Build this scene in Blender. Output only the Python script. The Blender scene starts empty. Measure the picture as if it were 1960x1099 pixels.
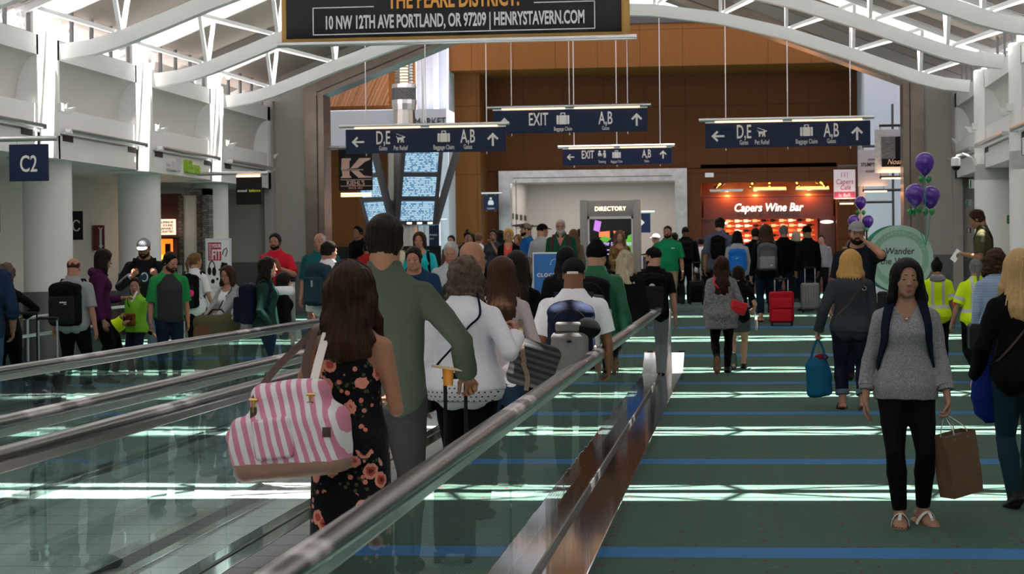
import bpy, bmesh, math, random
import numpy as np
from mathutils import Vector, Matrix
R = math.radians
PI = math.pi
random.seed(7)
C = bpy.context.scene.collection

# ------------------------------------------------------------------ camera
FPX, CX, CY, CAMH, ROLL, VPX, VPY = 3811.0, 980.0, 549.5, 1.6, 0.0095, 1410.0, 487.0
_v = np.array([VPX-CX, VPY-CY, FPX]); _v /= np.linalg.norm(_v)
_z = np.array([-math.sin(ROLL), -math.cos(ROLL), 0.0]); _z -= _v*np.dot(_z, _v); _z /= np.linalg.norm(_z)
_x = np.cross(_v, _z)
CM = np.array([_x, _v, _z])                       # world axes seen in the camera's (right, down, forward)
cam_d = bpy.data.cameras.new('camera'); cam = bpy.data.objects.new('camera', cam_d); C.objects.link(cam)
cam_d.sensor_width = 36.0; cam_d.lens = FPX/1960*36.0; cam_d.clip_end = 400
_r, _u, _f = CM[:, 0], -CM[:, 1], CM[:, 2]
cam.matrix_world = Matrix(((_r[0], _u[0], -_f[0], 0), (_r[1], _u[1], -_f[1], 0), (_r[2], _u[2], -_f[2], CAMH), (0, 0, 0, 1)))
bpy.context.scene.camera = cam
cam_d.dof.use_dof = True; cam_d.dof.focus_distance = 13.0; cam_d.dof.aperture_fstop = 8.0

def ray(px, py):
    return CM @ np.array([px-CX, py-CY, FPX])
def at(px, py, X=None, Y=None, Z=None):
    w = ray(px, py)
    t = Y/w[1] if Y is not None else X/w[0] if X is not None else (Z-CAMH)/w[2]
    p = w*t; return Vector((p[0], p[1], p[2]+CAMH))
def floor_z(y):
    if y < 27.5: return 0.0
    if y > 36.5: return 0.46
    t = (y-27.5)/9.0
    return 0.46*t

# ------------------------------------------------------------------ sky, sun, exposure
w = bpy.data.worlds.new('sky'); bpy.context.scene.world = w; w.use_nodes = True
bg = w.node_tree.nodes['Background']
bg.inputs[0].default_value = (1.0, 0.94, 0.98, 1); bg.inputs[1].default_value = 2.0
sd = bpy.data.lights.new('sun', 'SUN'); sun = bpy.data.objects.new('sun', sd); C.objects.link(sun)
sd.energy = 36.0; sd.color = (1.0, 0.96, 0.88); sd.angle = R(0.7)
sun.rotation_euler = Vector((-0.16, -0.07, -1.0)).to_track_quat('-Z', 'Y').to_euler()
vs = bpy.context.scene.view_settings
vs.view_transform = 'Standard'; vs.look = 'None'; vs.gamma = 1.0; vs.use_curve_mapping = False; vs.exposure = 0.38
def area(name, loc, rot, sx, sy, power, col):
    d = bpy.data.lights.new(name, 'AREA'); d.shape = 'RECTANGLE'; d.size = sx; d.size_y = sy; d.energy = power; d.color = col
    o = bpy.data.objects.new(name, d); C.objects.link(o); o.location = loc; o.rotation_euler = rot; return o
def point(name, loc, power, col, r=0.05):
    d = bpy.data.lights.new(name, 'POINT'); d.energy = power; d.color = col; d.shadow_soft_size = r
    o = bpy.data.objects.new(name, d); C.objects.link(o); o.location = loc; return o

# ------------------------------------------------------------------ materials
def lin(c):
    if isinstance(c, str):
        c = [int(c[i:i+2], 16)/255 for i in (0, 2, 4)]
        c = [x/12.92 if x <= 0.04045 else ((x+0.055)/1.055)**2.4 for x in c]
    return (c[0], c[1], c[2], 1)
_M = {}
def nodes(name):
    m = bpy.data.materials.new(name); m.use_nodes = True
    return m, m.node_tree.nodes, m.node_tree.links, m.node_tree.nodes['Principled BSDF']
def mat(name, col, rough=0.6, metal=0.0, bump=0.0, scale=40.0, var=0.0, spec=0.5, stretch=None, coat=0.0):
    """plain coloured material with an optional noise tint and noise bump in object space"""
    if name in _M: return _M[name]
    m, N, L, b = nodes(name)
    c = lin(col)
    b.inputs['Base Color'].default_value = c; b.inputs['Roughness'].default_value = rough
    b.inputs['Metallic'].default_value = metal; b.inputs['Specular IOR Level'].default_value = spec
    b.inputs['Coat Weight'].default_value = coat
    if bump or var:
        tc = N.new('ShaderNodeTexCoord'); nz = N.new('ShaderNodeTexNoise'); nz.inputs['Scale'].default_value = scale; nz.inputs['Detail'].default_value = 4
        if stretch:
            mp = N.new('ShaderNodeMapping'); mp.inputs['Scale'].default_value = stretch
            L.new(tc.outputs['Object'], mp.inputs[0]); L.new(mp.outputs[0], nz.inputs['Vector'])
        else: L.new(tc.outputs['Object'], nz.inputs['Vector'])
        if var:
            mx = N.new('ShaderNodeMix'); mx.data_type = 'RGBA'
            mx.inputs['A'].default_value = tuple(max(0, x*(1-var)) for x in c[:3])+(1,)
            mx.inputs['B'].default_value = tuple(min(1, x*(1+var)) for x in c[:3])+(1,)
            L.new(nz.outputs['Fac'], mx.inputs['Factor']); L.new(mx.outputs['Result'], b.inputs['Base Color'])
        if bump:
            bp = N.new('ShaderNodeBump'); bp.inputs['Strength'].default_value = bump; bp.inputs['Distance'].default_value = 0.01
            L.new(nz.outputs['Fac'], bp.inputs['Height']); L.new(bp.outputs[0], b.inputs['Normal'])
    _M[name] = m; return m
def emit(name, col, st):
    if name in _M: return _M[name]
    m, N, L, b = nodes(name); c = lin(col)
    b.inputs['Base Color'].default_value = c; b.inputs['Emission Color'].default_value = c; b.inputs['Emission Strength'].default_value = st
    _M[name] = m; return m
def mnode(N, L, op, a, b=None, c=None):
    n = N.new('ShaderNodeMath'); n.operation = op
    for i, x in enumerate((a, b, c)):
        if x is None: continue
        if isinstance(x, (int, float)): n.inputs[i].default_value = x
        else: L.new(x, n.inputs[i])
    return n.outputs[0]
def glass(name, tint, refl=1.0, ior=1.5, bump=0.0):
    if name in _M: return _M[name]
    m, N, L, b = nodes(name); N.remove(b)
    out = N['Material Output']; tr = N.new('ShaderNodeBsdfTransparent'); gl = N.new('ShaderNodeBsdfGlossy'); fr = N.new('ShaderNodeFresnel'); mx = N.new('ShaderNodeMixShader')
    tr.inputs[0].default_value = lin(tint); gl.inputs['Roughness'].default_value = 0.0; gl.inputs[0].default_value = (refl, refl, refl, 1); fr.inputs[0].default_value = ior
    if bump:
        tc = N.new('ShaderNodeTexCoord'); nz = N.new('ShaderNodeTexNoise'); nz.inputs['Scale'].default_value = 1.6
        bp = N.new('ShaderNodeBump'); bp.inputs['Strength'].default_value = bump; bp.inputs['Distance'].default_value = 0.004
        L.new(tc.outputs['Object'], nz.inputs['Vector']); L.new(nz.outputs['Fac'], bp.inputs['Height']); L.new(bp.outputs[0], gl.inputs['Normal'])
    # rays pass straight through, so only the face they enter by reflects
    ge = N.new('ShaderNodeNewGeometry'); fm = N.new('ShaderNodeMath'); fm.operation = 'MULTIPLY'; iv = N.new('ShaderNodeMath'); iv.operation = 'SUBTRACT'; iv.inputs[0].default_value = 1.0
    L.new(ge.outputs['Backfacing'], iv.inputs[1]); r2 = mnode(N, L, 'DIVIDE', mnode(N, L, 'MULTIPLY', fr.outputs[0], 2.0), mnode(N, L, 'ADD', fr.outputs[0], 1.0)); L.new(r2, fm.inputs[0]); L.new(iv.outputs[0], fm.inputs[1])
    L.new(fm.outputs[0], mx.inputs[0]); L.new(tr.outputs[0], mx.inputs[1]); L.new(gl.outputs[0], mx.inputs[2]); L.new(mx.outputs[0], out.inputs[0])
    _M[name] = m; return m
def mixc(N, L, fac, a, b):
    n = N.new('ShaderNodeMix'); n.data_type = 'RGBA'
    for k, x in (('Factor', fac), ('A', a), ('B', b)):
        if isinstance(x, (tuple, list)): n.inputs[k].default_value = x
        elif isinstance(x, (int, float)): n.inputs[k].default_value = x
        else: L.new(x, n.inputs[k])
    return n.outputs['Result']

def carpet_mat():
    m, N, L, b = nodes('green_carpet')
    tc = N.new('ShaderNodeTexCoord'); sp = N.new('ShaderNodeSeparateXYZ'); L.new(tc.outputs['Object'], sp.inputs[0])
    X, Y = sp.outputs[0], sp.outputs[1]
    mp = N.new('ShaderNodeMapping'); mp.inputs['Scale'].default_value = (1.5, 14, 1); L.new(tc.outputs['Object'], mp.inputs[0])
    n1 = N.new('ShaderNodeTexNoise'); n1.inputs['Scale'].default_value = 6; n1.inputs['Detail'].default_value = 6; L.new(mp.outputs[0], n1.inputs['Vector'])
    n2 = N.new('ShaderNodeTexNoise'); n2.inputs['Scale'].default_value = 90; L.new(tc.outputs['Object'], n2.inputs['Vector'])
    base = mixc(N, L, n1.outputs['Fac'], lin((0.042, 0.088, 0.069)), lin((0.082, 0.138, 0.112)))
    base = mixc(N, L, mnode(N, L, 'MULTIPLY', n2.outputs['Fac'], 0.5), base, lin((0.035, 0.08, 0.06)))
    # straw coloured weft flecks in lanes that run along the hall
    mp2 = N.new('ShaderNodeMapping'); mp2.inputs['Scale'].default_value = (9, 75, 1); L.new(tc.outputs['Object'], mp2.inputs[0])
    n3 = N.new('ShaderNodeTexNoise'); n3.inputs['Scale'].default_value = 1.0; n3.inputs['Detail'].default_value = 1; L.new(mp2.outputs[0], n3.inputs['Vector'])
    lane = mnode(N, L, 'GREATER_THAN', mnode(N, L, 'SINE', mnode(N, L, 'MULTIPLY', X, 13.4)), 0.1)
    fl = mnode(N, L, 'MULTIPLY', mnode(N, L, 'GREATER_THAN', n3.outputs['Fac'], 0.71), lane)
    base = mixc(N, L, mnode(N, L, 'MULTIPLY', fl, 0.6), base, lin((0.30, 0.28, 0.10)))
    # small dark red darts, two staggered rows per lane
    def dart(ox, oy, skew):
        u = mnode(N, L, 'SUBTRACT', mnode(N, L, 'FRACT', mnode(N, L, 'DIVIDE', mnode(N, L, 'ADD', X, ox), 0.47)), 0.5)
        v = mnode(N, L, 'SUBTRACT', mnode(N, L, 'FRACT', mnode(N, L, 'DIVIDE', mnode(N, L, 'ADD', Y, oy), 0.36)), 0.5)
        u = mnode(N, L, 'MULTIPLY', u, 0.47); v = mnode(N, L, 'MULTIPLY', v, 0.36)
        u2 = mnode(N, L, 'ADD', u, mnode(N, L, 'MULTIPLY', v, skew))
        d = mnode(N, L, 'ADD', mnode(N, L, 'POWER', mnode(N, L, 'DIVIDE', u2, 0.009), 2.0), mnode(N, L, 'POWER', mnode(N, L, 'DIVIDE', v, 0.030), 2.0))
        return mnode(N, L, 'LESS_THAN', d, 1.0)
    dd = mnode(N, L, 'MAXIMUM', dart(0.0, 0.0, 0.25), dart(0.10, 0.18, -0.2))
    base = mixc(N, L, mnode(N, L, 'MULTIPLY', dd, 0.85), base, lin((0.16, 0.012, 0.02)))
    st = mnode(N, L, 'ABSOLUTE', mnode(N, L, 'SUBTRACT', mnode(N, L, 'FRACT', mnode(N, L, 'ADD', mnode(N, L, 'DIVIDE', mnode(N, L, 'SUBTRACT', Y, 10.73), 4.72), 10.5)), 0.5))
    stripe = mnode(N, L, 'LESS_THAN', mnode(N, L, 'ADD', st, mnode(N, L, 'MULTIPLY', n2.outputs['Fac'], 0.006)), 0.043)
    col = mixc(N, L, stripe, base, lin((0.045, 0.16, 0.36)))
    L.new(col, b.inputs['Base Color']); b.inputs['Roughness'].default_value = 0.95; b.inputs['Specular IOR Level'].default_value = 0.15
    bp = N.new('ShaderNodeBump'); bp.inputs['Strength'].default_value = 0.5; bp.inputs['Distance'].default_value = 0.006
    L.new(n2.outputs['Fac'], bp.inputs['Height']); L.new(bp.outputs[0], b.inputs['Normal'])
    return m
def wood_mat(name, a, bcol, rough=0.45):
    m, N, L, b = nodes(name)
    tc = N.new('ShaderNodeTexCoord'); mp = N.new('ShaderNodeMapping'); mp.inputs['Scale'].default_value = (14, 14, 0.25); L.new(tc.outputs['Object'], mp.inputs[0])
    n = N.new('ShaderNodeTexNoise'); n.inputs['Scale'].default_value = 3; n.inputs['Detail'].default_value = 6; L.new(mp.outputs[0], n.inputs['Vector'])
    sp = N.new('ShaderNodeSeparateXYZ'); L.new(tc.outputs['Object'], sp.inputs[0])
    jx = mnode(N, L, 'LESS_THAN', mnode(N, L, 'FRACT', mnode(N, L, 'DIVIDE', mnode(N, L, 'ADD', sp.outputs[0], 50.3), 1.22)), 0.012)
    jz = mnode(N, L, 'LESS_THAN', mnode(N, L, 'FRACT', mnode(N, L, 'DIVIDE', sp.outputs[2], 2.02)), 0.008)
    j = mnode(N, L, 'MAXIMUM', jx, jz)
    col = mixc(N, L, n.outputs['Fac'], lin(a), lin(bcol)); col = mixc(N, L, mnode(N, L, 'MULTIPLY', j, 0.7), col, (0.01, 0.005, 0.002, 1))
    L.new(col, b.inputs['Base Color']); b.inputs['Roughness'].default_value = rough; b.inputs['Specular IOR Level'].default_value = 0.2
    return m
def brick_mat(name, c1, c2, mortar, sc, bw=0.5, rh=0.25):
    m, N, L, b = nodes(name)
    tc = N.new('ShaderNodeTexCoord'); mp = N.new('ShaderNodeMapping'); mp.inputs['Rotation'].default_value = (R(90), 0, 0); L.new(tc.outputs['Object'], mp.inputs[0])
    t = N.new('ShaderNodeTexBrick'); t.inputs['Scale'].default_value = sc; t.inputs['Color1'].default_value = lin(c1); t.inputs['Color2'].default_value = lin(c2); t.inputs['Mortar'].default_value = lin(mortar)
    t.inputs['Mortar Size'].default_value = 0.02; t.inputs['Brick Width'].default_value = bw; t.inputs['Row Height'].default_value = rh
    L.new(mp.outputs[0], t.inputs['Vector']); L.new(t.outputs['Color'], b.inputs['Base Color']); b.inputs['Roughness'].default_value = 0.8
    return m

WHITE = mat('white_paint', (0.93, 0.93, 0.93), 0.5, bump=0.03, scale=30)
TRUSSW = mat('white_steel', (0.95, 0.96, 0.97), 0.35)
WALLB = mat('warm_white_plaster', (0.76, 0.71, 0.67), 0.75, bump=0.05, scale=25, var=0.03)
GREYW = mat('grey_plaster', (0.44, 0.42, 0.39), 0.75, bump=0.05, scale=20, var=0.04)
NICHE = mat('niche_plaster', (0.72, 0.70, 0.67), 0.8)
WAINS = mat('grey_wainscot', (0.17, 0.17, 0.18), 0.4, 0.3)
STEEL = mat('brushed_steel', (0.60, 0.58, 0.56), 0.28, 1.0, bump=0.04, scale=6, var=0.12, stretch=(8, 8, 0.6))
POLISH = mat('polished_steel', (0.66, 0.66, 0.68), 0.07, 1.0, bump=0.02, scale=3)
PORTALS = mat('portal_steel', (0.24, 0.195, 0.165), 0.34, 1.0, bump=0.1, scale=3, var=0.3)
ALU = mat('aluminium', (0.68, 0.68, 0.70), 0.3, 0.9)
DARKM = mat('dark_metal', (0.06, 0.055, 0.055), 0.4, 0.6)
BLACK = mat('black_plastic', (0.006, 0.006, 0.007), 0.5, spec=0.25)
RUBBER = mat('handrail_rubber', (0.020, 0.018, 0.019), 0.24, 0.0)
CEILP = mat('taupe_ceiling', (0.47, 0.385, 0.335), 0.8, bump=0.2, scale=10, var=0.12, stretch=(0.4, 14, 1))
GLASSB = glass('balustrade_glass', (0.90, 0.975, 0.96), 1.0, 1.62, bump=0.25)
GLASSB2 = glass('balustrade_glass_shaded', (0.66, 0.77, 0.75), 1.0, 1.62, bump=0.25)  # same glass, darker tint stands in for the shade seen through it
GLASSW = glass('window_glass', (0.97, 0.975, 0.98), 1.0, 1.45)
WOOD = wood_mat('orange_brown_wood', (0.135, 0.046, 0.009), (0.19, 0.070, 0.014), 0.6)
WOODD = wood_mat('dark_brown_wood', (0.075, 0.022, 0.006), (0.115, 0.036, 0.010), 0.7)
BLUEGREY = mat('blue_grey_panel', (0.50, 0.53, 0.62), 0.5, var=0.05, scale=4)
LAV = mat('pale_grey_panel', (0.56, 0.56, 0.64), 0.5)
NAVY = mat('navy_sign_panel', (0.008, 0.018, 0.060), 0.5, spec=0.25)
SIGNW = mat('sign_white', (0.82, 0.80, 0.80), 0.6)
TUBE = emit('warm_tube', (1.0, 0.60, 0.32), 2.2)
AMBER = emit('amber_lamp', (1.0, 0.42, 0.06), 4.0)

# ------------------------------------------------------------------ mesh helpers
class MB:
    def __init__(s): s.v, s.f, s.mi = [], [], []
    def _add(s, vs, fs, mi=0):
        n = len(s.v); s.v += [tuple(x) for x in vs]; s.f += [tuple(n+i for i in f) for f in fs]; s.mi += [mi]*len(fs); return s
    def box(s, c, d, rot=None, b=0.0, mi=0):
        """box centred at c with full sizes d; b chamfers its edges"""
        bm = bmesh.new(); bmesh.ops.create_cube(bm, size=1.0)
        bmesh.ops.scale(bm, vec=d, verts=bm.verts)
        if b: bmesh.ops.bevel(bm, geom=bm.edges[:], offset=b, segments=2, affect='EDGES', profile=0.6)
        if rot is not None: bmesh.ops.rotate(bm, cent=(0, 0, 0), matrix=rot if isinstance(rot, Matrix) else Matrix.Rotation(rot, 3, 'Z'), verts=bm.verts)
        bmesh.ops.translate(bm, vec=c, verts=bm.verts)
        bm.verts.index_update(); s._add([v.co[:] for v in bm.verts], [[v.index for v in f.verts] for f in bm.faces], mi); bm.free(); return s
    def bx(s, x0, x1, y0, y1, z0, z1, b=0.0, mi=0):
        return s.box(((x0+x1)/2, (y0+y1)/2, (z0+z1)/2), (abs(x1-x0), abs(y1-y0), abs(z1-z0)), None, b, mi)
    def bar(s, p, q, w_, h, up=(0, 0, 1), mi=0):
        """straight bar of rectangular section from p to q"""
        p, q = Vector(p), Vector(q); d = (q-p).normalized(); u = Vector(up); r = d.cross(u)
        if r.length < 1e-4: r = d.cross(Vector((1, 0, 0)))
        r.normalize(); u = r.cross(d)
        vs_ = [e+r*(w_/2*a)+u*(h/2*c) for e in (p, q) for a, c in ((-1, -1), (1, -1), (1, 1), (-1, 1))]
        return s._add(vs_, [(0, 1, 2, 3), (7, 6, 5, 4), (0, 4, 5, 1), (1, 5, 6, 2), (2, 6, 7, 3), (3, 7, 4, 0)], mi)
    def tube(s, pts, r, n=10, cap=True, mi=0):
        """round tube along pts; r is a number or one radius per point"""
        pts = [Vector(p) for p in pts]; rr = r if isinstance(r, (list, tuple)) else [r]*len(pts); rings = []; prev = None
        for i, p in enumerate(pts):
            d = (pts[min(i+1, len(pts)-1)]-pts[max(i-1, 0)]).normalized()
            if prev is None: a = d.orthogonal().normalized()
            else: a = (prev-d*prev.dot(d)).normalized()
            prev = a; b = d.cross(a)
            rings += [p+(a*math.cos(2*PI*k/n)+b*math.sin(2*PI*k/n))*rr[i] for k in range(n)]
        fs = [(i*n+k, i*n+(k+1) % n, (i+1)*n+(k+1) % n, (i+1)*n+k) for i in range(len(pts)-1) for k in range(n)]
        if cap: fs += [tuple(range(n-1, -1, -1)), tuple(range((len(pts)-1)*n, len(pts)*n))]
        return s._add(rings, fs, mi)
    def sweep(s, pts, prof, up=(0, 0, 1), mi=0, closed=True):
        """profile [(side, up)] carried along pts"""
        pts = [Vector(p) for p in pts]; rings = []; n = len(prof)
        for i, p in enumerate(pts):
            d = (pts[min(i+1, len(pts)-1)]-pts[max(i-1, 0)]).normalized(); r = d.cross(Vector(up)).normalized(); u = r.cross(d)
            rings += [p+r*a+u*b for a, b in prof]
        fs = [(i*n+k, i*n+(k+1) % n, (i+1)*n+(k+1) % n, (i+1)*n+k) for i in range(len(pts)-1) for k in range(n)]
        fs += [tuple(range(n-1, -1, -1)), tuple(range((len(pts)-1)*n, len(pts)*n))]
        return s._add(rings, fs, mi)
    def lathe(s, prof, c=(0, 0, 0), n=32, mi=0):
        vs_ = [(c[0]+r*math.cos(2*PI*k/n), c[1]+r*math.sin(2*PI*k/n), c[2]+z) for r, z in prof for k in range(n)]
        m = len(prof); fs = [(i*n+k, i*n+(k+1) % n, (i+1)*n+(k+1) % n, (i+1)*n+k) for i in range(m-1) for k in range(n)]
        fs += [tuple(range(n-1, -1, -1)), tuple(range((m-1)*n, m*n))]
        return s._add(vs_, fs, mi)
    def prism(s, poly, y0, y1, M=None, mi=0):
        """polygon [(x, z)] in the XZ plane (counter-clockwise seen from -Y) given depth from y0 to y1"""
        n = len(poly); vs_ = [Vector((x, y0, z)) for x, z in poly]+[Vector((x, y1, z)) for x, z in poly]
        if M is not None: vs_ = [M @ v for v in vs_]
        fs = [tuple(range(n)), tuple(range(2*n-1, n-1, -1))]+[(i, n+i, n+(i+1) % n, (i+1) % n) for i in range(n)]
        return s._add(vs_, fs, mi)
    def ball(s, c, r, n=16, mi=0):
        r = r if isinstance(r, (list, tuple)) else (r, r, r); m = n//2
        vs_ = [(c[0], c[1], c[2]-r[2])]+[(c[0]+r[0]*math.sin(PI*i/m)*math.cos(2*PI*k/n), c[1]+r[1]*math.sin(PI*i/m)*math.sin(2*PI*k/n), c[2]-r[2]*math.cos(PI*i/m)) for i in range(1, m) for k in range(n)]+[(c[0], c[1], c[2]+r[2])]
        fs = [(0, 1+(k+1) % n, 1+k) for k in range(n)]
        fs += [(1+i*n+k, 1+i*n+(k+1) % n, 1+(i+1)*n+(k+1) % n, 1+(i+1)*n+k) for i in range(m-2) for k in range(n)]
        b0 = 1+(m-2)*n; fs += [(b0+k, b0+(k+1) % n, b0+n) for k in range(n)]
        return s._add(vs_, fs, mi)
    def build(s, name, m, parent=None, smooth=False):
        me = bpy.data.meshes.new(name); me.from_pydata(s.v, [], s.f)
        ms = m if isinstance(m, (list, tuple)) else [m]
        for x in ms: me.materials.append(x)
        if len(ms) > 1: me.polygons.foreach_set('material_index', s.mi)
        if smooth:
            me.polygons.foreach_set('use_smooth', [True]*len(me.polygons)); me.set_sharp_from_angle(angle=R(40))
        me.update(); o = bpy.data.objects.new(name, me); C.objects.link(o)
        if parent is not None: o.parent = parent
        return o
def tag(o, label, cat, group=None, kind=None):
    o['label'] = label; o['category'] = cat
    if group: o['group'] = group
    if kind: o['kind'] = kind
    return o
def thing(name, label, cat, loc=(0, 0, 0), rz=0.0, group=None):
    o = bpy.data.objects.new(name, None); C.objects.link(o); o.empty_display_size = 0.1
    o.location = loc; o.rotation_euler = (0, 0, rz); return tag(o, label, cat, group)
def struct(o):
    o['kind'] = 'structure'; return o
def copy_tree(o, loc=None, label=None):
    def cp(x, par):
        c = x.copy(); C.objects.link(c)
        if par is not None: c.parent = par
        for ch in list(x.children): cp(ch, c)
        return c
    c = cp(o, None)
    if loc is not None: c.location = loc
    if label: c['label'] = label
    return c
def text(body, loc, size, m, parent, sx=1.0, rz=0.0, align='CENTER', off=0.0, ext=0.002, name='lettering', shear=0.0, rx=R(90), sp=1.0):
    cu = bpy.data.curves.new(name, 'FONT'); cu.body = body; cu.size = size; cu.align_x = align; cu.align_y = 'BOTTOM_BASELINE'
    cu.offset = off; cu.extrude = ext; cu.shear = shear; cu.space_character = sp; cu.resolution_u = 3; cu.materials.append(m)
    o = bpy.data.objects.new(name, cu); C.objects.link(o); o.location = loc; o.rotation_euler = (rx, 0, rz); o.scale = (sx, 1, 1)
    if parent is not None: o.parent = parent
    return o

_TEXTS = []
_text0 = text
def text(*k, **kw):
    o = _text0(*k, **kw); _TEXTS.append(o); return o
def texts_to_mesh():
    """turn the lettering into ordinary meshes, all in one pass"""
    dg = bpy.context.evaluated_depsgraph_get(); dg.update(); out = []
    for o in _TEXTS: out.append(bpy.data.meshes.new_from_object(o.evaluated_get(dg)))
    for o, me in zip(_TEXTS, out):
        n = bpy.data.objects.new('lettering', me); C.objects.link(n); n.parent = o.parent; n.matrix_parent_inverse = o.matrix_parent_inverse.copy()
        n.location = o.location; n.rotation_euler = o.rotation_euler; n.scale = o.scale
        nm = o.name; cu = o.data; bpy.data.objects.remove(o); bpy.data.curves.remove(cu); n.name = nm
    _TEXTS.clear()
def roof_z(x, y):
    return ztop(x)+0.12 if y < 42.1 else 9.6
# ------------------------------------------------------------------ the hall
XL, XR, XC = -9.9, 4.5, -2.7
BAY = 4.7
TY = [28.0+BAY*k for k in range(-13, 3)]          # truss lines, the last one at 37.4
YG = 42.1                                          # gable wall with the steel portal
def ztop(x): return 5.3+0.40*(7.3-abs(x-XC))
BCH = [(0, 6.24), (1.22, 6.18), (2.44, 6.0), (3.66, 5.69), (4.88, 5.27), (5.5, 5.03), (6.1, 4.81), (6.5, 4.70), (7.05, 4.63)]
def zbot(x): return float(np.interp(abs(x-XC), [p[0] for p in BCH], [p[1] for p in BCH]))

# floor: flat by the walkways, a ramp up, then the far hall
yy = [-36, 27.5, 36.5, 66]
mb = MB(); vsf = [(x, y, floor_z(y)) for y in yy for x in (-13.5, 9.0)]
mb._add(vsf, [(2*i, 2*i+1, 2*i+3, 2*i+2) for i in range(3)])
struct(mb.build('floor', carpet_mat()))

def xs(side, d):
    """x of a point d metres outward from the side wall's face"""
    return XL-d if side < 0 else XR+d
def wall_bay(side, y0, y1, detail):
    a, b = y0, y1; nm = 'wall_left' if side < 0 else 'wall_right'
    m = MB(); X = lambda d: xs(side, d)
    m.bx(X(0), X(0.35), a, b, 3.12, 3.46)                         # fascia
    m.bx(X(0.02), X(0.35), a, b, 3.50, 3.87)
    m.bx(X(0.0), X(0.35), a, b, 4.57, 4.86)                       # top band
    m.bx(X(0.34), X(0.5), a, b, 3.12, 4.86)                       # backing
    m.bx(X(0.1), X(0.35), a, b, 3.46, 3.50)
    m.bx(X(0.0), X(0.35), a, a+0.48, 3.12, 4.86); m.bx(X(0.0), X(0.35), b-0.48, b, 3.12, 4.86)
    n = 10                                                         # cove: deep at its foot, meeting the face at its head
    pr = [(0.32*math.cos(PI/2*i/n), 3.87+0.7*math.sin(PI/2*i/n)) for i in range(n+1)]
    vs_ = []
    for d, z in pr: vs_ += [(X(d), a+0.48, z), (X(d), b-0.48, z)]
    struct(m.build(nm, WHITE))
    c = MB(); c._add(vs_, [(2*i, 2*i+1, 2*i+3, 2*i+2) for i in range(n)]); struct(c.build(nm+'_cove', NICHE, smooth=True))
    # clerestory strip of windows above
    for i in range(4):
        p0 = a+0.45+i*(BAY-0.9)/4; p1 = p0+(BAY-0.9)/4
        f = MB(); xo = X(0.10)
        for (u0, u1, z0, z1) in ((p0, p0+0.05, 4.86, 5.5), (p1-0.05, p1, 4.86, 5.5), (p0, p1, 4.86, 4.90), (p0, p1, 5.40, 5.5)):
            f.bx(xo, X(0.14), u0, u1, z0, z1)
        wdw = struct(f.build('window_%d' % (1+i), mat('window_frame_grey', (0.22, 0.22, 0.23), 0.5)))
        g = MB(); g.bx(X(0.115), X(0.125), p0+0.05, p1-0.05, 4.90, 5.40); g.build('pane', GLASSW, wdw)
    p = MB(); p.bx(X(0.05), X(0.3), a-0.45, a+0.45, 4.86, 5.5); struct(p.build('trim_clerestory_post', WHITE))
ys_all = TY+[YG]
for k in range(len(ys_all)-1):
    for side in (-1, 1): wall_bay(side, ys_all[k], ys_all[k+1], k >= 5)
    m = MB()
    # shop wall behind the columns, grey wainscot below
for side in (-1, 1):
    nm = 'wall_left' if side < 0 else 'wall_right'
    d = 1.75 if side < 0 else 0.55
    m = MB(); m.bx(xs(side, d), xs(side, d+0.2), -36, YG, 1.05, 3.12); struct(m.build(nm+'_shopfront', WALLB))
    m = MB(); m.bx(xs(side, d-0.02), xs(side, d+0.2), -36, YG, -0.02, 1.05); struct(m.build(nm+'_wainscot', WAINS))
    m = MB(); m.bx(xs(side, 0.3), xs(side, d+0.2), -36, YG, 3.12, 3.3); struct(m.build(nm+'_soffit', WHITE))

# columns on the truss lines: round, with a grey steel foot
COLM = mat('column_white', (0.91, 0.905, 0.90), 0.55, bump=0.03, scale=25)
for k, y in enumerate(TY):
    for side in (-1, 1):
        x = xs(side, 0.22); fz = floor_z(y)
        xl_, yl_ = (x-0.30, y+1.35) if side < 0 else (x, y-0.1); fz = floor_z(yl_)
        m = MB(); m.lathe([(0.37, 3.1 if side < 0 else 2.9), (0.37, 4.90), (0.36, 4.92)], (x, y-0.1, 0), 40); m.lathe([(0.37, fz+1.05), (0.37, 3.2)], (xl_, yl_, 0), 40)
        o = struct(m.build('wall_%s_column' % ('left' if side < 0 else 'right'), COLM, smooth=True))
        m = MB(); m.lathe([(0.385, fz-0.02), (0.385, fz+1.05), (0.37, fz+1.06)], (xl_, yl_, 0), 40); m.build('column_foot', WAINS, o, smooth=True)

# roof: opaque panels between glazed bands that ride over each truss
ce = MB(); fr = MB()
edges = [-36.0]+[e for y in TY for e in (y-0.56, y+0.56)]+[YG]
for i in range(0, len(edges), 2):
    a, b = edges[i], edges[i+1]
    for s in (-1, 1):
        x0, x1 = XC, XC+s*7.75
        z0, z1 = ztop(x0)+0.10, ztop(x1)+0.10
        ce._add([(x, y, z+t) for t in (0, 0.16) for x, y, z in ((x0, a, z0), (x1, a, z1), (x1, b, z1), (x0, b, z0))],
                [(0, 1, 2, 3), (7, 6, 5, 4), (0, 4, 5, 1), (1, 5, 6, 2), (2, 6, 7, 3), (3, 7, 4, 0)])
        for yb in (a+0.12, b-0.12):
            fr.bar((x0, yb, z0-0.06), (x1, yb, z1-0.06), 0.10, 0.14)
struct(ce.build('ceiling', CEILP)); struct(fr.build('ceiling_edge_beam', mat('taupe_trim', (0.34, 0.30, 0.28), 0.6)))
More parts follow.
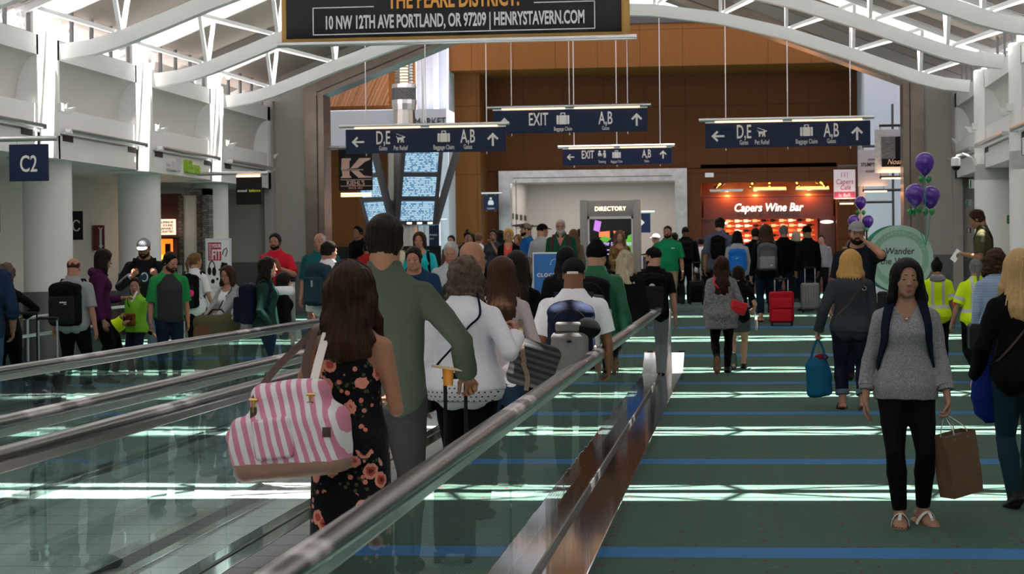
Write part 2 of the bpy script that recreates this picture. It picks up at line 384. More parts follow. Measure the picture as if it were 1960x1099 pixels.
for y in TY:
    g = MB(); bars = MB()
    for s in (-1, 1):
        x0, x1 = XC, XC+s*7.75
        z0, z1 = ztop(x0)+0.2, ztop(x1)+0.2
        g._add([(x, yq, z+t) for t in (0, 0.01) for x, yq, z in ((x0, y-0.56, z0), (x1, y-0.56, z1), (x1, y+0.56, z1), (x0, y+0.56, z0))],
               [(0, 1, 2, 3), (7, 6, 5, 4), (0, 4, 5, 1), (1, 5, 6, 2), (2, 6, 7, 3), (3, 7, 4, 0)])
        for yo, wd in ((-0.26, 0.03), (0.16, 0.03), (0.33, 0.025)):
            bars.bar((x0, y+yo, z0-0.05), (x1, y+yo, z1-0.05), wd, 0.06)
    wd = struct(g.build('window_skylight', GLASSW)); bars.build('glazing_bar', TRUSSW, wd)

# trusses: one bottom chord, two top chords, V posts and paired diagonals
def truss(y, seen):
    xl, xr = XL+0.22, XR-0.22
    nx = [XC+o for o in (-6.1, -4.88, -3.66, -2.44, -1.22, 0, 1.22, 2.44, 3.66, 4.88, 6.1)]
    t = thing('roof_truss', seen, 'roof truss', (0, y, 0), 0, 'white arched roof trusses') if seen else None
    bc = MB(); pts = []
    for i in range(61):
        x = xl+(xr-xl)*i/60; pts.append((x, 0, zbot(x)))
    bc.sweep(pts, [(-0.10, -0.11), (0.10, -0.11), (0.10, 0.11), (-0.10, 0.11)])
    tc = []
    for s in (-1, 1):
        m = MB(); m.bar((XC, s*0.5, ztop(XC)), (XC-7.5, s*0.5, ztop(XC-7.5)), 0.12, 0.24); m.bar((XC, s*0.5, ztop(XC)), (XC+7.5, s*0.5, ztop(XC+7.5)), 0.12, 0.24); tc.append(m)
    posts, diags = [], []
    for i, x in enumerate(nx):
        for s in (-1, 1):
            m = MB(); m.bar((x, s*0.04, zbot(x)+0.08), (x, s*0.46, ztop(x)-0.1), 0.06, 0.06, (1, 0, 0)); posts.append(m)
            if x != XC:
                sg = 1 if x > XC else -1
                xe = x+sg*1.22 if abs(x-XC) < 5.9 else XC+sg*7.2
                m = MB(); m.bar((x, s*0.04, zbot(x)+0.08), (xe, s*0.46, ztop(xe)-0.1), 0.06, 0.06, (0, 0, 1)); diags.append(m)
    if seen:
        bc.build('bottom_chord', TRUSSW, t)
        for m in tc: m.build('top_chord', TRUSSW, t)
        for m in posts: m.build('web_post', TRUSSW, t)
        for m in diags: m.build('web_diagonal', TRUSSW, t)
    else:
        a = MB()
        for m in [bc]+tc+posts+diags: a._add(m.v, m.f)
        o = struct(a.build('trim_roof_truss', TRUSSW)); o.location = (0, y, 0)
for y in TY:
    seen = {28.0: 'white arched roof truss nearest the camera, above the banner', 32.7: 'white arched roof truss, middle one of the three in view', 37.4: 'white arched roof truss farthest away, just before the steel portal'}.get(round(y, 1))
    truss(y, seen)

m = MB(); m.bx(-12, 7, -36.3, -36, 0, 8.6); struct(m.build('wall_rear', GREYW))
# gable wall and its steel portal
jz, sl, xa, xb = 5.12, 0.39, -8.78, 3.46
apz = jz+sl*(XC-xa)
m = MB()
outer = [(-11.9, 0), (xa-0.42, 0), (xa-0.42, jz+0.16), (XC, apz+0.46), (XC, ztop(XC)+0.25), (XC-8.4, ztop(XC-8.4)+0.25)]
m.prism(outer, YG, YG+0.5)
outer = [(5.4+0.0, 0), (5.4, ztop(5.4)+0.25), (XC, ztop(XC)+0.25), (XC, apz+0.46), (xb+0.42, jz+0.16), (xb+0.42, 0)]
m.prism(outer, YG, YG+0.5)
struct(m.build('wall_gable', GREYW))
pt = MB()
pt.prism([(xa-0.42, 0.46), (xa, 0.46), (xa, jz), (xa-0.42, jz+0.16)], YG-0.06, YG+0.7)
pt.prism([(xb, 0.46), (xb+0.42, 0.46), (xb+0.42, jz+0.16), (xb, jz)], YG-0.06, YG+0.7)
pt.prism([(xa-0.42, jz+0.16), (xa, jz), (XC, apz), (XC, apz+0.46)], YG-0.06, YG+0.7)
pt.prism([(XC, apz), (xb, jz), (xb+0.42, jz+0.16), (XC, apz+0.46)], YG-0.06, YG+0.7)
po = struct(pt.build('door_1_portal', PORTALS))
pl = MB()
for x in (xa-0.14, xb+0.14): pl.bx(x-0.012, x+0.012, YG-0.075, YG-0.05, 0.46, jz)
pl.bar((xa-0.14, YG-0.065, jz+0.06), (XC, YG-0.065, apz+0.14), 0.025, 0.02, (0, 1, 0)); pl.bar((xb+0.14, YG-0.065, jz+0.06), (XC, YG-0.065, apz+0.14), 0.025, 0.02, (0, 1, 0))
pl.build('portal_reveal', DARKM, po)
m = MB(); m.bx(-11.9, xa-0.4, YG-0.02, YG, 0.4, 1.55); m.bx(xb+0.4, 5.4, YG-0.02, YG, 0.4, 1.55); struct(m.build('wall_gable_wainscot', WAINS))
m = MB(); m.bx(-10.05, -9.85, YG-0.25, YG, 0.4, 5.0); m.bx(4.45, 4.65, YG-0.2, YG, 0.4, 5.0); struct(m.build('wall_gable_pier', GREYW))

# far hall behind the portal
YB = 60.0
m = MB(); m.bx(-7.55, 3.62, YB, YB+0.3, 4.18, 7.4); m.bx(-7.55, -7.14, YB, YB+0.3, 0.4, 4.2); m.bx(-1.46, -1.05, YB, YB+0.3, 0.4, 4.2); m.bx(-1.05, 2.98, YB, YB+0.3, 3.75, 4.3); m.bx(2.98, 3.62, YB, YB+0.3, 0.4, 4.2)
struct(m.build('wall_back', WOODD))
m = MB(); m.bx(-8.25, 3.66, YB-2.6, YB+0.2, 7.03, 8.27); m.bx(-8.25, -7.5, YB-1.6, YB+0.2, 0.4, 7.4); struct(m.build('wall_back_bulkhead', WOOD))
m = MB(); m.bx(-12, 6, YB-2.65, YB-2.4, 8.27, 8.47); struct(m.build('trim_1', DARKM))
m = MB(); m.bx(-9.15, -8.25, YB-3, YB, 0.4, 9.6); m.bx(3.60, 4.95, YB-3.2, YB, 0.4, 9.6); struct(m.build('wall_back_pillar', BLUEGREY))
m = MB()
for x in (-8.62, 4.5): m.bx(x, x+0.14, YB-3.3, YB-3.2, 0.4, 9.6)
struct(m.build('trim_2', LAV))
m = MB(); m.bx(-13.2, -9.15, YB-3.4, YB-3.1, 5.9, 9.6); m.bx(-13.2, -9.1, YB-1.5, YB-1.2, 0.4, 6.0); struct(m.build('wall_far_left', WOOD))
m = MB(); m.bx(-12.2, -9.3, YB-3.45, YB-3.0, 5.15, 5.35); struct(m.build('trim_3', LAV))
m = MB(); m.bx(-13.6, -13.2, YG+0.4, YB, 0.4, 9.6); struct(m.build('wall_far_left_side', WALLB))
m = MB(); m.bx(8.8, 9.0, YG+0.4, YB, 0.4, 9.6); struct(m.build('wall_far_right_side', WALLB))
m = MB(); m.bx(4.95, 9, YB-1, YB-0.7, 0.4, 9.6); struct(m.build('wall_far_right', WALLB))
m = MB(); m.bx(-13.6, 9.0, YG+0.4, YB-8, 9.6, 9.8); m.bx(-13.6, -9, YG+0.4, YB, 9.6, 9.8); m.bx(5, 9, YG+0.4, YB, 9.6, 9.8); m.bx(-13.6, 9, YB-2.2, YB+0.3, 10.6, 10.8); struct(m.build('ceiling_far_hall', mat('far_ceiling', (0.55, 0.53, 0.5), 0.8)))
# lit corridor seen through the steel-framed doorway in the wood wall
m = MB(); m.bx(-7.14, -6.9, YB+0.3, YB+6, 0.46, 4.0); m.bx(-7.14, -1.46, YB+6, YB+6.2, 0.46, 4.0); m.bx(-1.7, -1.46, YB+0.3, YB+6, 0.46, 4.0)
struct(m.build('wall_corridor', mat('corridor_white', (0.62, 0.58, 0.56), 0.7)))
m = MB(); m.bx(-7.14, -1.46, YB+0.3, YB+6.2, 4.0, 4.1); struct(m.build('ceiling_corridor', WALLB))
m = MB(); m.bx(-7.2, -1.4, YB+0.25, YB+6.2, 0.40, 0.455); struct(m.build('floor_corridor', mat('corridor_floor', (0.35, 0.33, 0.31), 0.3)))
m = MB(); d2 = 0.16
m.prism([(-7.14, 0.46), (-6.78, 0.46), (-6.78, 3.84), (-7.14, 4.2)], YB-0.12, YB+0.35)
m.prism([(-1.82, 0.46), (-1.46, 0.46), (-1.46, 4.2), (-1.82, 3.84)], YB-0.12, YB+0.35)
m.prism([(-6.78, 3.84), (-1.82, 3.84), (-1.46, 4.2), (-7.14, 4.2)], YB-0.12, YB+0.35)
fo = struct(m.build('door_2_frame', mat('mottled_steel', (0.55, 0.54, 0.54), 0.3, 1.0, var=0.35, scale=5)))
m = MB(); m.bx(-6.62, -6.60, YB-0.125, YB-0.115, 0.46, 3.9); m.bx(-6.7, -1.9, YB-0.13, YB-0.115, 3.97, 3.99); m.build('frame_groove', DARKM, fo)
area('corridor_lights', (-4.3, YB+3, 3.95), (0, 0, 0), 4.5, 4.0, 90, (1.0, 0.90, 0.84))
for k in range(4):
    pp = MB(); yq = YB+1.0+k*1.25
    pp.bx(-6.9, -6.88, yq, yq+0.24, 2.78, 2.95); pp.bx(-6.9, -6.88, yq+0.42, yq+0.66, 2.78, 2.95)
    pp.bar((-6.9, yq-0.1, 2.55), (-6.45, yq-0.1, 2.6), 0.05, 0.05)
    tag(pp.build('wall_lamp', DARKM), 'dark bracket lamp on the pale corridor wall, %s from the doorway' % ['first', 'second', 'third', 'fourth'][k], 'wall lamp', 'bracket lamps in the corridor')
# ------------------------------------------------------------------ moving walkways
def tread_mat():
    m, N, L, b = nodes('ribbed_tread')
    tc = N.new('ShaderNodeTexCoord'); sp = N.new('ShaderNodeSeparateXYZ'); L.new(tc.outputs['Object'], sp.inputs[0])
    rib = mnode(N, L, 'FRACT', mnode(N, L, 'DIVIDE', mnode(N, L, 'ADD', sp.outputs[0], 20), 0.018))
    tri = mnode(N, L, 'GREATER_THAN', rib, 0.5)
    jy = mnode(N, L, 'LESS_THAN', mnode(N, L, 'FRACT', mnode(N, L, 'DIVIDE', mnode(N, L, 'ADD', sp.outputs[1], 10), 0.4)), 0.03)
    c = mixc(N, L, tri, lin((0.28, 0.31, 0.305)), lin((0.52, 0.56, 0.55))); c = mixc(N, L, jy, c, lin((0.04, 0.04, 0.045)))
    L.new(c, b.inputs['Base Color']); b.inputs['Roughness'].default_value = 0.5; b.inputs['Metallic'].default_value = 0.0
    bp = N.new('ShaderNodeBump'); bp.inputs['Strength'].default_value = 0.4; bp.inputs['Distance'].default_value = 0.008; L.new(tri, bp.inputs['Height']); L.new(bp.outputs[0], b.inputs['Normal'])
    return m
TREAD = tread_mat()
SKIRT = mat('skirt_steel', (0.55, 0.55, 0.57), 0.22, 1.0, bump=0.02, scale=4)
YEND, YST, HZ = 26.7, -4.0, 0.95
def walkway(label, xl, xr, outer_l, outer_r, pl, pr, gm=(None, None)):
    t = thing('moving_walkway', label, 'moving walkway', (0, 0, 0), 0, 'moving walkways down the hall')
    m = MB(); m.bx(xl+0.10, xr-0.10, YST, YEND+0.25, 0.0, 0.015); m.build('tread', TREAD, t)
    m = MB(); m.bx(xl+0.08, xr-0.08, YEND+0.2, YEND+1.3, -0.02, 0.025, 0.004); m.build('comb_plate', STEEL, t)
    for side, x, od, n in ((-1, xl, outer_l, pl), (1, xr, outer_r, pr)):
        dk = MB()
        dk.bx(min(x, x+side*od), max(x, x+side*od), YST, YEND-1.15, 0.0, 0.085, 0.006)               # outer deck
        dk.bx(min(x, x-side*0.11), max(x, x-side*0.11), YST, YEND+0.1, 0.0, 0.11, 0.004)             # inner skirt
        # the deck rises to a closed block at the newel
        y0, y1, y2 = YEND-1.15, YEND-0.55, YEND+0.12
        xo = x+side*(od+0.02); a, b = min(x, xo), max(x, xo)
        sec = [(y0, 0.0), (y2, 0.0), (y2, 0.31), (y1+0.25, 0.31), (y0, 0.085)]
        dk._add([(a, yq, z) for yq, z in sec]+[(b, yq, z) for yq, z in sec], [(0, 1, 2, 3, 4), (9, 8, 7, 6, 5)]+[(i, (i+1) % 5, 5+(i+1) % 5, 5+i) for i in range(5)])
        d = dk.build('balustrade', POLISH, t)
        # steel channel under the handrail, handrail over it, turning down to the newel
        pr_ = MB(); pr_.bx(x-0.022, x+0.022, YST, YEND, 0.868, 0.915, 0.004); pr_.build('rail_channel', STEEL, d)
        sec = [(-0.042, 0.004), (-0.036, -0.012), (-0.02, -0.014), (0.02, -0.014), (0.036, -0.012), (0.042, 0.004), (0.038, 0.022), (0.026, 0.033), (0.0, 0.037), (-0.026, 0.033), (-0.038, 0.022)]
        path = [(x, YST, HZ-0.03), (x, YEND-0.06, HZ-0.03)]+[(x, YEND-0.06+0.10*math.sin(a_), HZ-0.13+0.10*math.cos(a_)) for a_ in (0.4, 0.8, 1.2, 1.55)]
        h = MB(); h.sweep(path, sec); h.build('handrail', RUBBER, d, smooth=True)
        nw = MB(); nw.bx(x-0.09, x+0.09, YEND-0.05, YEND+0.05, 0.30, 0.885, 0.02); nw.build('newel', STEEL, d, smooth=True)
        nn = MB(); nn.bx(x-0.004, x+0.004, YEND-0.056, YEND-0.049, 0.31, 0.87); nn.build('newel_seam', DARKM, d)
        y = YEND-0.06; i = 0
        while y > YST:
            ya = max(y-n, YST); g = MB(); g.bx(x-0.006, x+0.006, ya+0.006, y, 0.10, 0.872); g.build('glass_panel', (gm[0] if side < 0 else gm[1]) or GLASSB, d); y = ya; i += 1
        for yq in np.arange(YEND-0.06-n, YST, -n):
            pass
        sm = MB(); sm.bx(x-side*0.0+(-0.012 if side > 0 else -0.012), x+0.012, YST, YEND-0.1, 0.085, 0.115); sm.build('glass_clamp', DARKM, d)
walkway('moving walkway with the queue of riders walking away, right one of the two', -2.56, -0.97, 0.14, 0.25, 1.3, 2.6, (None, GLASSB2))
walkway('moving walkway with riders coming towards the camera, left one of the two', -4.54, -3.08, 0.2, 0.14, 1.3, 1.3)
m = MB(); m.bx(-2.96, -2.68, YST, YEND, 0.0, 0.07, 0.004); struct(m.build('trim_4', SKIRT))
# ------------------------------------------------------------------ hanging signs
def poly_obj(name, polys, m, parent, y0, y1, ox=0, oz=0, s=1.0):
    mb_ = MB()
    for p in polys: mb_.prism([(ox+x*s, oz+z*s) for x, z in p], y0, y1)
    return mb_.build(name, m, parent)
def rrect(x0, x1, z0, z1, r, n=4):
    out = []
    for cx, cz, a0 in ((x1-r, z0+r, -90), (x1-r, z1-r, 0), (x0+r, z1-r, 90), (x0+r, z0+r, 180)):
        out += [(cx+r*math.cos(R(a0+90*i/n)), cz+r*math.sin(R(a0+90*i/n))) for i in range(n+1)]
    return out
def icon(kind):
    """simple pictograms in a unit box centred on x, from z=0 to z=1"""
    if kind == 'left':
        return [[(-0.45, 0.5), (-0.05, 0.10), (0.06, 0.21), (-0.17, 0.43), (0.5, 0.43), (0.5, 0.57), (-0.17, 0.57), (0.06, 0.79), (-0.05, 0.90)]]
    if kind == 'up':
        return [[(0, 0.97), (-0.42, 0.55), (-0.31, 0.44), (-0.075, 0.67), (-0.075, 0.0), (0.075, 0.0), (0.075, 0.67), (0.31, 0.44), (0.42, 0.55)]]
    if kind == 'right':
        return [[(-x, z) for x, z in reversed(icon('left')[0])]]
    if kind == 'case':
        return [rrect(-0.55, -0.36, 0.0, 0.78, 0.08), rrect(0.36, 0.55, 0.0, 0.78, 0.08), rrect(-0.32, 0.32, 0.0, 0.78, 0.02),
                [(-0.2, 0.8), (-0.12, 0.8), (-0.12, 0.93), (0.12, 0.93), (0.12, 0.8), (0.2, 0.8), (0.2, 1.0), (-0.2, 1.0)]]
    if kind == 'dog':
        return [[(-0.42, 0.60), (0.18, 0.62), (0.22, 0.86), (0.32, 0.72), (0.55, 0.70), (0.55, 0.58), (0.36, 0.52), (0.34, 0.36), (0.40, 0.02), (0.26, 0.0), (0.20, 0.28), (0.10, 0.02), (-0.02, 0.02), (0.06, 0.32), (-0.16, 0.32), (-0.22, 0.0), (-0.36, 0.02), (-0.34, 0.30)],
                [(-0.5, 1.0), (-0.46, 1.05), (0.24, 0.78), (0.22, 0.72)], [(-0.42, 0.60), (-0.52, 0.72), (-0.47, 0.76), (-0.36, 0.62)]]
    if kind == 'ticket':
        a = [[(-0.1+0.16*math.cos(R(30*i))-0.22, 0.84+0.13*math.sin(R(30*i))) for i in range(12)], [(-0.52, 0.66), (-0.14, 0.66), (-0.05, 0.42), (0.02, 0.42), (0.02, 0.35), (-0.52, 0.35)],
             [(0.33+0.14*math.cos(R(30*i)), 0.86+0.13*math.sin(R(30*i))) for i in range(12)], [(0.18, 0.68), (0.5, 0.68), (0.5, 0.0), (0.40, 0.0), (0.36, 0.3), (0.32, 0.0), (0.22, 0.0), (0.22, 0.45), (0.06, 0.45), (0.06, 0.53), (0.18, 0.53)], [(-0.55, 0.30), (0.04, 0.30), (0.04, 0.24), (-0.55, 0.24)]]
        return a
    if kind == 'nurse':
        a = [[(0.14*math.cos(R(30*i)), 0.86+0.14*math.sin(R(30*i))) for i in range(12)], [(-0.30, 0.1), (0.30, 0.1), (0.36, 0.35), (0.2, 0.66), (-0.2, 0.66), (-0.36, 0.35)]]
        return a
def hang_sign(label, x0, x1, y, zb, zt, ztop_, items, cables, over=0.12, rz=0.0, lit=True):
    cx, wd, hh = (x0+x1)/2, x1-x0, zt-zb
    t = thing('hanging_sign', label, 'sign', (cx, y, zb), rz, 'overhead direction signs')
    m = MB(); m.bx(-wd/2, wd/2, -0.02, 0.02, 0, hh, 0.004); m.build('panel', NAVY, t)
    m = MB(); m.tube([(-wd/2-over, -0.05, hh+0.06), (wd/2+over*0.6, -0.05, hh+0.06)], 0.035, 12); m.bx(-wd/2, wd/2, -0.03, 0.03, hh, hh+0.05); m.build('top_rail', ALU, t, smooth=True)
    if lit:
        for a, b in ((0.06, 0.47), (0.53, 0.95)):
            m = MB(); m.tube([(-wd/2+wd*a, -0.07, hh+0.018), (-wd/2+wd*b, -0.07, hh+0.018)], 0.011, 8); m.build('lamp_tube', TUBE, t)
    for c in cables:
        m = MB(); m.tube([(c-cx, 0, hh+0.05), (c-cx, 0, roof_z(c, y)-zb)], 0.009, 6); m.build('hanger_rod', ALU, t)
        m = MB(); m.tube([(c-cx, 0, 0), (c-cx, 0, -0.05)], 0.009, 6); m.build('rod_end', ALU, t)
    for kind, u, size, zz in items:
        x = -wd/2+wd*u
        if kind.startswith('*'): poly_obj('pictogram', icon(kind[1:]), SIGNW, t, -0.026, -0.0195, x, zz*hh, size*hh)
        else: text(kind, (x, -0.022, zz*hh), size*hh*1.24, SIGNW, t, sx=0.54 if size > 0.3 else 0.58, off=0.006*size if size > 0.3 else 0.0005)
    return t
DE = [('*left', 0.075, 0.55, 0.2), ('D,E', 0.235, 0.62, 0.38), ('Gates', 0.235, 0.21, 0.12), ('*dog', 0.345, 0.36, 0.42), ('Pet Relief', 0.345, 0.21, 0.12),
      ('*case', 0.615, 0.46, 0.42), ('Baggage Claim', 0.615, 0.21, 0.12), ('A,B', 0.765, 0.62, 0.38), ('Gates', 0.765, 0.21, 0.12), ('*up', 0.92, 0.56, 0.22)]
hang_sign('blue overhead sign reading D,E Pet Relief Baggage Claim, by the departure screens', -7.50, -4.38, 38, 3.63, 4.10, 6.0, DE, (-7.1, -5.93, -4.75))
hang_sign('blue overhead sign reading D,E Pet Relief Baggage Claim, against the wood wall', -0.57, 2.52, 38, 3.62, 4.09, 6.0, DE, (-0.18, 0.98, 2.15))
EX = [('*up', 0.075, 0.55, 0.16), ('EXIT', 0.295, 0.62, 0.34), ('*case', 0.455, 0.50, 0.36), ('Baggage Claim', 0.455, 0.19, 0.09), ('A,B', 0.73, 0.62, 0.34), ('Gates', 0.73, 0.19, 0.09), ('*up', 0.93, 0.56, 0.24)]
hang_sign('dark blue overhead sign reading EXIT with two upward arrows and a suitcase', -4.99, -1.79, 41, 4.15, 4.63, 7.5, EX, (-4.6, -3.4, -2.2))
EX2 = [('*left', 0.07, 0.48, 0.28), ('EXIT', 0.23, 0.56, 0.42), ('*ticket', 0.362, 0.46, 0.44), ('Ticketing', 0.362, 0.17, 0.14), ('*case', 0.495, 0.46, 0.42), ('Baggage Claim', 0.495, 0.17, 0.14), ('A,B', 0.77, 0.56, 0.42), ('Gates', 0.77, 0.17, 0.14), ('*up', 0.92, 0.5, 0.34)]
hang_sign('small blue overhead sign reading EXIT Ticketing, hung lowest above the doorway', -4.50, -1.65, 52, 3.97, 4.40, 8.0, EX2, (-4.2, -3.08, -1.95), rz=R(-0.9))
for (x, y, zz, pw) in ((-5.95, 37.8, 4.1, 9), (0.97, 37.8, 4.1, 9), (-3.4, 40.8, 4.65, 10)):
    pass

# banner high in the middle of the hall
BAN = mat('black_banner_cloth', (0.014, 0.013, 0.014), 0.7, bump=0.25, scale=2.2)
GOLD = mat('gold_banner_edge', (0.50, 0.29, 0.075), 0.6, bump=0.1, scale=4)
ORNG = mat('orange_print', (0.80, 0.36, 0.08), 0.7); WPRINT = mat('white_print', (0.72, 0.74, 0.80), 0.7)
t = thing('hanging_banner', 'black advertising banner with gold border hung high in the middle of the hall', 'banner', (-3.385, 24, 4.20))
bw = 4.27
def wavy(x0, x1, z0, z1, name, m_, y=0.0):
    mb_ = MB(); nx_ = 60; rows = 14; vs_, fs_ = [], []
    for j in range(rows+1):
        for i in range(nx_+1):
            x = x0+(x1-x0)*i/nx_; z = z0+(z1-z0)*j/rows
            vs_.append((x, y+0.008*math.sin(x*7+z*3)+0.005*math.sin(x*17-z*5), z))
    for j in range(rows):
        for i in range(nx_): a = j*(nx_+1)+i; fs_.append((a, a+1, a+nx_+2, a+nx_+1))
    mb_._add(vs_, fs_); o = mb_.build(name, m_, t, smooth=True)
    so = o.modifiers.new('thickness', 'SOLIDIFY'); so.thickness = 0.004; return o
wavy(-bw/2, bw/2, 0.0, 2.3, 'border', GOLD, 0.006)
wavy(-bw/2+0.06, bw/2-0.10, 0.10, 2.25, 'cloth', BAN, -0.006)
m = MB(); m.tube([(-bw/2-0.05, 0, 0.03), (bw/2+0.08, 0, 0.03)], 0.034, 12); m.build('bottom_pole', ALU, t, smooth=True)
m = MB(); m.tube([(-bw/2-0.05, 0, 2.3), (bw/2+0.08, 0, 2.3)], 0.034, 12); m.build('top_pole', ALU, t, smooth=True)
for x in (-1.7, 1.7):
    m = MB(); m.tube([(x, 0, 2.3), (x, 0, 3.2)], 0.008, 6); m.build('cable', ALU, t)
text('10 NW 12TH AVE PORTLAND, OR 97209 | HENRYSTAVERN.COM', (0.0, -0.03, 0.21), 0.222, WPRINT, t, sx=0.50, off=0.006)
text('THE PEARL DISTRICT.', (0.0, -0.03, 0.445), 0.30, ORNG, t, sx=0.56, off=0.008)
lb = MB()
for (x0, x1, z0, z1) in ((-1.74, 1.72, 0.135, 0.147), (-1.74, -1.728, 0.135, 0.475), (1.708, 1.72, 0.135, 0.475), (-1.74, -0.98, 0.463, 0.475), (0.98, 1.72, 0.463, 0.475)): lb.bx(x0, x1, -0.031, -0.024, z0, z1)
lb.build('printed_frame', WPRINT, t)

# gate sign and blade signs on the left
def blade(name, label, x0, x1, y, zb, zt, m_, cat='sign', arm=True, xwall=None, rail_m=ALU, rail_dz=0.07):
    t = thing(name, label, cat, ((x0+x1)/2, y, zb)); wd, hh = x1-x0, zt-zb
    m = MB(); m.bx(-wd/2, wd/2, -0.02, 0.02, 0, hh, 0.004); m.build('panel', m_, t)
    if arm:
        xw = (xwall-(x0+x1)/2) if xwall is not None else -wd
        m = MB(); m.tube([(xw, 0, hh+rail_dz), (wd/2+0.12, 0, hh+rail_dz)] if xw < 0 else [(-wd/2-0.1, 0, hh+rail_dz), (xw, 0, hh+rail_dz)], 0.035, 12); m.build('arm', rail_m, t, smooth=True)
        for x in (-wd*0.3, wd*0.3):
            m = MB(); m.tube([(x, 0, hh), (x, 0, hh+rail_dz)], 0.008, 6); m.tube([(x, 0, 0), (x, 0, -0.03)], 0.008, 6); m.build('hanger', rail_m, t)
    return t, wd, hh
t, wd, hh = blade('gate_sign', 'dark blue square gate sign C2 hanging from a grey arm at far left', -9.0, -8.50, 24, 2.61, 3.07, NAVY, xwall=-9.95)
text('C2', (0, -0.022, 0.12), 0.29, SIGNW, t, sx=0.66, off=0.003)
t, wd, hh = blade('shop_sign', 'black square blade sign with white and yellow lettering on the left wall', -9.17, -8.69, 36, 2.62, 3.13, BLACK, xwall=-9.95)
text('sound', (-0.215, -0.022, 0.235), 0.072, SIGNW, t, sx=1.02, align='LEFT', off=0.0015); text('balance', (0.0, -0.022, 0.235), 0.072, mat('acid_yellow', (0.65, 0.72, 0.04), 0.6), t, sx=1.02, align='LEFT', off=0.0015)
m = MB(); m.tube([(-0.22, -0.05, hh+0.015), (0.22, -0.05, hh+0.015)], 0.02, 10); m.build('lamp_tube', TUBE, t)
t, wd, hh = blade('shop_sign', 'black blade sign with a large pink letter K above orange lamps', -8.57, -7.83, 42.6, 3.08, 3.98, BLACK, arm=False)
KP = mat('copper_pink_print', (0.85, 0.55, 0.46), 0.5)
poly_obj('letter_mark', [[(0.02, 0.60), (0.04, 0.92), (0.30, 0.92), (0.30, 0.86), (0.26, 0.84), (0.26, 0.62)], [(0.28, 0.62), (0.55, 0.92), (0.88, 0.92), (0.86, 0.87), (0.72, 0.82), (0.50, 0.64)], [(0.02, 0.58), (0.66, 0.58), (0.66, 0.60), (0.02, 0.60)], [(0.0, 0.36), (0.32, 0.36), (0.30, 0.41), (0.26, 0.43), (0.26, 0.565), (0.04, 0.565), (0.06, 0.43)], [(0.30, 0.565), (0.52, 0.565), (0.68, 0.42), (0.90, 0.39), (0.90, 0.36), (0.52, 0.36)], [(0.0, 0.315), (0.9, 0.315), (0.9, 0.30), (0.0, 0.30)], [(0.0, 0.135), (0.9, 0.135), (0.9, 0.12), (0.0, 0.12)]], KP, t, -0.026, -0.019, -0.33, 0.0, 0.76)
text("KIEHL'S", (0, -0.022, 0.115), 0.145, KP, t, sx=0.84, off=0.002); text('SINCE 1851', (0, -0.022, 0.032), 0.06, KP, t, sx=1.1)
for dz in (-0.07, -0.12):
    m = MB(); m.tube([(-0.32, -0.05, dz), (0.34, -0.05, dz)], 0.018, 10); m.build('lamp_tube', TUBE, t)
m = MB(); m.tube([(-0.62, 0, hh+0.04), (0.38, 0, hh+0.04)], 0.03, 10); m.build('arm', ALU, t)

# linear light troughs and wing sconces along both upper walls
def trough(side, y0, y1, label):
    x = xs(side, 0); t = thing('light_trough', label, 'light fixture', (x, (y0+y1)/2, 3.56), 0, 'linear light troughs on the upper walls')
    s = -1 if side > 0 else 1; l = (y1-y0)/2
    n = 10; m = MB(); sec = [(s*(0.115+0.065*math.cos(PI+PI*i/n)), 0.065*math.sin(PI+PI*i/n)) for i in range(n+1)]; sec2 = [(s*(0.115+0.058*math.cos(PI+PI*i/n)), 0.058*math.sin(PI+PI*i/n)) for i in range(n, -1, -1)]
    pr = sec+sec2; k = len(pr)
    m._add([(a, -l, b) for a, b in pr]+[(a, l, b) for a, b in pr], [(i, (i+1) % k, k+(i+1) % k, k+i) for i in range(k)]+[tuple(range(k-1, -1, -1)), tuple(range(k, 2*k))])
    m.build('reflector', ALU, t, smooth=True)
    for e in (-l, l-0.012):
        m = MB(); m.bx(min(s*0.05, s*0.18), max(s*0.05, s*0.18), e, e+0.012, -0.068, 0.0); m.build('end_cap', ALU, t)
    for e in (-l+0.08, l-0.55):
        m = MB(); m.bx(min(s*0.001, s*0.010), max(s*0.001, s*0.010), e, e+0.45, -0.17, -0.08); m.build('slot', BLACK, t)  # flat black strips stand in for the shadow beneath the trough
ordn = ['nearest', 'second', 'third', 'fourth']
trough(-1, 23.9, 27.4, 'grey light trough on the left wall behind the C2 gate sign')
trough(-1, 28.5, 32.3, 'grey light trough on the left wall between the first two white columns')
trough(-1, 33.2, 37.0, 'grey light trough on the left wall above the green and white shop letters')
trough(-1, 37.9, 41.5, 'grey light trough on the left wall behind the black sound shop sign')
trough(1, 28.5, 32.3, 'grey light trough on the right wall, closest to the picture edge')
trough(1, 33.2, 37.0, 'grey light trough on the right wall between the two white columns')
trough(1, 37.9, 41.5, 'grey light trough on the right wall, farthest, above the dome camera')
